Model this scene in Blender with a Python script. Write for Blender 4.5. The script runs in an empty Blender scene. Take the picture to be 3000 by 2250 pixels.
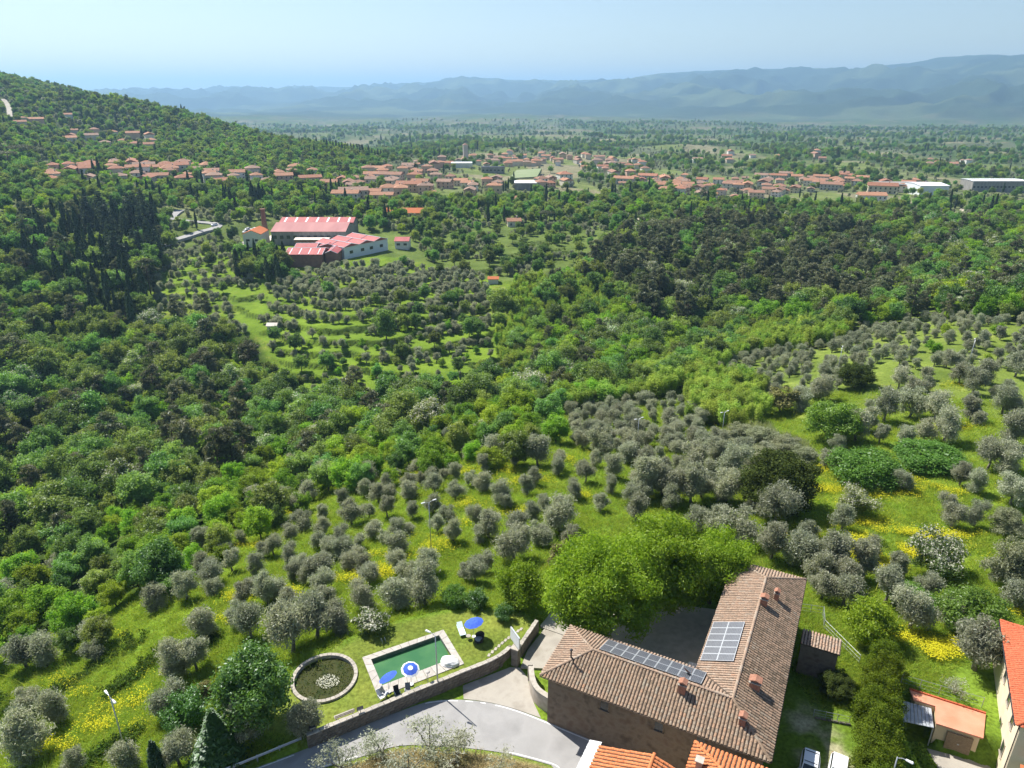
import bpy, bmesh, math, random
import numpy as np
from mathutils import Vector, Matrix
# ---------------------------------------------------------------- camera, sky, sun, exposure
scene = bpy.context.scene
COL = scene.collection
CAM_H, FPX, PITCH = 58.0, 2080.0, math.radians(22.3)      # focal length in photo pixels (3000 wide)
CP, SP = math.cos(PITCH), math.sin(PITCH)
cam_data = bpy.data.cameras.new('camera')
cam_data.sensor_width = 36.0
cam_data.lens = 36.0 * FPX / 3000.0
cam_data.clip_start, cam_data.clip_end = 1.0, 90000.0
cam = bpy.data.objects.new('camera', cam_data)
cam.location = (0, 0, CAM_H)
cam.rotation_euler = (math.pi/2 - PITCH, 0, 0)
COL.objects.link(cam); scene.camera = cam

SUN_EL, SUN_AZ = math.radians(52), math.radians(-45)      # azimuth from +Y, to the right positive
SUNV = Vector((math.cos(SUN_EL)*math.sin(SUN_AZ), math.cos(SUN_EL)*math.cos(SUN_AZ), math.sin(SUN_EL)))
world = bpy.data.worlds.new('World'); scene.world = world; world.use_nodes = True
nt = world.node_tree; nt.nodes.clear()
sky = nt.nodes.new('ShaderNodeTexSky'); sky.sky_type = 'NISHITA'; sky.sun_disc = False
sky.sun_elevation = SUN_EL; sky.sun_rotation = SUN_AZ
sky.altitude = 300; sky.air_density = 1.0; sky.dust_density = 0.9; sky.ozone_density = 1.0
bg = nt.nodes.new('ShaderNodeBackground'); bg.inputs[1].default_value = 0.077
out = nt.nodes.new('ShaderNodeOutputWorld')
nt.links.new(sky.outputs[0], bg.inputs[0]); nt.links.new(bg.outputs[0], out.inputs[0])
sun_data = bpy.data.lights.new('sun', 'SUN'); sun_data.energy = 5.0; sun_data.angle = math.radians(0.53)
sun_data.color = (1.0, 0.955, 0.88)
sun = bpy.data.objects.new('sun', sun_data); COL.objects.link(sun)
sun.rotation_euler = (-SUNV).to_track_quat('-Z', 'Y').to_euler(); sun.location = (0, 0, 400)
vs = scene.view_settings
vs.view_transform = 'Standard'; vs.look = 'None'; vs.exposure = 0.80; vs.gamma = 1.0; vs.use_curve_mapping = False
cy = scene.cycles
cy.max_bounces = 5; cy.diffuse_bounces = 3; cy.glossy_bounces = 2; cy.transmission_bounces = 4
cy.transparent_max_bounces = 6; cy.volume_bounces = 0; cy.caustics_reflective = False; cy.caustics_refractive = False
cy.use_denoising = True; cy.sample_clamp_indirect = 6.0; cy.use_adaptive_sampling = True; cy.adaptive_threshold = 0.02
scene.render.use_persistent_data = False

# ---------------------------------------------------------------- helpers
RNG = np.random.default_rng(7)
def tag(o, label=None, cat=None, group=None, kind=None):
    if label: o['label'] = label
    if cat: o['category'] = cat
    if group: o['group'] = group
    if kind: o['kind'] = kind
    return o
def mesh_np(name, V, Fs, mats=(), midx=None, smooth=False):
    """mesh from vertex array and a list of equally sized face arrays / python faces"""
    me = bpy.data.meshes.new(name)
    V = np.asarray(V, dtype=np.float32)
    if isinstance(Fs, np.ndarray):
        n, k = Fs.shape
        me.vertices.add(len(V)); me.vertices.foreach_set('co', V.ravel())
        me.loops.add(n*k); me.loops.foreach_set('vertex_index', Fs.astype(np.int32).ravel())
        me.polygons.add(n); me.polygons.foreach_set('loop_start', np.arange(0, n*k, k, dtype=np.int32))
        me.polygons.foreach_set('loop_total', np.full(n, k, dtype=np.int32))
        me.update(calc_edges=True)
    else:
        me.from_pydata([tuple(v) for v in V], [], [tuple(int(i) for i in f) for f in Fs])
    for m in mats: me.materials.append(m)
    if midx is not None: me.polygons.foreach_set('material_index', np.asarray(midx, dtype=np.int32))
    if smooth: me.polygons.foreach_set('use_smooth', np.ones(len(me.polygons), dtype=bool))
    me.update()
    return me
def link(name, me, parent=None, loc=None, rz=None):
    o = bpy.data.objects.new(name, me); COL.objects.link(o)
    if parent is not None: o.parent = parent
    if loc is not None: o.location = loc
    if rz is not None: o.rotation_euler = (0, 0, rz)
    return o
def empty(name, loc=(0, 0, 0), rz=0.0, label=None, cat=None, group=None, scl=None):
    o = bpy.data.objects.new(name, None); COL.objects.link(o)
    o.location = loc; o.rotation_euler = (0, 0, rz); o.empty_display_size = 0.5
    if scl is not None: o.scale = scl if hasattr(scl, '__len__') else (scl,)*3
    return tag(o, label, cat, group)
class MB:
    """collects boxes, tubes and sheets into one mesh"""
    def __init__(s): s.v = []; s.f = []
    def add(s, V, F):
        n = len(s.v); s.v += [tuple(map(float, p)) for p in V]; s.f += [tuple(i+n for i in f) for f in F]; return s
    def box(s, x0, x1, y0, y1, z0, z1, M=None):
        P = [(x0,y0,z0),(x1,y0,z0),(x1,y1,z0),(x0,y1,z0),(x0,y0,z1),(x1,y0,z1),(x1,y1,z1),(x0,y1,z1)]
        if M is not None: P = [tuple(M @ Vector(p)) for p in P]
        return s.add(P, [(3,2,1,0),(4,5,6,7),(0,1,5,4),(1,2,6,5),(2,3,7,6),(3,0,4,7)])
    def tube(s, pts, rad, n=8, cap=True):
        pts = [Vector(p) for p in pts]
        rad = rad if hasattr(rad, '__len__') else [rad]*len(pts)
        rings = []
        for i, p in enumerate(pts):
            d = (pts[min(i+1, len(pts)-1)] - pts[max(i-1, 0)]).normalized()
            a = Vector((0, 0, 1)) if abs(d.z) < .9 else Vector((1, 0, 0))
            x = d.cross(a).normalized(); y = d.cross(x)
            rings.append([p + (x*math.cos(t) + y*math.sin(t))*rad[i] for t in [2*math.pi*k/n for k in range(n)]])
        V = [q for r in rings for q in r]; F = []
        for i in range(len(pts)-1):
            for k in range(n):
                F.append((i*n+k, (i+1)*n+k, (i+1)*n+(k+1) % n, i*n+(k+1) % n))
        if cap: F += [tuple(range(n)), tuple(reversed(range((len(pts)-1)*n, len(pts)*n)))]
        return s.add(V, F)
    def prism(s, poly, z0, z1):
        n = len(poly); V = [(p[0], p[1], z0) for p in poly] + [(p[0], p[1], z1) for p in poly]
        F = [tuple(reversed(range(n))), tuple(range(n, 2*n))] + [(i, (i+1) % n, (i+1) % n+n, i+n) for i in range(n)]
        return s.add(V, F)
    def lathe(s, prof, n=16, c=(0, 0, 0)):
        V = []; F = []
        for r, z in prof:
            for k in range(n):
                t = 2*math.pi*k/n; V.append((c[0]+r*math.cos(t), c[1]+r*math.sin(t), c[2]+z))
        for i in range(len(prof)-1):
            for k in range(n): F.append((i*n+k, i*n+(k+1) % n, (i+1)*n+(k+1) % n, (i+1)*n+k))
        return s.add(V, F)
    def strip(s, path, w, z0, z1, off=0.0):
        """wall of width w and heights z0..z1 along an open xy path (z0,z1 numbers or lists)"""
        P = [Vector((p[0], p[1])) for p in path]; L = []; R = []
        for i, p in enumerate(P):
            d = (P[min(i+1, len(P)-1)] - P[max(i-1, 0)]).normalized(); nrm = Vector((-d.y, d.x))
            L.append(p + nrm*(off+w/2)); R.append(p + nrm*(off-w/2))
        z0 = z0 if hasattr(z0, '__len__') else [z0]*len(P); z1 = z1 if hasattr(z1, '__len__') else [z1]*len(P)
        V = []; F = []
        for i in range(len(P)):
            V += [(*L[i], z0[i]), (*R[i], z0[i]), (*R[i], z1[i]), (*L[i], z1[i])]
        for i in range(len(P)-1):
            a, b = i*4, i*4+4
            F += [(a, b, b+1, a+1), (a+1, b+1, b+2, a+2), (a+2, b+2, b+3, a+3), (a+3, b+3, b, a)]
        F += [(0, 1, 2, 3), tuple(len(V)-4+k for k in (3, 2, 1, 0))]
        return s.add(V, F)
    def mesh(s, name, mat, smooth=False):
        me = mesh_np(name, np.array(s.v).reshape(-1, 3), s.f, [mat])
        if smooth: me.polygons.foreach_set('use_smooth', np.ones(len(me.polygons), dtype=bool))
        bm = bmesh.new(); bm.from_mesh(me); bmesh.ops.recalc_face_normals(bm, faces=bm.faces); bm.to_mesh(me); bm.free()
        return me
    def obj(s, name, mat, parent=None, loc=None, rz=None, smooth=False):
        return link(name, s.mesh(name, mat, smooth), parent, loc, rz)
def copy_tree(o, parent=None):
    c = o.copy(); COL.objects.link(c); c.parent = parent
    for ch in o.children: copy_tree(ch, c)
    return c

# image helpers: U,V are coordinates on the 2212 px wide view of the photo; used only to lay the map out on the terrain
K = 3000/2212
def ray_uv(u, v):
    a = (u*K-1500)/FPX; b = -(v*K-1125)/FPX
    return a, CP + b*SP, -SP + b*CP
def unproj(u, v, z):
    a, y, d = ray_uv(u, v); t = (z-CAM_H)/d
    return a*t, y*t
def project(x, y, z):
    zz = z-CAM_H; f = y*CP - zz*SP; f = np.where(f < 1, 1, f); w = y*SP + zz*CP
    return (1500 + FPX*x/f)/K, (1125 - FPX*w/f)/K
def inpoly(u, v, poly):
    u = np.asarray(u, float); v = np.asarray(v, float); r = np.zeros(u.shape, bool); n = len(poly)
    for i in range(n):
        x0, y0 = poly[i]; x1, y1 = poly[(i+1) % n]
        if y0 == y1: continue
        c = ((y0 > v) != (y1 > v)) & (u < (x1-x0)*(v-y0)/(y1-y0)+x0)
        r ^= c
    return r
def _hash(ix, iy, s):
    h = (ix.astype(np.int64)*374761393 + iy.astype(np.int64)*668265263 + s*1442695040) & 0x7fffffff
    h = ((h ^ (h >> 13))*1274126177) & 0x7fffffff
    return ((h ^ (h >> 16)) & 0xffff)/65535.0
def vnoise(x, y, s=0):
    x = np.asarray(x, float); y = np.asarray(y, float)
    ix = np.floor(x); iy = np.floor(y); fx = x-ix; fy = y-iy
    fx = fx*fx*(3-2*fx); fy = fy*fy*(3-2*fy)
    a = _hash(ix, iy, s); b = _hash(ix+1, iy, s); c = _hash(ix, iy+1, s); d = _hash(ix+1, iy+1, s)
    return (a*(1-fx)+b*fx)*(1-fy) + (c*(1-fx)+d*fx)*fy
def fbm(x, y, s=0, o=4):
    t = 0; a = .5
    for k in range(o):
        t = t + a*vnoise(x*2**k, y*2**k, s+k*17); a *= .5
    return t/(1-.5**o)
def sstep(a, b, x):
    t = np.clip((x-a)/(b-a), 0, 1); return t*t*(3-2*t)

# ---------------------------------------------------------------- materials
def newmat(name):
    m = bpy.data.materials.new(name); m.use_nodes = True; m.node_tree.nodes.clear()
    return m, m.node_tree.nodes, m.node_tree.links
def ramp(N, stops):
    r = N.new('ShaderNodeValToRGB'); e = r.color_ramp.elements
    while len(e) < len(stops): e.new(0.5)
    for el, (p, c) in zip(e, stops): el.position = p; el.color = (*c, 1)
    return r
def pmat(name, c1, c2=None, scale=3.0, rough=.8, bump=0.0, bscale=None, rnd=0.0, spec=.3, metal=0.0, c3=None, detail=5.0, stretch=None, attr=None, coord='Object'):
    """principled surface, colour blotched by noise; rnd varies brightness per object; attr multiplies a colour attribute"""
    m, N, L = newmat(name)
    o = N.new('ShaderNodeOutputMaterial'); p = N.new('ShaderNodeBsdfPrincipled')
    p.inputs['Roughness'].default_value = rough; p.inputs['Metallic'].default_value = metal
    p.inputs['Specular IOR Level'].default_value = spec
    L.new(p.outputs[0], o.inputs[0])
    tc = N.new('ShaderNodeTexCoord'); src = tc.outputs[coord]
    if stretch:
        mp = N.new('ShaderNodeMapping'); mp.inputs['Scale'].default_value = stretch; L.new(src, mp.inputs[0]); src = mp.outputs[0]
    if c2 is None: c2 = tuple(x*.8 for x in c1)
    nz = N.new('ShaderNodeTexNoise'); nz.inputs['Scale'].default_value = scale; nz.inputs['Detail'].default_value = detail
    L.new(src, nz.inputs['Vector'])
    st = [(.32, c1), (.68, c2)] if c3 is None else [(.3, c1), (.5, c2), (.7, c3)]
    r = ramp(N, st); L.new(nz.outputs[0], r.inputs[0]); colr = r.outputs[0]
    if attr:
        at = N.new('ShaderNodeAttribute'); at.attribute_name = attr
        mx = N.new('ShaderNodeMix'); mx.data_type = 'RGBA'; mx.blend_type = 'MULTIPLY'; mx.inputs[0].default_value = 1
        L.new(colr, mx.inputs[6]); L.new(at.outputs['Color'], mx.inputs[7]); colr = mx.outputs[2]
    if rnd:
        oi = N.new('ShaderNodeObjectInfo'); mr = N.new('ShaderNodeMapRange')
        mr.inputs[3].default_value = 1-rnd; mr.inputs[4].default_value = 1+rnd; L.new(oi.outputs['Random'], mr.inputs[0])
        hs = N.new('ShaderNodeHueSaturation'); L.new(mr.outputs[0], hs.inputs['Value']); L.new(colr, hs.inputs['Color']); colr = hs.outputs[0]
    L.new(colr, p.inputs['Base Color'])
    if bump:
        n2 = N.new('ShaderNodeTexNoise'); n2.inputs['Scale'].default_value = bscale or scale*4; n2.inputs['Detail'].default_value = 4
        L.new(src, n2.inputs['Vector']); b = N.new('ShaderNodeBump'); b.inputs['Strength'].default_value = bump; b.inputs['Distance'].default_value = .05
        L.new(n2.outputs[0], b.inputs['Height']); L.new(b.outputs[0], p.inputs['Normal'])
    return m
def leafmat(name, c1, c2, trans=.35, gloss=.0, rnd=.25, tcol=None):
    """two-sided foliage: each leaf between c1 and c2, each tree a little lighter or darker"""
    m, N, L = newmat(name)
    o = N.new('ShaderNodeOutputMaterial')
    ge = N.new('ShaderNodeNewGeometry'); r = ramp(N, [(0, c1), (1, c2)]); L.new(ge.outputs['Random Per Island'], r.inputs[0])
    oi = N.new('ShaderNodeObjectInfo')
    mr = N.new('ShaderNodeMapRange'); mr.inputs[3].default_value = 1-rnd; mr.inputs[4].default_value = 1+rnd; L.new(oi.outputs['Random'], mr.inputs[0])
    hm = N.new('ShaderNodeMath'); hm.operation = 'MULTIPLY_ADD'; hm.inputs[1].default_value = 17.37; hm.inputs[2].default_value = 0.0; L.new(oi.outputs['Random'], hm.inputs[0])
    fr = N.new('ShaderNodeMath'); fr.operation = 'FRACT'; L.new(hm.outputs[0], fr.inputs[0])
    hr = N.new('ShaderNodeMapRange'); hr.inputs[3].default_value = .5-.12*rnd; hr.inputs[4].default_value = .5+.08*rnd; L.new(fr.outputs[0], hr.inputs[0])
    hs = N.new('ShaderNodeHueSaturation'); L.new(mr.outputs[0], hs.inputs['Value']); L.new(hr.outputs[0], hs.inputs['Hue']); L.new(r.outputs[0], hs.inputs['Color'])
    d = N.new('ShaderNodeBsdfDiffuse'); L.new(hs.outputs[0], d.inputs[0])
    t = N.new('ShaderNodeBsdfTranslucent')
    tm = N.new('ShaderNodeMix'); tm.data_type = 'RGBA'; tm.blend_type = 'MULTIPLY'; tm.inputs[0].default_value = 1
    tm.inputs[7].default_value = (*(tcol or (1.15, 1.2, .6)), 1); L.new(hs.outputs[0], tm.inputs[6]); L.new(tm.outputs[2], t.inputs[0])
    mx = N.new('ShaderNodeMixShader'); mx.inputs[0].default_value = trans; L.new(d.outputs[0], mx.inputs[1]); L.new(t.outputs[0], mx.inputs[2])
    res = mx.outputs[0]
    if gloss:
        g = N.new('ShaderNodeBsdfGlossy'); g.inputs['Roughness'].default_value = .45; g.inputs[0].default_value = (.9, .95, 1, 1)
        m2 = N.new('ShaderNodeMixShader'); m2.inputs[0].default_value = gloss; L.new(res, m2.inputs[1]); L.new(g.outputs[0], m2.inputs[2]); res = m2.outputs[0]
    L.new(res, o.inputs[0])
    return m
# ---------------------------------------------------------------- terrain
# heights (m, road level = 0) read off along image columns: u -> [(v, z), ...]
HC = {
 0:   [(1659,-9),(1500,-13),(1400,-17),(1300,-27),(1200,-38),(1100,-46),(1000,-49),(900,-46),(800,-40),(700,-32),(600,-23),(500,-12),(450,-6),(400,0),(350,6),(300,18),(250,36),(200,58)],
 200: [(1659,-5),(1500,-8),(1400,-11),(1300,-17),(1200,-30),(1100,-41),(1000,-48),(900,-48),(800,-43),(700,-36),(600,-27),(500,-16),(450,-11),(400,-6),(350,0),(300,9),(250,27),(215,46)],
 400: [(1659,-2.5),(1500,-4),(1400,-5.5),(1300,-8),(1200,-16),(1100,-30),(1000,-44),(900,-49),(800,-46),(700,-39),(600,-30),(550,-26),(500,-20),(450,-15),(400,-10),(360,-5),(320,3),(290,12)],
 700: [(1400,-1.0),(1300,-4),(1200,-8.5),(1100,-15),(1050,-23),(1000,-33),(900,-46),(850,-47),(800,-43),(700,-35),(600,-28),(560,-25.5),(500,-23),(450,-19),(400,-15),(350,-13),(322,-10)],
 1106:[(1300,-.6),(1200,-3.5),(1100,-7),(1000,-10.5),(950,-14),(900,-24),(850,-42),(800,-43),(700,-38),(600,-31),(550,-28.5),(500,-27),(450,-24),(400,-22),(350,-32),(320,-46),(300,-60),(270,-90),(250,-110)],
 1500:[(1300,-.3),(1200,-3),(1100,-6),(1000,-9.5),(900,-15),(850,-19),(800,-27),(750,-40),(700,-42),(650,-36),(600,-31),(550,-29),(500,-27),(450,-27),(400,-34),(350,-44),(320,-58),(300,-70),(270,-95),(250,-112)],
 1850:[(1300,-1.5),(1200,-3),(1100,-4.5),(1000,-6.5),(900,-9),(800,-13),(740,-18),(700,-26),(660,-33),(620,-34),(550,-30),(500,-28),(450,-28),(400,-36),(350,-46),(300,-70),(270,-95),(250,-112)],
 2212:[(1659,-.5),(1400,-1.2),(1200,-2),(1000,-4),(900,-5.5),(800,-8),(700,-11),(660,-16),(620,-27),(550,-30),(500,-29),(450,-30),(400,-38),(350,-48),(300,-70),(270,-95),(250,-112)],
}
CPX = []
for u, lst in HC.items():
    for v, z in lst:
        a, y, d = ray_uv(u, v)
        if z >= CAM_H - .5: t = 930/y
        else: t = (z-CAM_H)/d
        CPX.append((a*t, y*t, z))
for az, r, z in [(-.72,1150,92),(-.60,1180,78),(-.5,1150,55),(-.42,1100,33),(-.72,1600,60),(-.5,1700,-20),(-.3,1400,-45),(-.72,2600,-60),(-.3,2600,-75),(-.72,6000,-110),(-.3,6000,-112),(0,6000,-112),(.35,6000,-112),(.72,6000,-112),
                 (-.7,20,-1),(0,20,1),(.7,20,0),(0,40,.5),(-.35,45,-.5),(.4,45,0),(.7,45,0)]:
    CPX.append((r*math.sin(az), r*math.cos(az), z))
CPX = np.array(CPX)
def _warp(x, y):
    return np.arctan2(x, y)*1.9, np.log(np.maximum(np.hypot(x, y), 4))
_cx, _cy = _warp(CPX[:, 0], CPX[:, 1])
def _phi(dx, dy): return np.sqrt(dx*dx+dy*dy+.02)
_A = _phi(_cx[:, None]-_cx[None], _cy[:, None]-_cy[None]); n_ = len(CPX)
_A = np.block([[_A+np.eye(n_)*-2e-3, np.ones((n_, 1))], [np.ones((1, n_)), np.zeros((1, 1))]])
_W = np.linalg.solve(_A, np.append(CPX[:, 2], 0))
def base_height(x, y):
    sh = np.shape(x); x = np.ravel(x); y = np.ravel(y); o = np.empty(len(x))
    for i in range(0, len(x), 40000):
        a, b = _warp(x[i:i+40000], y[i:i+40000]); a = np.clip(a, -1.5, 1.5)
        o[i:i+40000] = _phi(a[:, None]-_cx[None], b[:, None]-_cy[None]) @ _W[:-1] + _W[-1]
    return o.reshape(sh)
# land cover polygons on the photo (2212 px wide view)
WOOD = [(-320,480),(330,450),(372,500),(335,590),(310,690),(480,690),(560,740),(600,830),(720,858),(830,850),(1000,845),(1090,800),(1080,660),(1130,590),(1260,580),(1330,500),(1600,465),(1900,470),(2520,490),(2520,652),(2000,662),(1800,690),(1560,710),(1400,790),(1300,830),(1215,860),(1200,930),(1050,965),(900,985),(700,1020),(600,1090),(500,1150),(390,1220),(270,1290),(150,1345),(-320,1480)]
OLIVE_SLOPE = [(575,620),(690,575),(880,565),(1050,600),(1065,720),(840,720),(720,735),(580,700)]
SLOPE_LOW = [(560,720),(700,690),(1065,690),(1085,800),(960,830),(640,840)]
OLIVE_LEFT = [(350,520),(500,505),(560,560),(575,700),(480,720),(430,690),(320,670)]
TERR_R = [(880,500),(1000,478),(1290,480),(1260,575),(1080,605),(950,585)]
TERR_MID = [(340,395),(700,395),(720,440),(560,450),(380,445)]
NEARFIELD = [(-320,1480),(150,1345),(270,1290),(390,1220),(500,1150),(600,1090),(700,1020),(900,985),(1050,965),(1200,930),(1215,860),(1300,830),(1400,790),(1560,710),(1800,690),(2000,662),(2520,652),(2520,1500),(1900,1659),(-320,1659)]
DENSE = [(1210,880),(1300,835),(1480,860),(1560,930),(1700,950),(1720,985),(1620,1050),(1530,1085),(1370,1070),(1330,985),(1235,945)]
# polar grid round the point below the camera
NA = 560
AZ = np.linspace(-.98, .98, NA)
R = [9.0]
while R[-1] < 24000:
    r = R[-1]; R.append(r + (r*.02 if r < 28 else r*.0062 if r < 200 else r*.0036 if r < 430 else r*.009 if r < 1600 else r*.02 if r < 4800 else r*.0085))
R = np.array(R); NR = len(R)
AG, RG = np.meshgrid(AZ, R)
XG = RG*np.sin(AG); YG = RG*np.cos(AG)
ZG = base_height(XG, YG)
ZG += (fbm(XG/35, YG/35, 3)-.5)*sstep(80, 250, RG)*4.0 + (fbm(XG/180, YG/180, 5)-.5)*sstep(500, 1500, RG)*26
ZG += (fbm(XG/900, YG/900, 9)-.5)*sstep(1500, 4000, RG)*70
ZG += (fbm(XG/7, YG/7, 13, 3)-.5)*sstep(60, 90, RG)*1.1
UG, VG = project(XG, YG, ZG)
def blur(m, n=2):
    for _ in range(n):
        m = (m + np.roll(m, 1, 0) + np.roll(m, -1, 0) + np.roll(m, 1, 1) + np.roll(m, -1, 1))/5
    return m
near_r = RG < 900
def pm(poly, n=4): return blur((inpoly(UG, VG, poly) & near_r).astype(float), n)
# terraces on the cultivated slopes
TM = np.clip(pm(OLIVE_SLOPE)+pm(SLOPE_LOW)+pm(TERR_R)+.8*pm(OLIVE_LEFT)+pm(TERR_MID), 0, 1)
hstep = 2.2
zt = ZG + (fbm(XG/60, YG/60, 21)-.5)*1.6
fr = zt/hstep - np.floor(zt/hstep)
ZT0 = zt.copy()
ZT = ZG + hstep*(sstep(.84, .98, fr) - fr)*1.0
ZG = ZG*(1-TM) + ZT*TM
# soft old banks in the near olive field
BM = pm(NEARFIELD, 3)*sstep(64, 80, RG)
fr2 = (ZG + (fbm(XG/30, YG/30, 31)-.5)*2.0)/1.7; fr2 -= np.floor(fr2)
ZG = ZG + 1.7*(sstep(.6, 1, fr2)-fr2)*.45*BM
# mountains: crest elevation read along the skyline, farther to the left
SKY = np.array([(-400,200),(230,203),(300,200),(400,197),(500,194),(600,196),(680,190),(740,189),(800,187),(870,184),(930,178),(1000,169),(1050,168),(1100,173),(1200,175),(1300,173),(1340,171),(1400,160),(1450,155),(1520,152),(1600,150),(1700,148),(1800,147),(1900,138),(1960,126),(2040,120),(2100,121),(2160,117),(2212,114),(2700,118)], float)
UA = (1500 + FPX*np.tan(np.clip(AZ, -.85, .85))*1.02)/K*1.0
ELEV = np.interp(UA, SKY[:, 0], SKY[:, 1])
a_, y_, d_ = ray_uv(UA, ELEV)
tanel = d_/np.hypot(a_, y_)
RC = np.interp(AZ, [-.8, -.3, 0, .3, .8], [17500, 17000, 14000, 11500, 9800])
R0 = np.interp(AZ, [-.8, 0, .3, .8], [8500, 6500, 5600, 5000])
ZC = CAM_H + RC*tanel
T = np.clip((RG-R0[None])/(RC-R0)[None], 0, 1.6)
rise = np.where(T < 1, T**1.35, 1-.9*(T-1))
rid = 1-np.abs(fbm(XG/1500, YG/1500, 41, 4)*2-1)
rid2 = 1-np.abs(fbm(XG/480, YG/480, 47, 4)*2-1)
env = np.clip(T, 0, 1)*np.clip(1-T, 0, 1)*4
MZ = -118 + (ZC[None]+118)*rise + env*((rid-.72)*420 + (rid2-.72)*230)
MZ = MZ + (fbm(XG/220, YG/220, 51, 3)-.5)*(30+60*env)*np.clip(T, 0, 1)
w = sstep(0.0, .12, T)
ZG = ZG*(1-w) + MZ*w
# level pads: the road and house platform, the lawn with the pool, the works yard across the ravine
PAD = [(-60,30),(-30,43.5),(-19.5,50.2),(-9,55.8),(0,60.6),(3,66.5),(6,71),(24,73),(34,69.5),(40,64.5),(46,58),(60,66),(75,60),(75,20),(-60,20)]
LAWN = [(-24.5,51.2),(-20.2,50),(-9.5,55.6),(-.4,60.9),(2.6,66.4),(1,68.2),(-6,68.8),(-13,66.5),(-18,63.5),(-24,58)]
def sdist(poly, X, Y):
    d = np.full(X.shape, 1e9); n = len(poly)
    for i in range(n):
        ax, ay = poly[i]; bx, by = poly[(i+1) % n]; ex, ey = bx-ax, by-ay
        t = np.clip(((X-ax)*ex+(Y-ay)*ey)/(ex*ex+ey*ey), 0, 1); d = np.minimum(d, np.hypot(X-ax-t*ex, Y-ay-t*ey))
    return np.where(inpoly(X, Y, poly), -d, d)
nr = int(np.searchsorted(R, 130))
sd = sdist(PAD, XG[:nr], YG[:nr]); w = 1-sstep(0, 9, sd); ZG[:nr] = ZG[:nr]*(1-w) + -.06*w
sdL = sdist(LAWN, XG[:nr], YG[:nr]); w = 1-sstep(0, 3.5, sdL)
inroad = sd < -.02
w = np.where(inroad & (sdL > 0), 0, w); ZG[:nr] = ZG[:nr]*(1-w) + .5*w
ISL = [(-30,30),(-17.7,46.9),(-14.2,48.1),(-11.3,49.4),(-8.6,49.5),(-4.6,49.2),(-.8,48.7),(2,47.9),(4.6,47.0),(7,45.4),(7,30)]
si = sdist(ISL, XG[:nr], YG[:nr]); ZG[:nr] += sstep(0, 3, -si)*.9 + sstep(3, 10, -si)*1.4
POOLB = [(-15.5,60.6),(-8.3,64.4),(-6.5,60.6),(-13.7,56.6)]
ZG[:nr] -= sstep(.15, -.45, sdist(POOLB, XG[:nr], YG[:nr]))*1.9
PONDC, PONDR = (-19.9, 57.9), 3.25
ZG[:nr] -= sstep(PONDR+.1, PONDR-.5, np.hypot(XG[:nr]-PONDC[0], YG[:nr]-PONDC[1]))*.55
FAC = (-118.0, 424.0)
dF = np.hypot((XG-FAC[0])/46, (YG-FAC[1])/44)
w = (1-sstep(1, 1.45, dF)); ZG = ZG*(1-w) + (-26.0)*w
YARD = [(40.3,56.2),(43.0,55.1),(42.2,52.2),(45.6,50.6),(47.6,49.6),(46.5,36),(37.5,36),(38.3,44),(39.0,51.5)]
w = 1-sstep(-.2, 1.0, sdist(YARD, XG[:nr], YG[:nr])); ZG[:nr] = ZG[:nr]*(1-w) + -2.85*w
def ground_z(x, y):
    x = np.asarray(x, float); y = np.asarray(y, float)
    a = np.clip((np.arctan2(x, y)-AZ[0])/(AZ[1]-AZ[0]), 0, NA-1.001); r = np.hypot(x, y)
    j = np.clip(np.searchsorted(R, r)-1, 0, NR-2); fr_ = np.clip((r-R[j])/(R[j+1]-R[j]), 0, 1); i = a.astype(int); fa = a-i
    return (ZG[j, i]*(1-fa)+ZG[j, i+1]*fa)*(1-fr_) + (ZG[j+1, i]*(1-fa)+ZG[j+1, i+1]*fa)*fr_
def hit(u, v):
    """first point of the terrain along the view ray"""
    a, y, d = ray_uv(u, v); h = math.hypot(a, y); i = np.clip((math.atan2(a, y)-AZ[0])/(AZ[1]-AZ[0]), 0, NA-1.001)
    ii = int(i); col = ZG[:, ii]*(1-(i-ii)) + ZG[:, ii+1]*(i-ii)
    zr = CAM_H + d/h*R; k = np.nonzero(col >= zr)[0]
    if len(k) == 0: k = [NR-1]
    k = max(int(k[0]), 1); d0 = zr[k-1]-col[k-1]; d1 = col[k]-zr[k]; f = d0/(d0+d1+1e-9); r = R[k-1]+(R[k]-R[k-1])*f
    x, yy = a/h*r, y/h*r
    return x, yy, float(ground_z(x, yy))
# albedo map of the ground: grass, dry grass, wood floor, fields
UG, VG = project(XG, YG, ZG)
def cc(*c): return np.array(c)
G1, G2, G3 = cc(.165,.245,.026), cc(.105,.180,.024), cc(.23,.255,.055)
n1 = fbm(XG/9, YG/9, 61)[..., None]; n2 = fbm(XG/2.2, YG/2.2, 67, 3)[..., None]; n3 = fbm(XG/40, YG/40, 71)[..., None]
GC = G1*(1-n1) + G2*n1
GC = GC + (G3-GC)*sstep(.52, .72, n2*.5+n3*.5)
dm = (sstep(115, 190, RG)*pm(NEARFIELD, 3))[..., None]; GC = GC*(1-dm*.55) + (cc(.150,.185,.050)*(.75+.5*n2))*dm*.55
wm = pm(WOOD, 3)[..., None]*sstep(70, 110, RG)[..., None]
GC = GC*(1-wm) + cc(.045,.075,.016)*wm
lm = pm([(1110,600),(1330,590),(1300,700),(1230,800),(1500,690),(1835,662),(1835,722),(1600,760),(1500,810),(1380,850),(1110,860),(1070,730)], 3)[..., None]; GC = GC*(1-lm) + cc(.12,.17,.032)*lm
tm_ = TM[..., None]*(.6+.4*n1); GC = GC*(1-tm_*.6) + cc(.150,.235,.026)*tm_*.6
bank = (sstep(.80,.86,fr)*(1-sstep(.97,1.0,fr))*TM)[..., None]; GC = GC*(1-bank*.75) + cc(.040,.065,.018)*bank*.75
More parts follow.
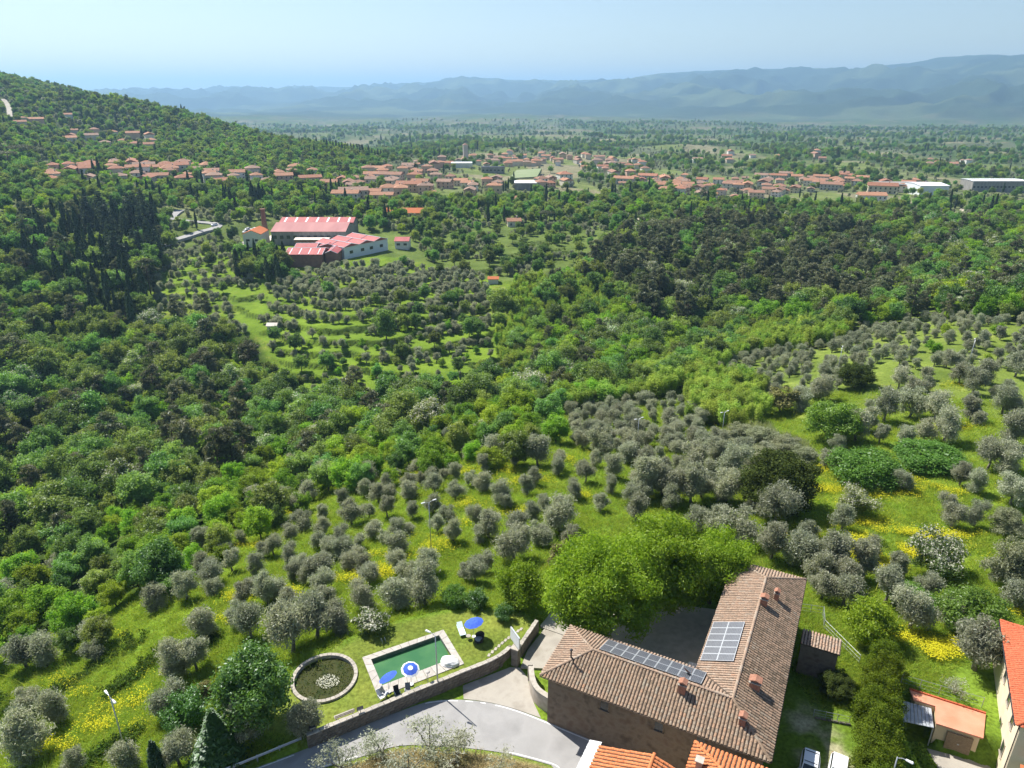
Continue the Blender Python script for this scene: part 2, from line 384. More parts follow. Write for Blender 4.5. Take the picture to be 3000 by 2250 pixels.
lw = (np.zeros(RG.shape)); lw[:nr] = sstep(.4, -.6, sdL); lw = lw[..., None]
GC = GC*(1-lw) + (cc(.20,.225,.045)*(1-n2)+cc(.13,.185,.032)*n2)*lw
iw = np.zeros(RG.shape); iw[:nr] = sstep(.5, -.5, si); iw = iw[..., None]
bl = blur((inpoly(UG, VG, [(0,395),(700,385),(1330,400),(2212,410),(2212,500),(1600,480),(1330,510),(1260,585),(1080,610),(880,560),(560,520),(480,520),(330,600),(330,448),(0,478)]) & (RG < 1200)).astype(float), 5)[..., None]
GC = GC*(1-bl*.75) + (cc(.105,.140,.045)*(.7+.6*n1))*bl*.75
GC = GC*(1-iw) + (cc(.36,.27,.16)*(1-sstep(.45,.7,n1))+cc(.16,.19,.06)*sstep(.45,.7,n1))*iw
gr = np.zeros(RG.shape); gr[:nr] = sstep(2.2, 1.0, np.hypot((XG[:nr]-29.6)/1.6, (YG[:nr]-49.8)/3)); gr = (gr*sstep(.35,.6,n2[...,0]))[..., None]
GC = GC*(1-gr*.8) + cc(.48,.42,.30)*gr*.8
# valley patchwork
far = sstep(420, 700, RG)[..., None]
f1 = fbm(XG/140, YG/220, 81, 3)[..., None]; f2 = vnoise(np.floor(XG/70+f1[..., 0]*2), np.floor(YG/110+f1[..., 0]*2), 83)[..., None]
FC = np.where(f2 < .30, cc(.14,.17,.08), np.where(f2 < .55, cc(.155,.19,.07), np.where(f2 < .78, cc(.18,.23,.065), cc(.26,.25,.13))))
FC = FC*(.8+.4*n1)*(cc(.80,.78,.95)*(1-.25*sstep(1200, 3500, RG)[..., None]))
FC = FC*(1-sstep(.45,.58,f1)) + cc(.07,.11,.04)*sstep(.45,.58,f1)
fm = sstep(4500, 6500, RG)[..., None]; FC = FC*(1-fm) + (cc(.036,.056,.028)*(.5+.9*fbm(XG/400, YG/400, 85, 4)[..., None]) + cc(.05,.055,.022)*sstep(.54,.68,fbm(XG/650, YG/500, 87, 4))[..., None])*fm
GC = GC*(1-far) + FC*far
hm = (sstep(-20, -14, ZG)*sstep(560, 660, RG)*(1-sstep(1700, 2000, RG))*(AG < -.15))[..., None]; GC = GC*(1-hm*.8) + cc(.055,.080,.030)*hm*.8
ii_, jj_ = np.meshgrid(np.arange(NR-1), np.arange(NA-1), indexing='ij')
FG = np.stack([ii_*NA+jj_, ii_*NA+jj_+1, (ii_+1)*NA+jj_+1, (ii_+1)*NA+jj_], -1)      # quads
def ground_material():
    m, N, L = newmat('ground')
    o = N.new('ShaderNodeOutputMaterial'); p = N.new('ShaderNodeBsdfPrincipled'); p.inputs['Roughness'].default_value = 1; p.inputs['Specular IOR Level'].default_value = .05
    L.new(p.outputs[0], o.inputs[0])
    at = N.new('ShaderNodeAttribute'); at.attribute_name = 'cover'
    ge = N.new('ShaderNodeNewGeometry')
    nz = N.new('ShaderNodeTexNoise'); nz.inputs['Scale'].default_value = 2.6; nz.inputs['Detail'].default_value = 6; nz.inputs['Roughness'].default_value = .65; L.new(ge.outputs['Position'], nz.inputs['Vector'])
    nb = N.new('ShaderNodeTexNoise'); nb.inputs['Scale'].default_value = .07; nb.inputs['Detail'].default_value = 8; nb.inputs['Roughness'].default_value = .7; L.new(ge.outputs['Position'], nb.inputs['Vector'])
    r1 = ramp(N, [(.3, (.55,.55,.5)), (.7, (1.4,1.4,1.35))]); L.new(nz.outputs[0], r1.inputs[0])
    r2 = ramp(N, [(.35, (.7,.74,.7)), (.65, (1.25,1.2,1.2))]); L.new(nb.outputs[0], r2.inputs[0])
    a = N.new('ShaderNodeMix'); a.data_type = 'RGBA'; a.blend_type = 'MULTIPLY'; a.inputs[0].default_value = 1; a.clamp_result = False
    b = N.new('ShaderNodeMix'); b.data_type = 'RGBA'; b.blend_type = 'MULTIPLY'; b.inputs[0].default_value = 1
    L.new(at.outputs['Color'], a.inputs[6]); L.new(r1.outputs[0], a.inputs[7]); L.new(a.outputs[2], b.inputs[6]); L.new(r2.outputs[0], b.inputs[7])
    L.new(b.outputs[2], p.inputs['Base Color'])
    bp = N.new('ShaderNodeBump'); bp.inputs['Strength'].default_value = .5; bp.inputs['Distance'].default_value = .15; L.new(nz.outputs[0], bp.inputs['Height']); L.new(bp.outputs[0], p.inputs['Normal'])
    return m
M_GROUND = ground_material()
HILLM = ((RG > 620) & (RG < 1750) & (AG < -.19) & (ZG > -17-(RG-620)*.002))[:-1, :-1]
MTN = ((RG > R0[None]*1.02))[:-1, :-1]
def ground_piece(name, mask):
    f = FG[mask]; used, inv = np.unique(f, return_inverse=True)
    V = np.stack([XG, YG, ZG], -1).reshape(-1, 3)[used]
    me = mesh_np(name, V, inv.reshape(f.shape)[:, ::-1] if False else inv.reshape(f.shape), [M_GROUND], smooth=True)
    ca = me.color_attributes.new('cover', 'FLOAT_COLOR', 'POINT')
    c4 = np.ones((len(used), 4), np.float32); c4[:, :3] = GC.reshape(-1, 3)[used]; ca.data.foreach_set('color', c4.ravel())
    o = link(name, me); o['kind'] = 'structure'; return o
ground_piece('ground', ~HILLM & ~MTN); ground_piece('hill', HILLM & ~MTN); ground_piece('mountains', MTN)
# ---------------------------------------------------------------- plant library
M_BARK = pmat('bark', (.10,.075,.05), (.17,.13,.10), 4, .95)
M_BARKO = pmat('olive_bark', (.16,.14,.11), (.26,.23,.19), 4, .95)
L_OLIVE = leafmat('olive_leaf', (.29,.31,.21), (.47,.485,.365), .42, .02, .20, (1.0,1.05,.75))
L_BROAD = leafmat('broadleaf', (.130,.225,.050), (.24,.365,.098), .50, .02, .42)
L_BRIGHT = leafmat('bright_leaf', (.20,.345,.030), (.32,.47,.060), .50, .01, .26)
L_LIME = leafmat('lime_leaf', (.165,.278,.018), (.28,.39,.032), .46, .01, .12)
L_LOCUST = leafmat('locust_leaf', (.24,.37,.060), (.38,.49,.12), .50, .0, .22)
L_DARK = leafmat('evergreen_leaf', (.045,.100,.020), (.10,.18,.038), .32, .04, .25)
L_PINE = leafmat('pine_needle', (.125,.145,.075), (.21,.225,.13), .3, .02, .25)
L_CYP = leafmat('cypress_leaf', (.038,.075,.028), (.080,.125,.048), .25, .02, .22)
L_CEDAR = leafmat('cedar_needle', (.048,.080,.048), (.095,.135,.078), .25, .02, .2)
L_HEDGE = leafmat('hedge_leaf', (.085,.14,.014), (.175,.235,.028), .4, .0, .1)
L_WHITE = leafmat('blossom', (.55,.55,.42), (.75,.74,.62), .3, .0, .1, (1,1,.9))
L_REED = leafmat('reed_blade', (.26,.29,.16), (.40,.43,.26), .45, .0, .15)
def nrm(a): return a/np.maximum(np.linalg.norm(a, axis=1, keepdims=True), 1e-9)
def leaves(P, Nv, size, aspect, rng, jit=.55):
    """rhombic leaf sprays: centres P facing Nv; returns verts, quads"""
    n = len(P); Nv = nrm(nrm(Nv) + rng.normal(0, jit, (n, 3)))
    t = nrm(np.cross(Nv, rng.normal(0, 1, (n, 3)))); b = np.cross(Nv, t)
    s = size*rng.uniform(.6, 1.35, (n, 1)); a = s*aspect
    fold = Nv*s*.18
    V = np.stack([P - t*s - fold, P + b*a, P + t*s - fold, P - b*a], 1).reshape(-1, 3)
    return V, np.arange(4*n).reshape(n, 4)
def sph(rng, n):
    return nrm(rng.normal(0, 1, (n, 3)))
def clumps(C, Rc, n, rng, up=.25, size=.4, aspect=.5, squash=1.0, fill=.75, jit=.55):
    """leaf sprays over the shells of clumps with centres C and radii Rc, n sprays per unit of area weight"""
    w = Rc**2/np.sum(Rc**2); k = rng.choice(len(C), n, p=w)
    d = sph(rng, n); d[:, 2] += up; d = nrm(d)
    rr = Rc[k]*rng.uniform(fill, 1.05, n)
    P = C[k] + d*rr[:, None]*np.array([1, 1, squash])
    return leaves(P, d, size, aspect, rng, jit)
def limb_mesh(H, tips, r0, rng, base=(0, 0, 0), fork=.35, n=6):
    mb = MB(); b = Vector(base); f = Vector((rng.normal(0, .03)*H, rng.normal(0, .03)*H, H*fork))
    mb.tube([b, b.lerp(f, .5)+Vector((rng.normal(0, .01)*H, 0, 0)), f], [r0*1.25, r0, r0*.85], n)
    for t in tips:
        t = Vector(t); m = f.lerp(t, .5) + Vector((0, 0, (t.z-f.z)*.12)); mb.tube([f - (f-b)*.05, m, t], [r0*.55, r0*.35, r0*.12], 5, False)
    return mb
KINDS = {}
def reg(kind, crown, trunk, cm, tm, H):
    KINDS.setdefault(kind, []).append(dict(crown=crown, trunk=trunk, H=H))
def finish(kind, VF, mats, trunk, tmat, H, midx=None):
    V, F = VF
    i = len(KINDS.get(kind, []))
    cm = mesh_np(kind+'_crown', V, F, mats, midx); tr = trunk.mesh(kind+'_trunk', tmat, True)
    reg(kind, cm, tr, mats, tmat, H)
def cat_vf(parts):
    V = []; F = []; n = 0
    for v, f in parts: V.append(v); F.append(f+n); n += len(v)
    return np.concatenate(V), np.concatenate(F)
def broad(kind, seed, mat, H=10., wid=.40, low=.22, nc=64, nl=8000, ls=.025, extra=None, tmat=None, cr=(.07, .15), rr=(.45, 1.0)):
    rng = np.random.default_rng(seed)
    cz = H*(low+1)/2; rz = H*(1-low)/2
    d = sph(rng, nc*3); d = d[d[:, 2] > -.65][:nc]
    rad = rng.uniform(*rr, len(d)); C = d*rad[:, None]*np.array([wid*H, wid*H*rng.uniform(.85, 1.1), rz]); C[:, 2] += cz
    C *= (1 + rng.normal(0, .06, (len(d), 1)))
    Rc = rng.uniform(*cr, len(d))*H
    parts = [clumps(C, Rc, nl, rng, .35, ls*H, .50, .85, .45, .65)]; q_ = rng.choice(len(C), nl//6); dq = sph(rng, nl//6); dq[:, 2] = np.abs(dq[:, 2]); parts.append(leaves(C[q_]+dq*(Rc[q_]*rng.uniform(.95, 1.5, nl//6))[:, None], dq+np.array([0, 0, .5]), ls*H, .4, rng, .7))
    core = sph(rng, nl//6)*rng.uniform(0, .7, (nl//6, 1))*np.array([wid*H, wid*H, rz]) + np.array([0, 0, cz])
    parts.append(leaves(core, sph(rng, len(core)), ls*H*1.6, .6, rng))
    V, F = cat_vf(parts); mats = [mat]; midx = np.zeros(len(F), int)
    if extra:                                       # blossom on the upper outside
        k = rng.random(len(F)) < extra*sstep(.4*H, .8*H, V[F[:, 0], 2]); midx[k] = 1; mats = [mat, L_WHITE]
    tips = C[rng.choice(len(C), 6, False)]
    finish(kind, (V, F), mats, limb_mesh(H, tips, .022*H, rng, fork=low+.12), tmat or M_BARK, H, midx)
for s in range(6): broad('broadleaf', 100+s, L_BROAD, wid=[.36,.42,.40,.34,.45,.38][s], low=[.2,.15,.22,.12,.2,.1][s])
for s in range(3): broad('bright', 120+s, L_BRIGHT, wid=[.40,.46,.38][s], low=.06)
for s in range(2): broad('blossom', 130+s, L_BROAD, wid=.40, low=.12, extra=[.28,.45][s])
for s in range(3): broad('shrub', 140+s, L_BRIGHT if s else L_BROAD, H=3., wid=.55, low=.0, nl=1500, ls=.06, nc=20, cr=(.15,.26))
for s in range(2): broad('darktree', 150+s, L_DARK, wid=.46, low=.05, nl=6500, nc=46, ls=.030)
def olive(seed, nl=8000, H=4.0, kind='olive', w=.44, ls=.029, nc=15, mat=None):
    rng = np.random.default_rng(seed)
    C = sph(rng, nc)*rng.uniform(.25, .80, (nc, 1))*np.array([w*H, w*H, .50*H]) + np.array([0, 0, .50*H])
    Rc = rng.uniform(.13, .21, nc)*H
    Rc *= rng.uniform(.7, 1.25, nc); V1 = clumps(C, Rc, nl, rng, .3, ls*H, .30, 1.1, .15, .9)
    k = nl//4; d = sph(rng, k); d[:, 2] = np.abs(d[:, 2])*.9; c2 = rng.choice(nc, k)    # stray twigs past the outline
    V2 = leaves(C[c2]+d*(Rc[c2]*rng.uniform(.9, 1.55, k))[:, None], np.cross(d, sph(rng, k)), ls*H*1.1, .26, rng)
    finish(kind, cat_vf([V1, V2]), [mat or L_OLIVE], limb_mesh(H, C[rng.choice(nc, 5, False)], .036*H, rng, fork=.22), M_BARKO, H)
for s in range(9): olive(200+s, w=[.34,.38,.32,.42,.35,.37,.44,.31,.40][s], nc=[12,14,10,16,12,11,18,10,14][s])
for s in range(2): olive(220+s, nl=900, kind='thin_olive', w=.5, nc=13, ls=.030)     # pruned, see-through
def pine(seed, H=14.):
    rng = np.random.default_rng(seed); parts = []; nl = 10; tips = []
    for i in range(nl):
        t = i/(nl-1); z = H*(.42+.55*t); rad = H*(.20*math.sin(math.pi*(.18+.75*t))+.03); m = 3 if i < nl-1 else 2
        for j in range(m):
            a = rng.uniform(0, 6.28); rr = rad*rng.uniform(.45, 1); c = np.array([[rr*math.cos(a), rr*math.sin(a), z+rng.normal(0, .02*H)]]); tips.append(c[0])
            parts.append(clumps(c, np.array([H*rng.uniform(.065, .105)]), 110, rng, .5, .028*H, .30, .6, .4, .7))
    mb = MB(); mb.tube([(0, 0, 0), (.01*H, 0, H*.5), (0, .01*H, H*.95)], [.016*H, .012*H, .004*H], 7)
    for t in tips[:22]: mb.tube([(0, 0, t[2]-.03*H), tuple(t)], [.005*H, .002*H], 4, False)
    finish('pine', cat_vf(parts), [L_PINE], mb, M_BARK, H)
for s in range(4): pine(300+s)
def umbrella_pine(seed, H=13.):
    rng = np.random.default_rng(seed); n = 26; a = rng.uniform(0, 6.28, n); rr = H*.42*np.sqrt(rng.random(n))
    C = np.stack([rr*np.cos(a), rr*np.sin(a), H*(.86-.10*(rr/(H*.42))**2)+rng.normal(0, .01*H, n)], 1)
    V = clumps(C, np.full(n, .11*H), 3400, rng, .5, .028*H, .35, .55, .4, .7)
    finish('umbrella_pine', V, [L_PINE], limb_mesh(H, C[:9], .02*H, rng, fork=.55), M_BARK, H)
umbrella_pine(320); umbrella_pine(321)
def cypress(seed, H=14., w=.075):
    rng = np.random.default_rng(seed); n = 2000
    t = rng.random(n)**.8; a = rng.uniform(0, 6.28, n); lump = 1+.16*np.sin(a*3+t*14+seed)+.1*np.sin(a*5-t*23)
    rad = w*H*np.sin(np.pi*np.clip(.12+.88*t, 0, 1))**.75*lump*rng.uniform(.75, 1.04, n)
    P = np.stack([rad*np.cos(a), rad*np.sin(a), H*(.04+.97*t)], 1); d = np.stack([np.cos(a), np.sin(a), np.full(n, .5)], 1)
    V = leaves(P, d, .026*H, .4, rng, .45)
    mb = MB(); mb.tube([(0, 0, 0), (0, 0, H*.85)], [.015*H, .004*H], 6)
    finish('cypress', V, [L_CYP], mb, M_BARK, H)
for s, w in enumerate((.07, .085, .10)): cypress(340+s, w=w)
def cedar(seed, H=20.):
    rng = np.random.default_rng(seed); parts = []; mb = MB(); mb.tube([(0, 0, 0), (0, 0, H)], [.02*H, .003*H], 7)
    for i in range(17):
        t = i/16; z = H*(.10+.88*t); L0 = H*.27*(1-t)**.75+.02*H
        for j in range(6 if t < .8 else 3):
            a = rng.uniform(0, 6.28); L = L0*rng.uniform(.7, 1.1); d = np.array([math.cos(a), math.sin(a), -.12])
            k = max(3, int(L/(.05*H))); C = np.array([d*L*(q+1)/k + np.array([0, 0, z]) for q in range(k)])
            parts.append(clumps(C, np.full(k, .045*H), 16*k, rng, .6, .026*H, .4, .45, .3, .5))
            if t < .7: mb.tube([(0, 0, z), tuple(C[-1])], [.005*H, .002*H], 4, False)
    finish('cedar', cat_vf(parts), [L_CEDAR], mb, M_BARK, H)
cedar(360); cedar(361)
def locust(seed, H=9.):
    rng = np.random.default_rng(seed); n = 22; P = []; mb = MB()
    for i in range(7):
        a = rng.uniform(0, 6.28); rr = .16*H*math.sqrt(rng.random()); lean = rng.normal(0, .06, 2)*H; h = H*rng.uniform(.75, 1)
        b = Vector((rr*math.cos(a), rr*math.sin(a), 0)); e = b+Vector((*lean, h)); mb.tube([b, b.lerp(e, .5), e], [.009*H, .006*H, .002*H], 5)
        k = 620; t = rng.random(k)*.72+.3; c = np.array([b.lerp(e, float(x)) for x in t]); d = sph(rng, k)
        P.append(leaves(c+d*(rng.random((k, 1))**.5)*(.15*H)*np.sin(np.pi*np.clip(t, .1, .72))[:, None], d+np.array([0, 0, .6]), .027*H, .36, rng, .6))
    finish('locust', cat_vf(P), [L_LOCUST], mb, M_BARK, H)
for s in range(3): locust(380+s)
# merged low copies for the uncountable rest
def merged(kind, idx, keep=1.0):
    k = KINDS[kind][idx]; c, t = k['crown'], k['trunk']
    V1 = np.empty(len(c.vertices)*3, np.float32); c.vertices.foreach_get('co', V1); V1 = V1.reshape(-1, 4, 3)
    rng = np.random.default_rng(idx+5); n = len(V1); s = rng.permutation(n)[:int(n*keep)]; g = keep**-.42
    mid = V1[s].mean(1, keepdims=True); Q = (mid+(V1[s]-mid)*g).reshape(-1, 3)
    mi0 = np.empty(n, np.int32); c.polygons.foreach_get('material_index', mi0)
    F = [tuple(f) for f in np.arange(len(Q)).reshape(-1, 4)]; m = len(Q)
    V = [tuple(v) for v in Q] + [tuple(v.co) for v in t.vertices]; F2 = [tuple(i+m for i in p.vertices) for p in t.polygons]
    mats = list(c.materials)+[t.materials[0]]
    me = mesh_np(kind+'_whole', V, F+F2, mats, list(mi0[s])+[len(mats)-1]*len(F2))
    return bpy.data.objects.new(kind+'_whole', me)
STUFF_COL = {}
def stuff_collection(key, entries):
    c = bpy.data.collections.new(key)
    for i, (kind, idx, keep) in enumerate(entries):
        o = merged(kind, idx, keep); o.name = '%s_%02d' % (key, i); c.objects.link(o)
    return c
def scatter_stuff(name, coll, pts, idx, scl, rot, label, cat):
    """one uncountable mass: points carrying instances of the collection's plants"""
    me = bpy.data.meshes.new(name); n = len(pts); me.vertices.add(n); me.vertices.foreach_set('co', np.asarray(pts, np.float32).ravel())
    for nm, ty, arr in (('pick', 'INT', np.asarray(idx, np.int32)), ('size', 'FLOAT', np.asarray(scl, np.float32)), ('turn', 'FLOAT', np.asarray(rot, np.float32))):
        a = me.attributes.new(nm, ty, 'POINT'); a.data.foreach_set('value', arr)
    o = link(name, me); tag(o, label, cat, kind='stuff')
    ng = bpy.data.node_groups.new(name, 'GeometryNodeTree')
    ng.interface.new_socket('Geometry', in_out='INPUT', socket_type='NodeSocketGeometry'); ng.interface.new_socket('Geometry', in_out='OUTPUT', socket_type='NodeSocketGeometry')
    N, L = ng.nodes, ng.links; gi = N.new('NodeGroupInput'); go = N.new('NodeGroupOutput'); ip = N.new('GeometryNodeInstanceOnPoints')
    ci = N.new('GeometryNodeCollectionInfo'); ci.inputs['Collection'].default_value = coll; ci.inputs['Separate Children'].default_value = True; ci.inputs['Reset Children'].default_value = True
    ip.inputs['Pick Instance'].default_value = True
    def att(nm, ty):
        a = N.new('GeometryNodeInputNamedAttribute'); a.data_type = ty; a.inputs['Name'].default_value = nm; return a.outputs[0]
    cx = N.new('ShaderNodeCombineXYZ'); L.new(att('turn', 'FLOAT'), cx.inputs[2])
    L.new(gi.outputs[0], ip.inputs['Points']); L.new(ci.outputs[0], ip.inputs['Instance']); L.new(att('pick', 'INT'), ip.inputs['Instance Index'])
    L.new(cx.outputs[0], ip.inputs['Rotation']); L.new(att('size', 'FLOAT'), ip.inputs['Scale']); L.new(ip.outputs[0], go.inputs[0])
    md = o.modifiers.new('scatter', 'NODES'); md.node_group = ng
    return o
def plant(name, kind, idx, loc, height, rz, label, cat, group=None, wide=1.0):
    k = KINDS[kind][idx % len(KINDS[kind])]; s = height/k['H']
    e = empty(name, loc, rz, label, cat, group, (s*wide, s*wide, s))
    link('trunk', k['trunk'], e); link('crown', k['crown'], e)
    return e
# ---------------------------------------------------------------- road, walls, lawn, pool
E1, E2 = Vector((.8925, -.451, 0)), Vector((.451, .8925, 0)); RZ = math.atan2(-.451, .8925)
M_ASPH = pmat('asphalt', (.240,.235,.230), (.325,.318,.310), .28, .9, .15, 30, c3=(.280,.274,.266), detail=12)
M_CONC = pmat('concrete_paving', (.27,.24,.20), (.38,.35,.30), .5, .9, .1, 12, c3=(.32,.29,.25), detail=8)
M_CONC2 = pmat('courtyard_gravel', (.40,.35,.27), (.52,.46,.36), 1.2, .95, .2, 20, detail=8)
M_PAINT = pmat('road_paint', (.78,.78,.76), (.62,.61,.60), 6, .7)
M_STONE = pmat('wall_stone', (.12,.105,.085), (.20,.18,.155), 1.6, .95, .6, 5, c3=(.15,.13,.11), detail=8)
M_STONEB = pmat('wall_block', (.115,.10,.082), (.20,.18,.155), 2.5, .95, .5, 6, rnd=.22)
M_CAP = pmat('cap_stone', (.33,.30,.25), (.45,.41,.355), 2.5, .9, .3, 8, rnd=.10)
M_COPE = pmat('pool_coping', (.38,.35,.31), (.48,.445,.40), 2.0, .8, .15, 9, rnd=.06)
M_METAL = pmat('galvanised', (.42,.44,.46), (.52,.54,.56), 5, .45, metal=.6, spec=.5)
M_DKMET = pmat('dark_metal', (.03,.03,.035), (.05,.05,.055), 5, .5, metal=.3)
M_WHITE = pmat('white_plastic', (.80,.80,.79), (.74,.74,.73), 4, .5)
M_BLUE = pmat('blue_canvas', (.035,.09,.46), (.05,.12,.52), 5, .85)
M_BLACK = pmat('black_fabric', (.025,.025,.03), (.045,.045,.05), 5, .8)
M_WOOD = pmat('wood', (.22,.15,.09), (.30,.21,.13), 6, .8)
def sheet(name, L, Rr, z, mat, z2=None):
    V = []; F = []
    for i, (a, b) in enumerate(zip(L, Rr)): V += [(a[0], a[1], z), (b[0], b[1], z)]
    for i in range(len(L)-1): F.append((2*i, 2*i+1, 2*i+3, 2*i+2))
    return MB().add(V, F).obj(name, mat)
UPPER = [(-52,33.5),(-38,40.4),(-30,44.4),(-23.8,47.5),(-19.5,49.6),(-9.6,55.05),(-7.4,55.5),(-5.5,55.52),(-3.9,55.4),(-2.,55.05),(-.2,54.5),(2.2,53.45)]
WALLF = Vector((2.67,52.43,0)) + E2*.62
for t in (3.0, 8, 14, 20, 30, 45): p = WALLF + E1*t - E2*.02; UPPER.append((p.x, p.y))
LOWER = [(-46,26.5),(-33,36.5),(-26,42.2),(-20.5,45.9),(-17.7,47.46),(-14.2,48.64),(-11.3,49.95),(-8.6,50.02),(-4.6,49.71),(-.85,49.17),(2.04,48.33),(4.6,47.46)]
for t in (3.5, 8, 14, 20, 30, 45): p = WALLF + E1*t - E2*5.3; LOWER.append((p.x, p.y))
def resample(P, n):
    P = np.array(P); s = np.r_[0, np.cumsum(np.hypot(*np.diff(P, axis=0).T))]; t = np.linspace(0, s[-1], n)
    return np.stack([np.interp(t, s, P[:, 0]), np.interp(t, s, P[:, 1])], 1)
def smoothpath(P, it=2):
    P = np.array(P, float)
    for _ in range(it): P = np.concatenate([P[:1], np.stack([P[:-1]*.75+P[1:]*.25, P[:-1]*.25+P[1:]*.75], 1).reshape(-1, 2), P[-1:]])
    return P
UPs, LOs = smoothpath(UPPER), smoothpath(LOWER)
def lerp_rows(A, B, f): return A*(1-f)+B*f
ra, rb = resample(UPs, 90), resample(LOs, 90)
road = sheet('road', ra, rb, -.01, M_ASPH); tag(road, kind='structure')
# painted edge lines
def painted(name, path, w, a, b, parent, off=0.0, z=-.002):
    P = resample(path, 400); s = np.r_[0, np.cumsum(np.hypot(*np.diff(P, axis=0).T))]; k = (s >= a) & (s <= b)
    if k.sum() < 2: return
    mb = MB(); Q = P[k]; d = np.gradient(Q, axis=0); d /= np.linalg.norm(d, axis=1, keepdims=True); nn = np.stack([-d[:, 1], d[:, 0]], 1)
    return sheet(name, Q+nn*(off-w/2), Q+nn*(off+w/2), z, M_PAINT)
def arclen(path, p):
    P = resample(path, 800); s = np.r_[0, np.cumsum(np.hypot(*np.diff(P, axis=0).T))]; return float(s[np.argmin(np.hypot(P[:, 0]-p[0], P[:, 1]-p[1]))])
s0 = arclen(UPs, (-9.2, 55.1))
for a, b in [(s0, s0+3.7), (s0+4.3, s0+5.3), (s0+5.8, s0+6.7), (s0+7.4, s0+19), (5, s0-13)]:
    o = painted('road_marking', UPs, .13, a, b, road, off=-.16)
    if o: o.parent = road
s1 = arclen(LOs, (-.6, 49.1)); o = painted('road_marking', LOs, .12, s1, s1+7.5, road, off=.18); o.parent = road
o = painted('road_marking', LOs, .12, 4, s1-14, road, off=.18); o.parent = road
# paved apron and drive up to the courtyard
ap = MB().prism([(-5.0,55.6),(-3.6,55.42),(-1.9,55.06),(-.2,54.52),(1.2,53.95),(2.9,53.2),(2.3,54.9),(1.9,56.4),(1.72,58.4),(.9,59.9),(-.2,60.0),(-5.2,57.4)], -.5, -.02).obj('apron', M_CONC); tag(ap, kind='structure')
dr = MB().prism([(.95,59.8),(3.6,59.6),(6.05,64.6),(3.75,65.75),(1.75,62.35)], -.4, .18).obj('driveway', M_CONC); tag(dr, kind='structure')
dr2 = MB().prism([(3.78,65.8),(6.08,64.66),(7.6,66.5),(7.3,69.8),(5.2,69.4),(3.3,66.3)], -.4, .2).obj('upper_driveway', M_CONC); tag(dr2, kind='structure')
yd = MB().prism([(6.1,64.4),(7.2,66.3),(9.5,71.0),(17,70.8),(25.8,69.0),(18.6,55.1),(6.5,61.2)], -.4, .08).obj('courtyard', M_CONC2); tag(yd, kind='structure')
# stone wall along the road: coursed blocks on a core, each cap slab its own piece
WP = [(-19.55,49.78),(-17,51.15),(-14.4,52.62),(-12,53.98),(-9.8,55.28),(-7.4,56.55),(-5.05,57.9),(-3.4,58.75),(-2.1,59.5),(-1.2,60.2),(-.6,60.85),(-.15,61.6)]
WPs = smoothpath(WP)
wall = empty('roadside_wall', (-9.8, 55.2, 0), 0, 'long rough stone wall with pale cap slabs between road and pool lawn', 'wall')
def at_wall(o): o.parent = wall; o.location = (o.location.x+9.8, o.location.y-55.2, o.location.z); return o
at_wall(MB().strip(resample(WPs, 60), .40, -.3, 1.50).obj('wall_core', M_STONE))
rgb = np.random.default_rng(5)
P = resample(WPs, 900); S = np.r_[0, np.cumsum(np.hypot(*np.diff(P, axis=0).T))]
def pt_on(s): return np.array([np.interp(s, S, P[:, 0]), np.interp(s, S, P[:, 1])])
def block_meshes(n, mat, sx, sy, sz, name):
    out = []
    for i in range(n):
        bm = bmesh.new(); bmesh.ops.create_cube(bm, size=1.0)
        r = np.random.default_rng(900+i)
        for v in bm.verts: v.co = Vector((v.co.x*sx+r.normal(0, sx*.04), v.co.y*sy+r.normal(0, sy*.05), v.co.z*sz+r.normal(0, sz*.05)))
        bmesh.ops.bevel(bm, geom=list(bm.edges), offset=min(sx, sy, sz)*.16, segments=1, affect='EDGES')
        me = bpy.data.meshes.new(name); bm.to_mesh(me); bm.free(); me.materials.append(mat); out.append(me)
    return out
CAPS = block_meshes(5, M_CAP, .62, .46, .11, 'cap_slab')
s = .3; i = 0
while s < S[-1]-.2:
    p = pt_on(s); q = pt_on(min(s+.1, S[-1])); a = math.atan2(q[1]-p[1], q[0]-p[0])
    at_wall(link('cap_slab', CAPS[i % 5], None, (p[0], p[1], 1.565+rgb.normal(0, .008)), a)); s += .645; i += 1
BLK = block_meshes(6, M_STONEB, .56, .16, .34, 'wall_block')
for row in range(4):                        # coursed face towards the road
    s = .2+.3*(row % 2)+rgb.uniform(0, .15)
    while s < S[-1]-.25:
        p = pt_on(s); q = pt_on(min(s+.1, S[-1])); a = math.atan2(q[1]-p[1], q[0]-p[0])
        o = link('wall_block', BLK[int(rgb.integers(0, 6))], None, (p[0]+math.sin(a)*.165, p[1]-math.cos(a)*.165, .18+row*.37+rgb.normal(0, .01)), a)
        at_wall(o); o.scale = (rgb.uniform(.85, 1.0), 1, rgb.uniform(.9, 1.02)); s += .60 if row else .63
# second stretch of wall beside the drive
w2 = empty('drive_wall', (.9, 61.6, 0), 0, 'short stone wall running back beside the concrete drive', 'wall')
MB().strip([(0, 0), (.95, 1.8), (2.0, 3.9)], .45, -.2, 1.55).obj('wall_core', M_STONE, w2)
for i in range(7):
    t = (i+.5)/7; link('cap_slab', CAPS[i % 5], w2, (2.0*t, 3.95*t, 1.62), math.atan2(3.95, 2.0))
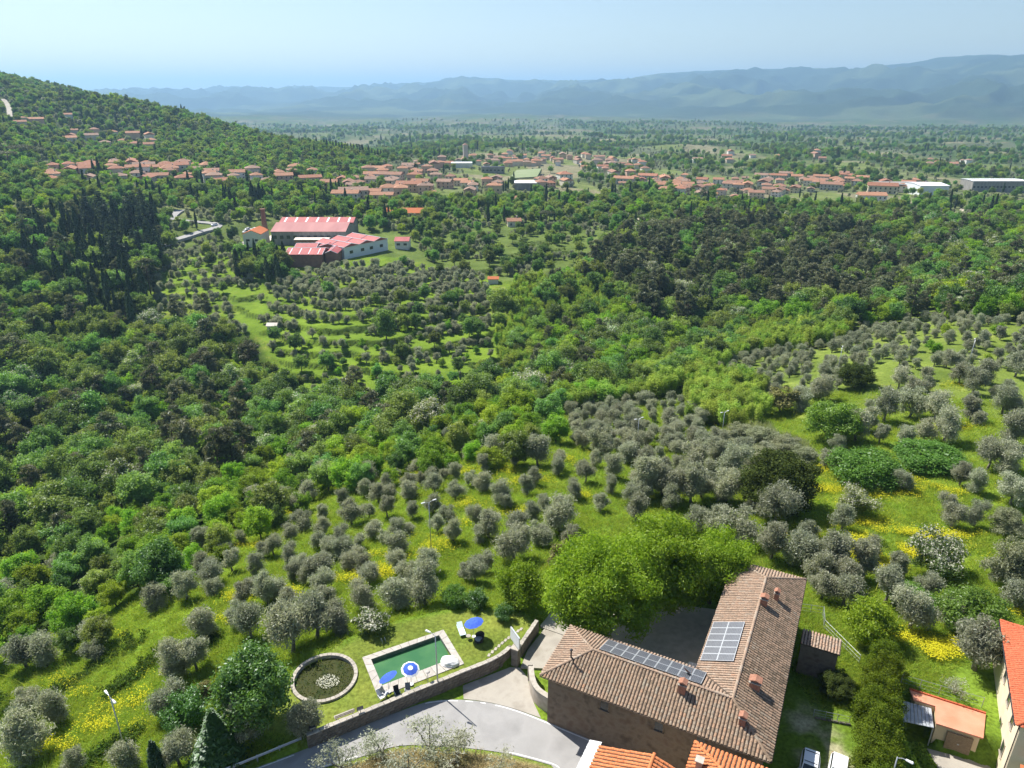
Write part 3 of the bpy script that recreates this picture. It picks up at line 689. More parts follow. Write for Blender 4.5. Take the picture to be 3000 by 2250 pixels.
# gate pillar with white sign board
gp = empty('gate_pillar', (.42, 60.45, 0), RZ, 'brick gate pillar at the mouth of the concrete drive', 'pillar')
MB().box(-.38, .38, -.38, .38, -.2, 2.25).obj('shaft', M_STONE, gp); MB().box(-.46, .46, -.46, .46, 2.25, 2.38).obj('cap', M_CAP, gp)
sg = empty('sign_board', (.34, 60.75, 2.38), math.radians(-63), 'white sign board standing on edge above the gate pillar', 'sign')
MB().box(-1.0, 1.0, -.07, .07, .18, 1.65).obj('panel', M_WHITE, sg); 
for dx in (-.55, .5): MB().box(dx-.03, dx+.03, -.03, .03, 0, .19).obj('post', M_DKMET, sg)
MB().box(-1.03, 1.03, -.085, .085, 1.65, 1.70).obj('frame', M_METAL, sg)
# curved parapet by the corner of the stone house
cw = empty('curved_parapet', (2.6, 55.6, 0), 0, 'pale curved parapet wall at the corner of the stone house', 'wall')
cpth = [(p[0]-2.6, p[1]-55.6) for p in smoothpath([(2.05,58.3),(2.0,57.5),(2.15,56.0),(2.6,54.95),(3.4,54.2),(4.1,53.7)], 3)]
MB().strip(cpth, .42, -.3, 1.9).obj('wall_core', pmat('parapet_plaster', (.36,.31,.25), (.48,.42,.35), 1.5, .95, .3, 6), cw)
MB().strip(cpth, .56, 1.9, 2.02).obj('coping', M_CAP, cw)
MB().box(-.92, -.42, 2.5, 3.0, -.3, 2.1).obj('end_pillar', M_CAP, cw)
# guard rail
gd = empty('guard_rail', (-22, 48.9, 0), 0, 'galvanised steel guard rail on the road edge below the dark tree', 'guard rail')
GRP = resample([(-33,43.6),(-28.5,45.6),(-25.4,47.1),(-20.2,50.05)], 8)
prof = [(.0, .62), (.05, .67), (.05, .73), (.0, .77), (.05, .81), (.05, .87), (.0, .94)]
V = []; F = []
dG = np.array([.866, .5]); nG = np.array([.5, -.866])
for i, p in enumerate(GRP):
    for a, z in prof: V.append((p[0]+22+nG[0]*a, p[1]-48.9+nG[1]*a, z))
m_ = len(prof)
for i in range(len(GRP)-1):
    for k in range(m_-1): F.append((i*m_+k, i*m_+k+1, (i+1)*m_+k+1, (i+1)*m_+k))
MB().add(V, F).obj('rail', M_METAL, gd)
for p in GRP: MB().box(-.05, .05, -.05, .05, -.5, .92).obj('post', M_METAL, gd, (p[0]+22-nG[0]*.07, p[1]-48.9-nG[1]*.07, 0))
# ---------------- pool
PO = [(-16.48,60.84),(-7.93,65.2),(-5.2,59.9),(-13.75,55.25)]; PI_ = [(-15.45,60.55),(-8.35,64.3),(-6.45,60.75),(-13.6,56.85)]
pool = empty('swimming_pool', (-10.9, 60.3, .5), 0, 'rectangular green swimming pool with broad pale stone edging', 'swimming pool')
def rel(p): return (p[0]+10.9, p[1]-60.3)
def water_material():
    m, N, L = newmat('pool_water'); o = N.new('ShaderNodeOutputMaterial'); p = N.new('ShaderNodeBsdfPrincipled')
    p.inputs['Base Color'].default_value = (.028,.135,.055,1); p.inputs['Roughness'].default_value = .06; p.inputs['IOR'].default_value = 1.33
    ge = N.new('ShaderNodeNewGeometry'); nz = N.new('ShaderNodeTexNoise'); nz.inputs['Scale'].default_value = .35; nz.inputs['Detail'].default_value = 4; L.new(ge.outputs['Position'], nz.inputs['Vector'])
    r = ramp(N, [(.35, (.045,.145,.060)), (.65, (.078,.195,.078))]); L.new(nz.outputs[0], r.inputs[0]); L.new(r.outputs[0], p.inputs['Base Color'])
    n2 = N.new('ShaderNodeTexNoise'); n2.inputs['Scale'].default_value = 3; L.new(ge.outputs['Position'], n2.inputs['Vector']); b = N.new('ShaderNodeBump'); b.inputs['Strength'].default_value = .05; L.new(n2.outputs[0], b.inputs['Height']); L.new(b.outputs[0], p.inputs['Normal'])
    L.new(p.outputs[0], o.inputs[0]); return m
pw = MB().add([(*rel(p), -.42) for p in PI_], [(0, 1, 2, 3)]).obj('water', water_material(), pool)
M_PWALL = pmat('pool_wall', (.10,.14,.11), (.16,.20,.15), 1.5, .8)
V = [(*rel(p), z) for z in (-1.4, -.001) for p in PI_]; MB().add(V, [(0,1,5,4),(1,2,6,5),(2,3,7,6),(3,0,4,7)]).obj('basin', M_PWALL, pool)
SL = {}
for e in range(4):                          # coping in single slabs with open joints
    a0, a1 = Vector(rel(PO[e])), Vector(rel(PO[(e+1) % 4])); b0, b1 = Vector(rel(PI_[e])), Vector(rel(PI_[(e+1) % 4])); n = 9 if e % 2 == 0 else 5
    for k in range(n):
        t0, t1 = (k+.02)/n, (k+.98)/n
        MB().prism([a0.lerp(a1, t0), a0.lerp(a1, t1), b0.lerp(b1, t1), b0.lerp(b1, t0)][::-1], -.12, .07+rgb.normal(0, .004)).obj('coping_slab', M_COPE, pool)
lad = MB()
for dx in (0, .4): lad.tube([(-3.9+dx*.85, 3.0+dx*.45, .05), (-3.9+dx*.85, 3.0+dx*.45, .5), (-3.7+dx*.85, 2.7+dx*.45, .45), (-3.65+dx*.85, 2.6+dx*.45, -.6)], .025, 6)
lad.obj('ladder', M_METAL, pool)
# ---------------- round pond
pond = empty('round_pond', (*PONDC, .5), 0, 'round weedy pond inside a low pale stone ring', 'pond')
M_POND = pmat('pond_weed', (.020,.036,.008), (.050,.055,.016), .8, .7, .3, 6, c3=(.032,.042,.011), detail=8, spec=.08)
MB().lathe([(0.001, -.22), (PONDR-.1, -.22)], 40).obj('weedy_water', M_POND, pond)
for k in range(44):
    a0, a1 = 2*math.pi*(k+.03)/44, 2*math.pi*(k+.97)/44
    MB().prism([(math.cos(a)*r, math.sin(a)*r) for a, r in ((a0, PONDR-.16), (a0, PONDR+.22), (a1, PONDR+.22), (a1, PONDR-.16))], -.45, .22+rgb.normal(0, .008)).obj('ring_stone', M_CAP, pond)
# patch of white water flowers
lp = []
rl = np.random.default_rng(8)
for k in range(260):
    a = rl.uniform(0, 6.28); r = 1.15*math.sqrt(rl.random()); lp.append((.45+r*math.cos(a)*1.1, -.35+r*math.sin(a)*.85))
V, F = leaves(np.array([(x, y, -.12+rl.uniform(0, .06)) for x, y in lp]), np.tile([0, 0, 1.], (len(lp), 1)), .075, .8, rl, .35)
pf = link('white_flowers', mesh_np('white_flowers', V, F, [L_WHITE]), pond); pf['kind'] = 'stuff'
V, F = leaves(np.stack([rl.uniform(-2.9, 2.9, 900), rl.uniform(-2.9, 2.9, 900), rl.uniform(-.2, -.05, 900)], 1), np.tile([0, 0, 1.], (900, 1)), .10, .4, rl, .7)
k = np.hypot(V[F[:, 0], 0], V[F[:, 0], 1]) < 2.9
wf = link('water_weeds', mesh_np('water_weeds', V, F[k], [leafmat('pond_leaf', (.035,.065,.010), (.085,.10,.025), .25, .0, .1)]), pond); wf['kind'] = 'stuff'
# ---------------- things round the pool
def parasol(loc, r, label, tilt=(0, 0), striped=False, h=2.3):
    e = empty('parasol', loc, 0, label, 'parasol')
    MB().tube([(0, 0, 0), (0, 0, h)], .025, 8).obj('pole', M_WHITE, e); MB().lathe([(.001, .09), (.22, .08), (.25, 0)], 12).obj('base', M_WHITE, e)
    n = 10; cn = empty('canopy_tmp') if False else None
    def ringpt(f, k, sag=True):
        a = 2*math.pi*k/n; return (r*f*math.cos(a), r*f*math.sin(a), h+.02-.48*r*f*f*.62)
    T_ = Matrix.Rotation(tilt[0], 3, 'X') @ Matrix.Rotation(tilt[1], 3, 'Y')
    def tp(p): q = T_ @ Vector((p[0], p[1], p[2]-h*.92)); return (q.x, q.y, q.z+h*.92)
    for k in range(n):
        bands = ((0, .28), (.28, .80), (.80, 1.0)) if striped else ((0, .5), (.5, 1.0))
        mb = {0: MB(), 1: MB(), 2: MB()}
        for bi, (f0, f1) in enumerate(bands):
            P4 = [tp(ringpt(f0, k)), tp(ringpt(f1, k)), tp(ringpt(f1, k+1)), tp(ringpt(f0, k+1))]
            mb[(1 if bi == 0 else 2) if striped and bi != 1 else 0].add(P4, [(0, 1, 2, 3)] if f0 > 0 else [(0, 1, 2)] if False else [(0, 1, 2, 3)])
        q = mb[0].obj('canopy_panel', M_BLUE, e)
        if striped: mb[1].obj('white_centre', M_WHITE, q); mb[2].obj('white_rim', M_WHITE, q)
        MB().tube([tp((0, 0, h-.02)), tp(tuple(np.array(ringpt(1, k))-np.array([0, 0, .02])))], .01, 4).obj('rib', M_WHITE, e)
    MB().lathe([(.03, 0), (.02, .08), (.001, .12)], 8, tp((0, 0, h))).obj('finial', M_WHITE, e)
    return e
parasol((-12.75,55.95,.57), 1.02, 'plain blue parasol tilted over the near pool corner', (-.25, -.45))
parasol((-10.55,56.95,.57), .98, 'blue parasol with white rim and centre at the pool edge', (.18, .1), True)
parasol((-4.35,64.1,.5), 1.12, 'plain blue parasol on the lawn beside the sun lounger', (-.12, -.2))
def lounger(loc, rz, mat, label, L=1.95):
    e = empty('sun_lounger', loc, rz, label, 'sun lounger')
    for i in range(9): MB().box(-L/2+i*.145, -L/2+i*.145+.125, -.31, .31, .30, .335).obj('slat', mat, e)
    M = Matrix.Translation((.32, 0, .32)) @ Matrix.Rotation(-.45, 4, 'Y'); MB().box(0, .70, -.31, .31, 0, .045, M).obj('backrest', mat, e)
    MB().box(-L/2, .95, -.35, -.31, .24, .34).obj('rail', mat, e); MB().box(-L/2, .95, .31, .35, .24, .34).obj('rail', mat, e)
    for x in (-L/2+.12, .75):
        for y in (-.30, .26): MB().box(x, x+.05, y, y+.04, 0, .25).obj('leg', mat, e)
    return e
lounger((-5.85,64.95,.5), math.radians(108), pmat('pale_blue_plastic', (.62,.74,.78), (.55,.68,.72), 4, .5), 'pale blue sun lounger on the lawn left of the parasol')
def round_chair(loc, rz, label):
    e = empty('wicker_armchair', loc, rz, label, 'armchair')
    MB().lathe([(.30, 0), (.52, .18), (.55, .34), (.48, .36), (.001, .33)], 18).obj('seat', M_BLACK, e)
    V = []; F = []
    for k in range(13):
        a = math.radians(-10+200*k/12); h = .42+.35*math.sin(math.pi*k/12)
        V += [(.55*math.cos(a), .55*math.sin(a), .3), (.66*math.cos(a), .66*math.sin(a), h+.3), (.58*math.cos(a), .58*math.sin(a), h+.3), (.47*math.cos(a), .47*math.sin(a), .34)]
    for k in range(12):
        for j in range(4): F.append((k*4+j, k*4+(j+1) % 4, k*4+4+(j+1) % 4, k*4+4+j))
    MB().add(V, F).obj('backrest', M_BLACK, e); MB().lathe([(.40, .36), (.42, .44), (.001, .46)], 14).obj('cushion', M_METAL, e)
    return e
round_chair((-3.75,63.3,.5), math.radians(-60), 'black round armchair with grey cushion under the lawn parasol')
def side_table(loc, label, top=M_WHITE, r=.28):
    e = empty('side_table', loc, 0, label, 'table'); MB().lathe([(.001, .47), (r, .47), (r, .43), (.001, .43)], 16).obj('table_top', top, e)
    for k in range(3): a = k*2.09; MB().tube([(r*.6*math.cos(a), r*.6*math.sin(a), 0), (r*.35*math.cos(a), r*.35*math.sin(a), .43)], .018, 5).obj('leg', top, e)
side_table((-4.95,63.75,.5), 'small round table between lounger and black armchair', M_CAP)
def deck_chair(loc, rz, mat, label):
    e = empty('deck_chair', loc, rz, label, 'chair')
    MB().box(-.27, .27, -.27, .25, .36, .40).obj('seat', mat, e); M = Matrix.Translation((0, .25, .38)) @ Matrix.Rotation(-.4, 4, 'X'); MB().box(-.27, .27, 0, .04, 0, .72, M).obj('backrest', mat, e)
    for x in (-.29, .26):
        for y in (-.25, .22): MB().box(x, x+.035, y, y+.035, 0, .6 if y < 0 else .62).obj('leg', M_WHITE, e)
        MB().box(x, x+.04, -.27, .27, .58, .61).obj('armrest', M_WHITE, e)
deck_chair((-11.75,55.35,.57), math.radians(28), M_BLACK, 'dark deck chair left of the folding chair by the wall')
deck_chair((-10.75,55.65,.57), math.radians(5), pmat('grey_fabric', (.18,.19,.2), (.25,.26,.27), 5, .8), 'grey folding chair with white arms below the striped parasol')
deck_chair((-13.35,54.95,.57), math.radians(40), M_WHITE, 'white deck chair at the near corner of the pool')
deck_chair((-13.0,55.35,.57), math.radians(65), M_METAL, 'light grey chair beside the white deck chair')
# white cover heaped on the pool corner
bm = bmesh.new(); bmesh.ops.create_icosphere(bm, subdivisions=4, radius=1)
rc = np.random.default_rng(4)
for v_ in bm.verts:
    n_ = float(fbm(np.array(v_.co.x*2+5), np.array(v_.co.y*2+v_.co.z*3), 101)); k_ = .75+.5*n_
    v_.co = Vector((v_.co.x*1.05*k_, v_.co.y*.85*k_, max(0, v_.co.z)*.55*k_))
me = bpy.data.meshes.new('pool_cover'); bm.to_mesh(me); bm.free(); me.materials.append(M_WHITE)
for p_ in me.polygons: p_.use_smooth = True
tag(link('pool_cover', me, None, (-6.75, 60.1, .57), RZ), 'crumpled white cover heaped on the far-right pool edge', 'cover')
bm = bmesh.new(); bmesh.ops.create_icosphere(bm, subdivisions=3, radius=1)
for v_ in bm.verts:
    n_ = float(fbm(np.array(v_.co.x*3+9), np.array(v_.co.y*3+v_.co.z*3), 103)); k_ = .7+.6*n_; v_.co = Vector((v_.co.x*.95*k_, v_.co.y*.35*k_, max(0, v_.co.z)*.4*k_))
me = bpy.data.meshes.new('folded_parasol'); bm.to_mesh(me); bm.free(); me.materials.append(M_WHITE)
tag(link('folded_cloth', me, None, (-9.55, 56.25, .57), math.radians(28)), 'folded white cloth lying on the edging right of the striped parasol', 'cloth')
def floodlight(loc, rz, label):
    e = empty('floodlight', loc, rz, label, 'floodlight')
    MB().tube([(0, 0, 0), (0, 0, .35)], .03, 6).obj('post', M_DKMET, e); M = Matrix.Translation((0, 0, .5)) @ Matrix.Rotation(.45, 4, 'X')
    hd = MB().box(-.30, .30, -.10, .12, -.22, .24, M).obj('housing', M_DKMET, e); MB().box(-.25, .25, -.115, -.102, -.17, .19, M).obj('lens', M_METAL, hd)
for (x, y, t) in ((-19.0,50.1,'black floodlight on the left end of the roadside wall'), (-14.9,52.35,'black floodlight on the roadside wall between bench and pool')): floodlight((x, y, 1.63), math.radians(25), t)
bn = empty('garden_bench', (-16.55, 52.6, .5), math.radians(28.5), 'pale slatted bench against the roadside wall', 'bench')
for i in range(4): MB().box(-1.0, 1.0, i*.12, i*.12+.10, .42, .46).obj('slat', M_CAP, bn)
for i in range(2): MB().box(-1.0, 1.0, -.08, -.04, .58+i*.17, .70+i*.17).obj('back_slat', M_CAP, bn)
for x in (-.85, .80): MB().box(x, x+.06, -.05, .44, 0, .42).obj('leg', M_CAP, bn)
# stepping stones across the lawn
for k in range(11):
    t = k/10; x = -2.55+t*3.6; y = 61.2+t*4.1+.25*math.sin(t*3); m = block_meshes(1, M_CAP, .30, .42, .07, 'stepping_stone')[0] if k == 0 else m
    tag(link('stepping_stone', m, None, (x, y, .515), math.radians(-25)+rgb.normal(0, .1)), 'pale stepping stone in the row leading over the lawn to the drive', 'paving stone', 'stepping stones on the lawn')
# ---------------- street lamps
def street_lamp(loc, h, rz, label, arms=1, mat=M_METAL, head=.55):
    e = empty('street_lamp', loc, rz, label, 'street lamp')
    MB().tube([(0, 0, -.3), (0, 0, h*.5), (0, 0, h)], [.085, .07, .05], 8).obj('pole', mat, e, smooth=True)
    for k in range(arms):
        s_ = 1 if k == 0 else -1
        a = MB().tube([(0, 0, h-.1), (s_*.35, 0, h+.12), (s_*.65, 0, h+.16)], .03, 6).obj('arm', mat, e)
        MB().add([(s_*(.6+x*head), y, h+.13+z) for x, y, z in [(0,-.09,0),(1,-.13,.02),(1.15,0,.03),(1,.13,.02),(0,.09,0),(0,-.06,.09),(1,-.09,.12),(1,.09,.12),(0,.06,.09)]], [(0,1,2,3,4),(5,6,7,8),(0,1,6,5),(1,2,6),(2,7,6),(2,3,7),(3,4,8,7),(4,0,5,8)]).obj('lamp_head', M_WHITE, a)
    return e
street_lamp((-7.7,56.35,-.03), 7.6, math.radians(150), 'tall thin street lamp in front of the pool wall')
street_lamp((-38.6,51.7,float(ground_z(-38.6,51.7))), 8.2, math.radians(140), 'street lamp in the flowery grass at the bottom left corner', 2)
street_lamp((32.62,43.6,0), 6.0, math.radians(-40), 'street lamp in front of the tall hedge by the white cars')
for (u, v, vt, lab) in ((932,1195,1085,'lone lamp post among the olive trees behind the pool'),(1375,975,905,'lamp post at the edge of the closely planted olive patch'),(1558,950,890,'lamp post beside the pale reeds'),(1808,812,750,'pole in the meadow left of the far power pole'),(2088,805,733,'pole near the right edge of the far meadow')):
    x, y, z = hit(u, v); a, yy, d = ray_uv(u, vt); t = math.hypot(x, y)/math.hypot(a, yy); h = max(5, CAM_H+d*t-z)
    street_lamp((x, y, z), h, math.radians(30 if u < 1700 else 60), lab, 2)
# low mushroom lamp by the wall
ml = empty('garden_lamp', (-8.75,56.75,.57), 0, 'short mushroom garden lamp beside the pool wall', 'garden lamp')
MB().tube([(0, 0, 0), (0, 0, 1.9)], .03, 6).obj('pole', M_METAL, ml); MB().lathe([(.001, 2.02), (.18, 1.98), (.26, 1.9), (.05, 1.88)], 14).obj('lamp_shade', M_COPE, ml)
# ---------------------------------------------------------------- roofs with barrel tiles
def tile_material(name, cols, rough=.9):
    m, N, L = newmat(name); o = N.new('ShaderNodeOutputMaterial'); p = N.new('ShaderNodeBsdfPrincipled'); p.inputs['Roughness'].default_value = rough; p.inputs['Specular IOR Level'].default_value = .15; L.new(p.outputs[0], o.inputs[0])
    at = N.new('ShaderNodeAttribute'); at.attribute_name = 'tone'; r = ramp(N, [(i/(len(cols)-1), c) for i, c in enumerate(cols)]); L.new(at.outputs['Fac'], r.inputs[0])
    ge = N.new('ShaderNodeNewGeometry'); nz = N.new('ShaderNodeTexNoise'); nz.inputs['Scale'].default_value = 9; nz.inputs['Detail'].default_value = 5; L.new(ge.outputs['Position'], nz.inputs['Vector'])
    rr = ramp(N, [(.3, (.62,.60,.56)), (.7, (1.2,1.2,1.2))]); L.new(nz.outputs[0], rr.inputs[0])
    mx = N.new('ShaderNodeMix'); mx.data_type = 'RGBA'; mx.blend_type = 'MULTIPLY'; mx.inputs[0].default_value = 1; L.new(r.outputs[0], mx.inputs[6]); L.new(rr.outputs[0], mx.inputs[7]); L.new(mx.outputs[2], p.inputs['Base Color'])
    return m
M_TILE_SHADE = tile_material('shaded_old_tile', [(.145,.115,.08),(.23,.17,.12),(.31,.225,.16),(.36,.25,.175),(.31,.26,.20),(.42,.225,.13)])  # weathered tile for slopes turned from the sun, shade painted into the colour
M_TILE_LIT = tile_material('sunlit_pinkish_tile', [(.24,.185,.14),(.32,.24,.18),(.38,.275,.205),(.42,.29,.21),(.39,.315,.25),(.45,.26,.17)])  # lighter copy of that tile for sun-facing slopes, sunlight painted into the colour
M_TILE_NEW = tile_material('orange_tile', [(.52,.175,.075),(.58,.205,.085),(.62,.225,.095),(.66,.25,.11)])
M_TILE_RED = tile_material('red_tile', [(.50,.125,.06),(.56,.15,.075),(.60,.165,.085)])
M_UNDER = pmat('roof_bed', (.075,.055,.042), (.115,.085,.062), 3, .95)
def set_tone(me, tones):
    a = me.attributes.new('tone', 'FLOAT', 'FACE'); a.data.foreach_set('value', np.asarray(tones, np.float32))
def barrel(w, L, h, n=5, taper=.86):
    """one cover tile lying along +x (downhill), w wide, L long"""
    V = []
    for x, s, dz in ((0, taper, 0.0), (L, 1.0, .012)):
        for k in range(n+1):
            a = math.pi*k/n; V.append((x, -math.cos(a)*w/2*s, math.sin(a)*h*s+dz))
    F = [(k, k+1, n+1+k+1, n+1+k) for k in range(n)]
    F.append(tuple(range(n+1, 2*n+2)))
    return np.array(V), F
class Roof:
    def __init__(s, parent, mat_mass='stuff'): s.parent = parent; s.tiles = []
    def face(s, poly, mat, pitch=.32, run=.36, h=.075, seed=1, tone=(.15, .85), holes=(), wf=.68):
        """fill a planar roof polygon (3d, local) with rows of cover tiles running down its slope"""
        P = [Vector(p) for p in poly]; nrm_ = (P[1]-P[0]).cross(P[2]-P[0]).normalized()
        if nrm_.z < 0: nrm_ = -nrm_
        down = Vector((nrm_.x, nrm_.y, 0)); down = (down - nrm_*down.dot(nrm_)).normalized(); acr = nrm_.cross(down).normalized()
        o = P[0]; uv = [((p-o).dot(acr), (p-o).dot(down)) for p in P]
        a0, a1 = min(a for a, _ in uv), max(a for a, _ in uv); b0, b1 = min(b for _, b in uv), max(b for _, b in uv)
        nc = max(1, round((a1-a0)/pitch)); pt = (a1-a0)/nc; rg = np.random.default_rng(seed)
        nrw = int(math.ceil((b1-b0)/run))
        M = Matrix((down.to_4d(), acr.to_4d(), nrm_.to_4d(), (0, 0, 0, 1))).transposed()
        M = Matrix(((down.x, acr.x, nrm_.x), (down.y, acr.y, nrm_.y), (down.z, acr.z, nrm_.z)))
        cols_ = rg.random(nc)*.25
        for c in range(nc):
            a = a0+(c+.5)*pt
            for r in range(nrw):
                b = b1-(r+1)*run
                if not bool(inpoly(np.array([a]), np.array([b+run*.6]), uv)[0]): continue
                if any(h0 < a < h1 and g0 < b+run*.5 < g1 for h0, h1, g0, g1 in holes): continue
                pos = o + acr*(a+rg.normal(0, .010)) + down*(b+rg.normal(0, .012)) + nrm_*(.012+.0)
                tn = np.clip(rg.uniform(*tone)*.75 + cols_[c] + .25*(float(vnoise(a*.7, b*.7, seed))-.5), 0, 1)
                s.tiles.append((pos, M @ Matrix.Rotation(rg.normal(0, .025), 3, 'Z'), mat, pt*wf*1.12, run*1.12, h, float(tn)))
    def build(s, singles=300, name='roof_tile', key=None):
        wm = s.parent.matrix_basis
        key = key or (lambda t: (wm @ t[0]).y)
        s.tiles.sort(key=key); cache = {}
        for t in s.tiles[:singles]:
            k = (t[2].name, round(t[3], 3), round(t[4], 3), int(t[6]*5.99))
            if k not in cache:
                V, F = barrel(t[3], t[4], t[5]); me = mesh_np(name, V, F, [t[2]]); set_tone(me, [(k[3]+.5)/6]*len(F)); cache[k] = me
            o = link(name, cache[k], s.parent); M = t[1].to_4x4(); M.translation = t[0]; o.matrix_local = M
        byt = {}
        for t in s.tiles[singles:]: byt.setdefault(t[2].name, []).append(t)
        for mn, lst in byt.items():
            Vs = []; Fs = []; tn = []; n = 0
            for t in lst:
                V, F = barrel(t[3], t[4], t[5]); W = V @ np.array(t[1]).T + np.array(t[0]); Vs.append(W); Fs += [tuple(i+n for i in f) for f in F]; n += len(V); tn += [t[6]]*len(F)
            me = mesh_np('roof_tiles', np.concatenate(Vs), Fs, [lst[0][2]]); set_tone(me, tn); o = link('roof_tiles', me, s.parent); o['kind'] = 'stuff'
def ridge(parent, a, b, mat, w=.30, seed=3, step=.42, name='ridge_tile'):
    a, b = Vector(a), Vector(b); d = (b-a); L = d.length; d.normalize(); n = max(1, int(L/step)); up = Vector((0, 0, 1)); y = up.cross(d).normalized(); z = d.cross(y)
    M3 = Matrix(((d.x, y.x, z.x), (d.y, y.y, z.y), (d.z, y.z, z.z))); rg = np.random.default_rng(seed); V, F = barrel(w, L/n*1.12, .13); ms = []
    for i in range(4): me = mesh_np(name, V, F, [mat]); set_tone(me, [rg.uniform(.2, .95)]*len(F)); ms.append(me)
    for i in range(n):
        o = link(name, ms[int(rg.integers(0, 4))], parent); M = M3.to_4x4(); M.translation = a+d*(L/n*i)+Vector((0, 0, .03)); o.matrix_local = M
# ---------------------------------------------------------------- the stone house (L-shaped, local x along the front eave, y away from the road)
HA = Vector((2.67, 52.43, 0)); LX, WF, LY, WR = 21.2, 7.7, 27.0, 8.0; EV, RD = 6.3, 7.85
house = empty('stone_house', HA, RZ, 'L-shaped old stone farmhouse with weathered tile roofs and solar panels', 'house')
M_RUB = pmat('rubble_wall', (.115,.088,.066), (.20,.16,.125), 1.1, .95, .7, 7, c3=(.15,.108,.08), detail=9)
ov = .62
x0, x1, y0 = ov, LX-ov, ov; yF = WF-ov; xR = LX-WR+ov; yB = LY-ov
MB().prism([(x0, y0), (x1, y0), (x1, yB), (xR, yB), (xR, yF), (x0, yF)], -.6, EV-.05).obj('wall', M_RUB, house)
hw, hr = WF/2, WR/2; rx = LX-hr
A, B, C, D, Fp, V_ = (0,0,EV), (LX,0,EV), (LX,LY,EV), (LX-WR,LY,EV), (0,WF,EV), (LX-WR,WF,EV)
KK, JJ, EE = (hw,hw,RD), (rx,hw,RD), (rx,LY-hr,RD)
slab = MB()
for f in ([A,B,JJ,KK],[A,KK,Fp],[Fp,KK,JJ,V_],[B,C,EE,JJ],[C,D,EE],[D,V_,JJ,EE]): slab.add(f, [tuple(range(len(f)))])
slab.add([A,B,C,D,V_,Fp], [(0,1,2,3,4,5)])
slab.obj('roof', M_UNDER, house)
for p, q in ((A,B),(B,C),(C,D),(A,Fp)):
    p, q = Vector(p), Vector(q); dd = (q-p).normalized(); nn = Vector((dd.y, -dd.x, 0)) if (p, q) != (A, Fp) else Vector((-1, 0, 0))
    MB().tube([p+nn*.07+Vector((0, 0, -.08)), q+nn*.07+Vector((0, 0, -.08))], .06, 6).obj('gutter', pmat('copper_gutter', (.10,.07,.05), (.14,.10,.07), 3, .6) if (p.x == 0 and q.x > 1) else M_UNDER, house)
roof = Roof(house)
PVF = (hw+.25, rx-4.2); 
roof.face([A,B,JJ,KK], M_TILE_SHADE, seed=1, tone=(.2, .95)); roof.face([A,KK,Fp], M_TILE_LIT, seed=2)
roof.face([Fp,KK,JJ,V_], M_TILE_LIT, seed=3); roof.face([B,C,EE,JJ], M_TILE_SHADE, seed=4, tone=(.0, .75)); roof.face([C,D,EE], M_TILE_LIT, seed=5); roof.face([D,V_,JJ,EE], M_TILE_LIT, seed=6)  # right slope's tone range lowered, its shade painted into the tiles
roof.build(300)
for a, b in ((KK,JJ),(JJ,EE),(A,KK),(Fp,KK),(B,JJ),(C,EE),(D,EE)): ridge(house, a, b, M_TILE_LIT if a is not B else M_TILE_SHADE)
MB().tube([Vector(V_)+Vector((0, 0, .03)), Vector(JJ)+Vector((0, 0, .0))], .12, 6).obj('valley_gutter', M_UNDER, house)
# solar panels: 2 x 9 on the courtyard side of the front wing, 6 x 2 on the left slope of the rear wing
def pv_material():
    m, N, L = newmat('solar_cells'); o = N.new('ShaderNodeOutputMaterial'); p = N.new('ShaderNodeBsdfPrincipled'); p.inputs['Roughness'].default_value = .46; p.inputs['Specular IOR Level'].default_value = 1.0
    tc = N.new('ShaderNodeTexCoord'); w1 = N.new('ShaderNodeTexBrick'); w1.offset = 0; w1.inputs['Scale'].default_value = 1; w1.inputs['Brick Width'].default_value = .16; w1.inputs['Row Height'].default_value = .16; w1.inputs['Mortar Size'].default_value = .008
    w1.inputs['Color1'].default_value = (.060,.066,.080,1); w1.inputs['Color2'].default_value = (.080,.086,.10,1); w1.inputs['Mortar'].default_value = (.20,.21,.23,1); L.new(tc.outputs['Object'], w1.inputs[0]); L.new(w1.outputs[0], p.inputs['Base Color']); L.new(p.outputs[0], o.inputs[0]); return m
M_PV = pv_material(); M_ALU = pmat('panel_frame', (.62,.64,.66), (.56,.58,.60), 5, .4, metal=.4)
def pv_mesh(w, h):
    return MB().box(-w/2, w/2, -h/2, h/2, .0, .045).mesh('solar_panel', M_PV), (MB().box(-w/2, w/2, -h/2, -h/2+.045, -.01, .055).box(-w/2, w/2, h/2-.045, h/2, -.01, .055).box(-w/2, -w/2+.045, -h/2+.045, h/2-.045, -.01, .055).box(w/2-.045, w/2, -h/2+.045, h/2-.045, -.01, .055)).mesh('frame', M_ALU)
def pv_array(o, du, dv, nu, nv, w, h, gap=.02):
    n = du.cross(dv).normalized(); M3 = Matrix(((du.x, dv.x, n.x), (du.y, dv.y, n.y), (du.z, dv.z, n.z))); a, b = pv_mesh(w, h)
    for i in range(nu):
        for j in range(nv):
            p = o + du*((i+.5)*(w+gap)) + dv*((j+.5)*(h+gap)) + n*.17; q = link('solar_panel', a, house); M = M3.to_4x4(); M.translation = p; q.matrix_local = M; link('frame', b, q)
sl = math.atan2(RD-EV, hw); dv = Vector((0, math.cos(sl), -math.sin(sl)))
pv_array(Vector((hw+.55, hw+.22, RD-.22*math.tan(sl))), Vector((1, 0, 0)), dv, 9, 2, 1.08, 1.52)
sr = math.atan2(RD-EV, hr); dl = Vector((-math.cos(sr), 0, -math.sin(sr)))
pv_array(Vector((rx-.75, WF+.9, RD-.75*math.tan(sr))), Vector((0, 1, 0)), dl, 6, 2, 1.0, 1.62)
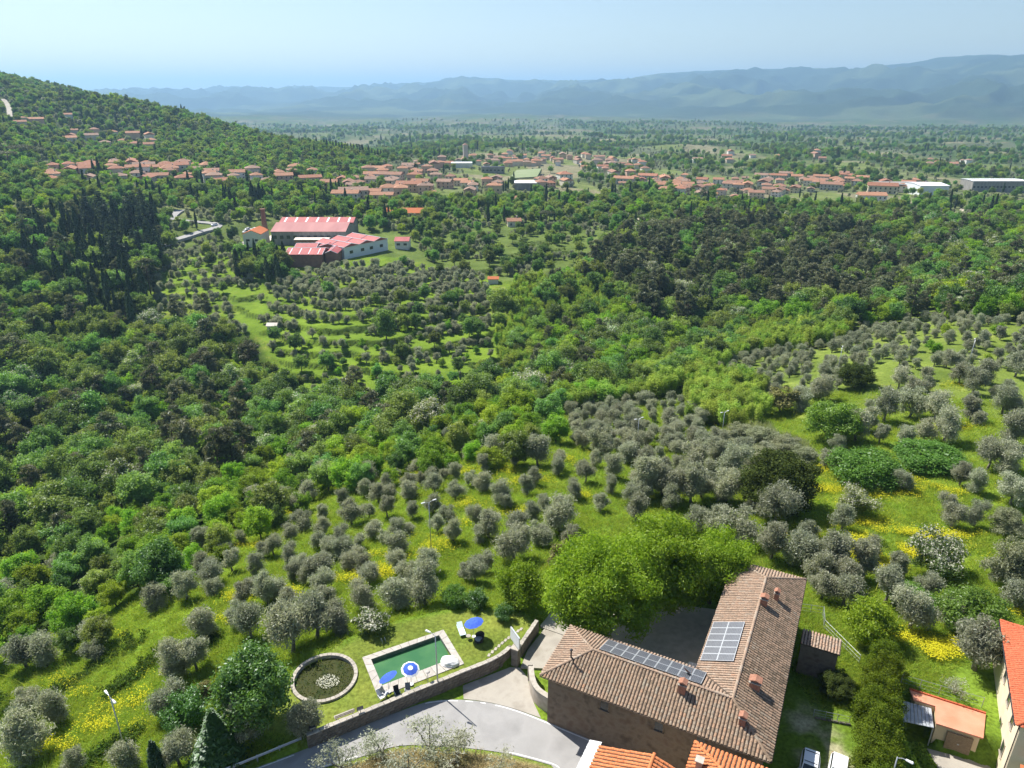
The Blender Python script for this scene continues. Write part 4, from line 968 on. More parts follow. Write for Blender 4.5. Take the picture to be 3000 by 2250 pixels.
# chimneys
M_BRICK = pmat('chimney_brick', (.27,.125,.08), (.38,.19,.125), 5, .9, .3, 15)
def chimney(x, y, zb, w, d, h, cap=True, rot=0.0):
    c = MB().box(-w/2, w/2, -d/2, d/2, -.6, h).obj('chimney', M_BRICK, house, (x, y, zb), rot)
    MB().box(-w/2-.08, w/2+.08, -d/2-.08, d/2+.08, h, h+.08).obj('chimney_shelf', M_CAP, c)
    if cap:
        for sx in (-1, 1): MB().box(sx*w*.38-.05, sx*w*.38+.05, -d/2, d/2, h+.08, h+.32).obj('chimney_pier', M_BRICK, c)
        MB().add([(-w/2-.1,-d/2-.1,h+.32),(w/2+.1,-d/2-.1,h+.32),(w/2+.1,d/2+.1,h+.32),(-w/2-.1,d/2+.1,h+.32),(0,-d/2-.1,h+.52),(0,d/2+.1,h+.52)], [(0,3,2,1),(0,1,4),(2,3,5),(1,2,5,4),(3,0,4,5)]).obj('chimney_cap', M_BRICK, c)
def on_right(x): return RD - (x-rx)*(RD-EV)/hr
def on_front(y): return EV + y*(RD-EV)/hw
chimney(rx+.45, LY-8.6, on_right(rx+.45), .7, .55, .8); chimney(rx+1.5, LY-6.6, on_right(rx+1.5), .45, .45, .9)
chimney(rx+1.5, 6.6, on_right(rx+1.5), .95, .65, .75); chimney(12.9, 2.9, on_front(2.9), .6, .5, .95); chimney(18.4, 2.1, on_front(2.1), .55, .5, .7)
fp = MB().tube([(2.6,2.0,7.0),(2.6,2.0,7.6),(2.35,2.0,7.9),(2.35,2.0,8.7)], .08, 8).obj('flue_pipe', M_DKMET, house); MB().lathe([(.16, 0), (.14, .07), (.001, .12)], 10, (2.35, 2.0, 8.72)).obj('flue_cap', M_DKMET, fp)
an = MB().tube([(13.3,4.4,7.4),(13.3,4.4,9.7)], .025, 6).obj('aerial', M_METAL, house)
for i in range(5): MB().tube([(12.9-.0*i,4.2+.12*i,9.55),(13.7,4.2+.12*i,9.55)], .012, 4).obj('aerial_rod', M_METAL, an)
dsh = MB().lathe([(.001, 0), (.25, .03), (.42, .12)], 16).obj('satellite_dish', pmat('brown_dish', (.16,.05,.03), (.22,.07,.04), 5, .6), house, (12.7, 5.3, 7.75)); dsh.rotation_euler = (.9, 0, 2.6)
# windows with shutters on the road front and the rear wing
M_GLASS = pmat('dark_glass', (.02,.025,.03), (.035,.04,.045), 3, .12, spec=.6); M_SHUT = pmat('green_shutter', (.03,.075,.05), (.045,.10,.065), 6, .7); M_SAND = pmat('sandstone', (.34,.30,.24), (.42,.37,.30), 3, .9)
def window(parent, x, y, z, w, h, face, shut=True, M_SILL=None):
    M_SILL = M_SILL or M_SAND
    """face: outward direction 'x+','x-','y+','y-' in the parent's frame"""
    rot = {'y-': 0, 'x+': math.pi/2, 'y+': math.pi, 'x-': -math.pi/2}[face]
    f = MB().box(-w/2-.08, -w/2, -.05, .06, 0, h).box(w/2, w/2+.08, -.05, .06, 0, h).box(-w/2-.08, w/2+.08, -.05, .06, h, h+.09).obj('window', M_SILL, parent, (x, y, z), rot)
    MB().box(-w/2, w/2, -.012, .03, 0, h).obj('pane', M_GLASS, f); MB().box(-w/2-.15, w/2+.15, -.12, .06, -.09, -.004).obj('sill', M_SILL, f)
    if shut:
        for sx in (-1, 1): MB().box(min(sx*(w/2+.1), sx*(w+.08)), max(sx*(w/2+.1), sx*(w+.08)), -.10, -.055, 0, h).obj('shutter', M_SHUT, f)
    return f
for wx in (6.4, 11.6, 15.4): window(house, wx, y0-.02, 4.35, .75, 1.05, 'y-', False, M_RUB)
for wy in (3, 7.5, 12, 16.5, 21, 24.5): window(house, x1+.02, wy, 3.9, .9, 1.3, 'x+')
for wy in (9.5, 13, 17, 21.5): window(house, xR-.02, wy, 3.9, .9, 1.3, 'x-')
for wx in (3, 7, 11): window(house, wx, yF+.02, 3.9, .9, 1.3, 'y+')
window(house, x0-.02, 3.6, 3.9, .9, 1.3, 'x-')
MB().add([(6.0,y0-.004,4.2),(7.0,y0-.004,3.0),(8.3,y0-.004,3.3),(8.6,y0-.004,3.9),(7.3,y0-.004,4.9),(6.1,y0-.004,5.4)], [(0,1,2,3,4,5)]).obj('brick_patch', pmat('red_brick_patch', (.30,.10,.055), (.20,.12,.085), 1.2, .95), house) if False else None
# ---------------------------------------------------------------- neighbours at the bottom edge
M_STUC = pmat('cream_stucco', (.66,.56,.40), (.74,.64,.48), .8, .9, .1, 10)
M_STUC2 = pmat('ochre_stucco', (.62,.46,.27), (.70,.54,.34), .8, .9, .1, 10)
def gable_block(e, L, W, ev, rd, over, walls, tmat, axis='y', seed=1, singles=120):
    """block with its ridge along local `axis`; local origin at a bottom corner"""
    MB().box(over, L-over, over, W-over, -.5, ev-.05).obj('wall', walls, e)
    if axis == 'y': f1, f2, ra_, rb_ = [(0,0,ev),(0,W,ev),(L/2,W,rd),(L/2,0,rd)], [(L,W,ev),(L,0,ev),(L/2,0,rd),(L/2,W,rd)], (L/2,0,rd), (L/2,W,rd)
    else: f1, f2, ra_, rb_ = [(0,0,ev),(L,0,ev),(L,W/2,rd),(0,W/2,rd)], [(L,W,ev),(0,W,ev),(0,W/2,rd),(L,W/2,rd)], (0,W/2,rd), (L,W/2,rd)
    s_ = MB().add(f1, [(0,1,2,3)]).add(f2, [(0,1,2,3)]).add([f1[0], f1[1], f2[0], f2[1]], [(0,1,2,3)]).add([f1[0], f2[1], ra_], [(0,1,2)]).add([f1[1], f2[0], rb_], [(0,1,2)])
    s_.obj('roof', M_UNDER, e); r_ = Roof(e); r_.face(f1, tmat, pitch=.36, run=.4, h=.09, seed=seed); r_.face(f2, tmat, pitch=.36, run=.4, h=.09, seed=seed+1); r_.build(singles); ridge(e, ra_, rb_, tmat)
ob = empty('orange_roof_house', Vector((7.45, 44.0, 0)) - E2*11, RZ, 'house with bright orange roof and white awning, cut by the bottom edge', 'house')
gable_block(ob, 9.2, 11.0, 6.9, 8.3, .35, M_STUC2, M_TILE_NEW, 'y', 40)
M_CORR = pmat('white_sheet', (.78,.78,.77), (.70,.70,.69), 3, .5)
aw = Vector((7.45, 44.0, 0)); 
awn = empty('corrugated_awning', aw - E2*4.5, RZ, 'white corrugated awning along the left side of the orange-roofed house', 'awning')
for k in range(15): MB().add([(-1.1, -.0+k*.34, 6.38),(-1.1, .17+k*.34, 6.46),(-1.1,.32+k*.34,6.38),(-.02,0+k*.34,6.66),(-.02,.17+k*.34,6.74),(-.02,.32+k*.34,6.66)], [(0,1,4,3),(1,2,5,4),(0,3,5,2)]).obj('rib', M_CORR, awn)
for k in (0, 4.6): MB().tube([(-1.05, k, 0), (-1.05, k, 6.4)], .05, 6).obj('post', M_METAL, awn)
oh = empty('hipped_house', Vector((15.55, 44.3, 0)), RZ, 'house with bright orange hipped roof beside the white cars, cut by the bottom edge', 'house')
MB().box(.35, 9.6, -10.6, -.35, -.5, 6.95).obj('wall', M_STUC, oh)
c0, c1, c2, c3, p0, p1 = (0,0,7.0),(10,0,7.0),(10,-11,7.0),(0,-11,7.0),(5,-5,9.0),(5,-6,9.0)
MB().add([c0,c1,c2,c3,p0,p1], [(0,1,4),(1,2,5,4),(2,3,5),(3,0,4,5),(0,3,2,1)]).obj('roof', M_UNDER, oh)
r_ = Roof(oh); r_.face([c0,c1,p0], M_TILE_NEW, .36, .4, .09, 44); r_.face([c3,c0,p0,p1], M_TILE_NEW, .36, .4, .09, 45); r_.face([c1,c2,p1,p0], M_TILE_NEW, .36, .4, .09, 46)
r_.build(160, key=lambda t: -(oh.matrix_basis @ t[0]).y); ridge(oh, c0, p0, M_TILE_NEW); ridge(oh, c1, p0, M_TILE_NEW)
ch = MB().box(-.25, .25, -.25, .25, -.5, .75).obj('chimney', M_CAP, oh, (.9, -2.6, 7.35)); MB().box(-.34, .34, -.34, .34, .75, .83).obj('chimney_cap', M_CAP, ch)
# ---------------------------------------------------------------- cream house, garage and shelter on the right
rh_rot = math.atan2(.882, .471); RHO = Vector((45.2, 47.3, 0))
rh = empty('cream_house', RHO, rh_rot, 'tall cream stucco house with red tile roof at the right edge', 'house')
# local x runs away along the visible wall, local -y points to the right of the photo
MB().box(.4, 15.2, -11, -.5, -4, 5.45).obj('wall', M_STUC, rh)
q0, q1, q2, q3 = (0,0,5.5),(15.6,0,5.5),(15.6,-11.5,5.5),(0,-11.5,5.5); k0, k1 = (4.5,-5.75,7.5),(11.5,-5.75,7.5)
MB().add([q0,q1,q2,q3,k0,k1], [(0,1,5,4),(1,2,5),(2,3,4,5),(3,0,4),(0,3,2,1)]).obj('roof', M_UNDER, rh)
r_ = Roof(rh); r_.face([q0,q1,k1,k0], M_TILE_RED, .30, .34, .05, 50, wf=.86); r_.face([q3,q0,k0], M_TILE_RED, .30, .34, .05, 51, wf=.86); r_.face([q1,q2,k1], M_TILE_RED, .3, .34, .05, 52, wf=.86); r_.face([q2,q3,k0,k1], M_TILE_RED, .3, .34, .05, 53, wf=.86); r_.build(150)
ridge(rh, q0, k0, M_TILE_RED); ridge(rh, k0, k1, M_TILE_RED); ridge(rh, q1, k1, M_TILE_RED)
MB().tube([(0,.08,5.43),(15.6,.08,5.43)], .06, 6).obj('gutter', M_DKMET, rh)
for wx in (3.0, 6.0, 9.4, 12.6): window(rh, wx, -.48, 2.7, .9, 1.5, 'y+', False)
for wx in (3.0, 6.0): window(rh, wx, -.48, -.9, .9, 1.5, 'y+', False)
sk = MB().box(-.4, .4, -.45, .45, 0, .12).obj('skylight', M_WHITE, rh, (8.6, -2.4, 6.33)); sk.rotation_euler = (-.33, 0, 0); MB().box(-.3, .3, -.35, .35, .121, .135).obj('pane', M_GLASS, sk)
MB().tube([(.6,-.42,-3),(.6,-.42,5.4)], .05, 6).obj('downpipe', M_DKMET, rh)
pr_ = MB().add([(-.2,-1.2,1.6),(-2.2,-1.2,1.1),(-2.2,-5,1.1),(-.2,-5,1.6),(-.2,-1.2,1.5),(-2.2,-1.2,1.0),(-2.2,-5,1.0),(-.2,-5,1.5)], [(0,1,2,3),(4,7,6,5),(0,4,5,1),(1,5,6,2),(2,6,7,3)]).obj('porch_roof', M_TILE_NEW, rh)
M_TERRA = pmat('terracotta_deck', (.56,.22,.13), (.64,.28,.18), .5, .85, .1, 14, c3=(.60,.25,.155), detail=7)
ga = empty('garage', (44.5, 53.6, -2.5), RZ, 'low garage with flat terracotta roof beside the cream house', 'garage')
def lo(p): v_ = Matrix.Rotation(-RZ, 3, 'Z') @ Vector((p[0]-44.5, p[1]-53.6, 0)); return (v_.x, v_.y)
GP = [lo(p) for p in ((41.7,56.75),(47.75,53.6),(45.7,50.65),(42.1,52.4),(43.2,54.55),(41.4,55.4))]
MB().prism(GP[::-1], 2.45, 2.62).obj('roof_slab', M_TERRA, ga); cx_ = sum(p[0] for p in GP)/6; cy_ = sum(p[1] for p in GP)/6
MB().prism([(cx_+(p[0]-cx_)*.93, cy_+(p[1]-cy_)*.93) for p in GP][::-1], -.3, 2.45).obj('wall', M_STUC2, ga)
MB().strip([GP[0], GP[1]], .18, 2.62, 2.76).obj('parapet', M_TILE_RED, ga); dr_ = Vector((*GP[3], 0)).lerp(Vector((*GP[2], 0)), .55); 
gdoor = MB().box(-1.1, 1.1, -.05, .05, 0, 2.1).obj('door', M_WOOD, ga, (dr_.x, dr_.y-.02, 0), math.atan2(GP[2][1]-GP[3][1], GP[2][0]-GP[3][0])); MB().box(-.08, .08, -.1, -.051, .9, 1.0).obj('handle', M_METAL, gdoor)
sh = empty('carport', (41.2, 53.6, -2.6), RZ, 'grey sheet-roofed carport between the garage and the tall hedge', 'carport')
def lo2(p): v_ = Matrix.Rotation(-RZ, 3, 'Z') @ Vector((p[0]-41.2, p[1]-53.6, 0)); return (v_.x, v_.y)
SP4 = [lo2(p) for p in ((40.5,55.6),(42.9,54.6),(41.85,52.2),(39.2,53.0))]
for k in range(8):
    t0, t1 = k/8+.008, (k+1)/8-.008; a0, a1 = Vector(SP4[0]).lerp(Vector(SP4[1]), t0), Vector(SP4[0]).lerp(Vector(SP4[1]), t1); b0, b1 = Vector(SP4[3]).lerp(Vector(SP4[2]), t0), Vector(SP4[3]).lerp(Vector(SP4[2]), t1)
    MB().prism([a0, a1, b1, b0][::-1], 2.30, 2.34+.02*(k % 2)).obj('roof_sheet', pmat('grey_sheet', (.30,.33,.36), (.45,.47,.49), 2, .5) if k == 0 else bpy.data.materials['grey_sheet'], sh)
for p in SP4: MB().box(-.05, .05, -.05, .05, -.1, 2.3).obj('post', M_METAL, sh, (p[0]*.95, p[1]*.95, 0))
cyd = MB().prism([(41.6,52.0),(45.6,50.5),(46.6,50),(46.4,37),(41.2,37),(41.2,45)], -3.2, -2.8).obj('yard_paving', M_CONC); tag(cyd, kind='structure')
# small tiled shed behind the rear wing
shd = empty('tiled_shed', (30.55, 59.2, 0), RZ, 'small lean-to with pale red tiles behind the stone house', 'shed')
MB().box(.1, 3.7, .1, 1.85, -.3, 3.9).obj('wall', M_RUB, shd); f_ = [(0,0,4.05),(3.9,0,4.05),(3.9,2.0,4.3),(0,2.0,4.3)]
MB().add(f_+[(0,0,3.9),(3.9,0,3.9),(3.9,2,3.9),(0,2,3.9)], [(0,1,2,3),(4,7,6,5),(0,4,5,1),(1,5,6,2),(2,6,7,3),(3,7,4,0)]).obj('roof', M_UNDER, shd); r_ = Roof(shd); r_.face(f_, M_TILE_LIT, .3, .36, .08, 55, tone=(.4, 1)); r_.build(80)  # tile tones raised to paint this roof as sunlit
# wire fences
def fence(name, pts, h, label, sp=1.6):
    e = empty(name, (*pts[0], 0), 0, label, 'fence'); Q = [(p[0]-pts[0][0], p[1]-pts[0][1]) for p in pts]; tot = 0
    for i in range(len(Q)-1):
        a, b = Vector((*Q[i], 0)), Vector((*Q[i+1], 0)); n = max(1, round((b-a).length/sp))
        for k in range(n + (i == len(Q)-2)): p = a.lerp(b, k/n); MB().tube([(p.x, p.y, -.3), (p.x, p.y, h)], .035, 6).obj('post', M_METAL, e)
        for zz in (h-.03, h*.55, h*.2): MB().tube([a+Vector((0, 0, zz)), b+Vector((0, 0, zz))], .022 if zz > h*.7 else .012, 4).obj('rail', M_METAL, e)
fence('wire_fence', [(34.6,69.0),(37.3,68.4),(36.5,66.1),(37.5,62.6),(38.1,60.5)], 1.2, 'bent wire fence round the lawn behind the stone house')
fence('boundary_fence', [(41.2,57.6),(44.4,56.1),(47.9,54.5)], 1.3, 'thin wire fence behind the garage roof')
fence('low_fence', [(30.3,53.4),(33.5,52.5)], .9, 'low wire fence across the shaded garden strip', 1.0)
gl = empty('garden_kerb', (30.3, 53.1, 0), 0, 'low stone kerb across the shaded garden strip', 'kerb')
KS = block_meshes(2, M_STONEB, .5, .16, .22, 'kerb_stone')
for k in range(6): link('kerb_stone', KS[k % 2], gl, (.3+k*.55, -.145*k, .06), -.26)
# ---------------------------------------------------------------- white cars
M_CARW = pmat('white_car_paint', (.80,.81,.82), (.78,.79,.80), 1, .25, spec=.5); M_TYRE = pmat('tyre', (.02,.02,.02), (.035,.035,.035), 5, .9)
def car(loc, rz, label, L=4.1, W=1.74, H=1.52, van=False):
    e = empty('parked_car', loc, rz, label, 'car')
    st = [(-L/2, .35, .62, .80), (-L/2+.12, .25, .82, .90), (-L*.28, .22, .92, .98), (-L*.12, .22, .95, 1.0), (L*.25, .22, .97, 1.0), (L/2-.12, .25, .92, .95), (L/2, .35, .80, .86)]
    V = []; F = []
    for x, zb, zt, s_ in st:
        w_ = W/2*s_
        V += [(x,-w_,zb),(x,-w_*1.0,(zb+zt)/2),(x,-w_*.90,zt),(x,0,zt+.03),(x,w_*.90,zt),(x,w_,(zb+zt)/2),(x,w_,zb),(x,0,zb)]
    for i in range(len(st)-1):
        for k in range(8): F.append((i*8+k, i*8+(k+1) % 8, (i+1)*8+(k+1) % 8, (i+1)*8+k))
    F += [tuple(range(8)), tuple(reversed(range(len(V)-8, len(V))))]
    b = MB().add(V, F).obj('body', M_CARW, e, smooth=True)
    x0_, x1_, r0_, r1_ = -L*.26, L*.46, -L*.08, L*.36
    wb, wt = W*.43, W*.36
    P0 = [(x0_,-wb,.94),(x1_,-wb,.96),(x1_,wb,.96),(x0_,wb,.94),(r0_,-wt,H),(r1_,-wt,H),(r1_,wt,H),(r0_,wt,H)]
    MB().add(P0, [(4,5,6,7),(0,1,5,4),(1,2,6,5),(2,3,7,6),(3,0,4,7)]).obj('cabin', M_CARW, e)
    def quad(name, a, b_, c, d, par, off, mat=M_GLASS, ins=.12):
        a, b_, c, d = [Vector(q) for q in (a, b_, c, d)]; m_ = (a+b_+c+d)/4; n_ = (b_-a).cross(d-a).normalized(); n_ = n_ if n_.dot(m_-Vector((L*.1, 0, 1.0))) > 0 else -n_
        MB().add([q+(m_-q)*ins+n_*off for q in (a, b_, c, d)], [(0,1,2,3)]).obj(name, mat, par)
    quad('windscreen', P0[0], P0[3], P0[7], P0[4], e, .012); quad('rear_window', P0[1], P0[2], P0[6], P0[5], e, .012)
    quad('side_window', P0[0], P0[1], P0[5], P0[4], e, .012); quad('side_window', P0[3], P0[2], P0[6], P0[7], e, .012)
    for sy in (-1, 1):
        MB().box(-L/2-.01, -L/2+.12, sy*W*.34-.16, sy*W*.34+.16, .62, .76).obj('headlight', M_METAL, e); MB().box(L/2-.06, L/2+.012, sy*W*.38-.1, sy*W*.38+.1, .62, .88).obj('tail_light', pmat('red_lens', (.4,.02,.02), (.35,.02,.02), 1, .3) if 'red_lens' not in bpy.data.materials else bpy.data.materials['red_lens'], e)
        MB().box(-L*.2, -L*.2+.14, sy*(W/2+.02)-.09, sy*(W/2+.02)+.09, .95, 1.08).obj('mirror', M_CARW, e)
        for x in (-L*.31, L*.30):
            wh = empty('wheel', (x, sy*(W/2-.12), .31)); wh.parent = e; wh.rotation_euler = (math.pi/2, 0, 0); t = MB().lathe([(.20,-.10),(.30,-.10),(.31,0),(.30,.10),(.20,.10)], 18).obj('tyre', M_TYRE, wh); MB().lathe([(.001,-.09),(.20,-.09),(.20,.09),(.001,.09)], 14).obj('rim', M_METAL, wh)
    for x in (-.1, L*.28): MB().box(x, x+.05, -wt*.9, wt*.9, H+.02, H+.06).obj('roof_bar', M_DKMET, e) if van else None
    return e
c1_ = Vector((27.95, 48.2, 0)) - E2*1.6; car(c1_, RZ+math.pi/2, 'white car parked next to the stone house, cut by the bottom edge', 4.0, 1.72, 1.62, True)
c2_ = Vector((30.4, 47.8, 0)) - E2*1.6; car(c2_, RZ+math.pi/2-.05, 'white car parked nearer the tall hedge, cut by the bottom edge', 4.0, 1.72, 1.55)
# ---------------------------------------------------------------- the works across the ravine
BLOCK = []
M_RED = pmat('red_sheet_roof', (.36,.085,.085), (.46,.13,.12), .25, .7, stretch=(1, .3, 1)); M_PINK = pmat('faded_red_roof', (.35,.135,.13), (.44,.195,.18), .15, .7, stretch=(1, .2, 1))
M_PALE = pmat('pale_render', (.62,.60,.55), (.70,.68,.63), .3, .9); M_BWALL = pmat('works_brick', (.22,.12,.085), (.30,.17,.12), .6, .95); M_SHED = pmat('grey_works_wall', (.22,.21,.20), (.34,.32,.29), .2, .9, stretch=(3, 3, .5))
M_WWHITE = pmat('white_works_wall', (.74,.76,.78), (.66,.69,.72), .15, .8); M_FLAT = pmat('pale_flat_roof', (.66,.58,.50), (.72,.66,.58), .3, .8)
W1x1 = MB().box(-.5, .5, -.06, .06, 0, 1).mesh('window', M_GLASS)
def win(e, x, y, z, w, h, rot):
    o = link('window', W1x1, e, (x, y, z), rot); o.scale = (w, 1, h); return o
def hall(name, x0, x1, y0, y1, zg, ev, rd, walls, roofm, label, axis='x', rz=0.0, sky=0, wins=0, winh=1.2, ridgecap=False, cat='building', over=.4, sky_side=-1):
    e = empty(name, (x0, y0, zg), rz, label, cat); L, W = x1-x0, y1-y0; h = ev-zg; r = rd-zg
    if axis == 'x':
        V = [(0,0,-4),(L,0,-4),(L,W,-4),(0,W,-4),(0,0,h),(L,0,h),(L,W,h),(0,W,h),(0,W/2,r-.05),(L,W/2,r-.05)]; F = [(0,1,5,4),(2,3,7,6),(1,2,6,9,5),(3,0,4,8,7)]
        t = (r-h)/(W/2); RF = [(-over,-over,h-over*t),(L+over,-over,h-over*t),(L+over,W/2,r),(-over,W/2,r),(L+over,W+over,h-over*t),(-over,W+over,h-over*t)]
    else:
        V = [(0,0,-4),(L,0,-4),(L,W,-4),(0,W,-4),(0,0,h),(L,0,h),(L,W,h),(0,W,h),(L/2,0,r-.05),(L/2,W,r-.05)]; F = [(0,1,5,8,4),(1,2,6,5),(2,3,7,9,6),(3,0,4,7)]
        t = (r-h)/(L/2); RF = [(-over,W+over,h-over*t),(-over,-over,h-over*t),(L/2,-over,r),(L/2,W+over,r),(L+over,-over,h-over*t),(L+over,W+over,h-over*t)]
    MB().add(V, F).obj('wall', walls, e)
    up = [(p[0], p[1], p[2]+.18) for p in RF]
    ro = MB().add(RF+up, [(6,7,8,9),(9,8,10,11),(0,3,2,1),(3,5,4,2),(0,1,7,6),(1,2,8,7),(2,4,10,8),(4,5,11,10),(5,3,9,11),(3,0,6,9)]).obj('roof', roofm, e)
    if sky:
        for k in range(sky):
            f = (k+.5)/sky
            if axis == 'x': a, b, c_, d = Vector(up[0]).lerp(Vector(up[1]), f-.012), Vector(up[0]).lerp(Vector(up[1]), f+.012), Vector(up[3]).lerp(Vector(up[2]), f+.012), Vector(up[3]).lerp(Vector(up[2]), f-.012)
            else: a, b, c_, d = Vector(up[4]).lerp(Vector(up[5]), f-.03), Vector(up[4]).lerp(Vector(up[5]), f+.03), Vector(up[2]).lerp(Vector(up[3]), f+.03), Vector(up[2]).lerp(Vector(up[3]), f-.03)
            a, d = a.lerp(d, .08), d.lerp(a, .08); b, c_ = b.lerp(c_, .08), c_.lerp(b, .08); zz = Vector((0, 0, .05)); MB().add([a+zz, b+zz, c_+zz, d+zz], [(0,1,2,3)]).obj('skylight', M_WWHITE, ro)
    if ridgecap:
        for a, b in ((up[3], up[2]), (up[0], up[3]), (up[1], up[2]), (up[3], up[5]), (up[2], up[4])): MB().tube([a, b], .15, 4).obj('verge_strip', M_WWHITE, ro)
    for k in range(wins): win(e, (k+.5)*L/wins, -.03, h*.45, min(2.2, L/wins*.5), winh, 0)
    cx_, cy_ = (x0+x1)/2, (y0+y1)/2; BLOCK.append((cx_, cy_, max(L, W)*.62)); return e
G0 = -26.0
hall('works_hall', -143, -99, 424, 450, G0, -18.2, -15.0, M_SHED, M_PINK, 'long works hall with faded pink-red roof', wins=11, winh=2.0)
hall('rear_works_hall', -146, -100, 451.5, 466, G0, -17.4, -15.4, M_SHED, M_RED, 'red-roofed hall with white skylights behind the pink-roofed hall', sky=7)
hall('gabled_office', -157.5, -147, 417, 432, G0, -18.4, -16.3, M_PALE, M_TILE_NEW, 'pale gabled office with orange roof at the left end of the works', 'y', wins=2)
hall('low_annex', -127, -107.5, 415.5, 422, G0, -21.4, -20.9, M_BWALL, M_FLAT, 'low brick annex with pale flat roof in front of the works hall', wins=7)
hall('front_works_shed', -118.5, -99.5, 369, 384, G0, -20.2, -18.3, M_BWALL, M_RED, 'brick shed with red roof and white skylights nearest the ravine', sky=4, ridgecap=True)
hall('link_shed', -98.8, -92.5, 373, 386, G0, -20.4, -19.0, M_BWALL, M_RED, 'small red-roofed shed between brick shed and white works wing', 'y', ridgecap=True)
hall('middle_works_shed', -106, -96, 389, 401, G0, -20.0, -18.6, M_BWALL, M_RED, 'small double-pitched red shed in the middle of the works', 'y', ridgecap=True)
hall('courtyard_shed', -119, -107.5, 388, 399, G0, -20.6, -19.2, M_BWALL, M_RED, 'red-roofed shed behind the brick shed of the works', 'x', ridgecap=True)
wdir = math.atan2(.79, .61)
ww = empty('white_works_wing', (-91, 383, G0), wdir, 'white-walled works wing with windows and zigzag red roofs', 'building')
MB().box(0, 32, .0, 24, -6, 6.6).obj('wall', M_WWHITE, ww)
for k in range(3):
    xa, xb = k*10.67, (k+1)*10.67; xm = (xa+xb)/2
    ro = MB().add([(xa,-.4,6.61),(xm,-.4,8.1),(xb,-.4,6.61),(xa,24.4,6.61),(xm,24.4,8.1),(xb,24.4,6.61)], [(0,1,4,3),(1,2,5,4),(0,2,1),(3,4,5),(0,3,5,2)]).obj('roof', M_RED, ww)
    for a, b in (((xa,-.4,6.7),(xm,-.4,8.2)),((xm,-.4,8.2),(xb,-.4,6.7)),((xm,-.4,8.2),(xm,24,8.2)),((xa,11,6.75),(xm,11,8.25)),((xm,11,8.25),(xb,11,6.75)),((xa,-.4,6.7),(xa,24,6.7))): MB().tube([a, b], .14, 4).obj('verge_strip', M_WWHITE, ro)
for x in (5, 13, 19.5, 27): win(ww, x, -.03, 2.6, 2.3, 1.6, 0)
BLOCK += [(-91+.61*8-.79*10, 383+.79*8+.61*10, 15), (-91+.61*24-.79*10, 383+.79*24+.61*10, 16), (-82, 392, 10), (-72, 405, 9), (-100,376,12)]
hall('end_cottage', -68, -60, 412, 421, G0, -21.5, -20, M_PALE, M_RED, 'small grey-walled cottage at the right end of the works', 'x', wins=2)
ck = empty('brick_chimney', (-150.5, 436, G0), 0, 'dark brick factory chimney above the left end of the works', 'chimney')
MB().lathe([(2.2, -2), (1.9, 4), (1.35, 16), (1.2, 18.5)], 12).obj('stack', M_BWALL, ck); MB().lathe([(1.25, 18.4), (1.6, 18.6), (1.6, 19.3), (.9, 19.4), (.001, 19.3)], 12).obj('rim', M_BWALL, ck)
hall('works_villa', -95, -84, 508, 518, -25, -19.5, -17.5, M_STUC2, M_TILE_NEW, 'ochre villa with orange roof half hidden by trees behind the works', 'x', wins=3)
hall('works_villa', -80, -62, 500, 512, -25, -19.0, -16.5, M_STUC2, M_TILE_NEW, 'larger ochre villa with orange roof right behind the works', 'x', wins=4)
hall('garden_hut', -12, -7, 352, 356, float(ground_z(-10, 354))-.3, float(ground_z(-10, 354))+2.2, float(ground_z(-10, 354))+3, M_PALE, M_TILE_NEW, 'tiny orange-roofed hut on the terraces right of the works', 'x')
xh, yh, zh = hit(590, 712); hall('olive_hut', xh-2, xh+2, yh-1.5, yh+1.5, zh, zh+2.2, zh+3, M_PALE, M_FLAT, 'tiny pale hut among olives on the slope below the works', 'x')
yp = MB().prism([(-178,425),(-159,418),(-158,433),(-148,437),(-148,470),(-170,475)], G0-1.0, G0+.06).obj('works_yard', pmat('yard_gravel', (.56,.50,.43), (.64,.58,.50), .2, .95)); tag(yp, kind='structure')
def drape(name, uv, w, mat=M_ASPH, lift=.12, marks=False):
    P = np.array([hit(u, v)[:2] for u, v in uv]); P = resample(smoothpath(P, 3), max(12, int(np.sum(np.hypot(*np.diff(P, axis=0).T))/3))); d = np.gradient(P, axis=0); d /= np.linalg.norm(d, axis=1, keepdims=True); nn = np.stack([-d[:, 1], d[:, 0]], 1)
    zc = np.maximum(ground_z(P[:, 0], P[:, 1]), np.maximum(ground_z(*(P+nn*w/2).T), ground_z(*(P-nn*w/2).T)))+lift
    for _ in range(3): zc = np.maximum(zc, np.convolve(np.pad(zc, 1, 'edge'), [.25, .5, .25], 'valid'))
    V = []; F = []
    for i in range(len(P)): a, b = P[i]-nn[i]*w/2, P[i]+nn[i]*w/2; V += [(*a, zc[i]), (*b, zc[i]), (*a, zc[i]-1.5), (*b, zc[i]-1.5)]
    for i in range(len(P)-1): F += [(4*i, 4*i+1, 4*i+5, 4*i+4), (4*i, 4*i+4, 4*i+6, 4*i+2), (4*i+1, 4*i+3, 4*i+7, 4*i+5)]
    o = MB().add(V, F).obj(name, mat); tag(o, kind='structure')
    for i in range(0, len(P), 2): BLOCK.append((P[i][0], P[i][1], w*.5+2.2)); BLOCK.append((P[i][0]*.985, P[i][1]*.985, w*.5+2))
drape('works_road', [(325,540),(365,524),(410,510),(450,498),(474,489),(462,482),(420,479),(385,476),(368,470),(378,462),(390,455)], 6.0, M_ASPH)
drape('track', [(1345,492),(1370,480),(1400,466)], 4, M_CONC2); drape('track', [(2058,487),(2072,470),(2080,452)], 4, M_CONC2)
drape('hill_road', [(138,338),(128,345),(105,352),(95,362)], 5, M_CONC); drape('hill_road', [(330,300),(322,310),(310,318)], 5, M_CONC)
drape('hill_road', [(22,255),(20,232),(8,215)], 5, M_CONC)
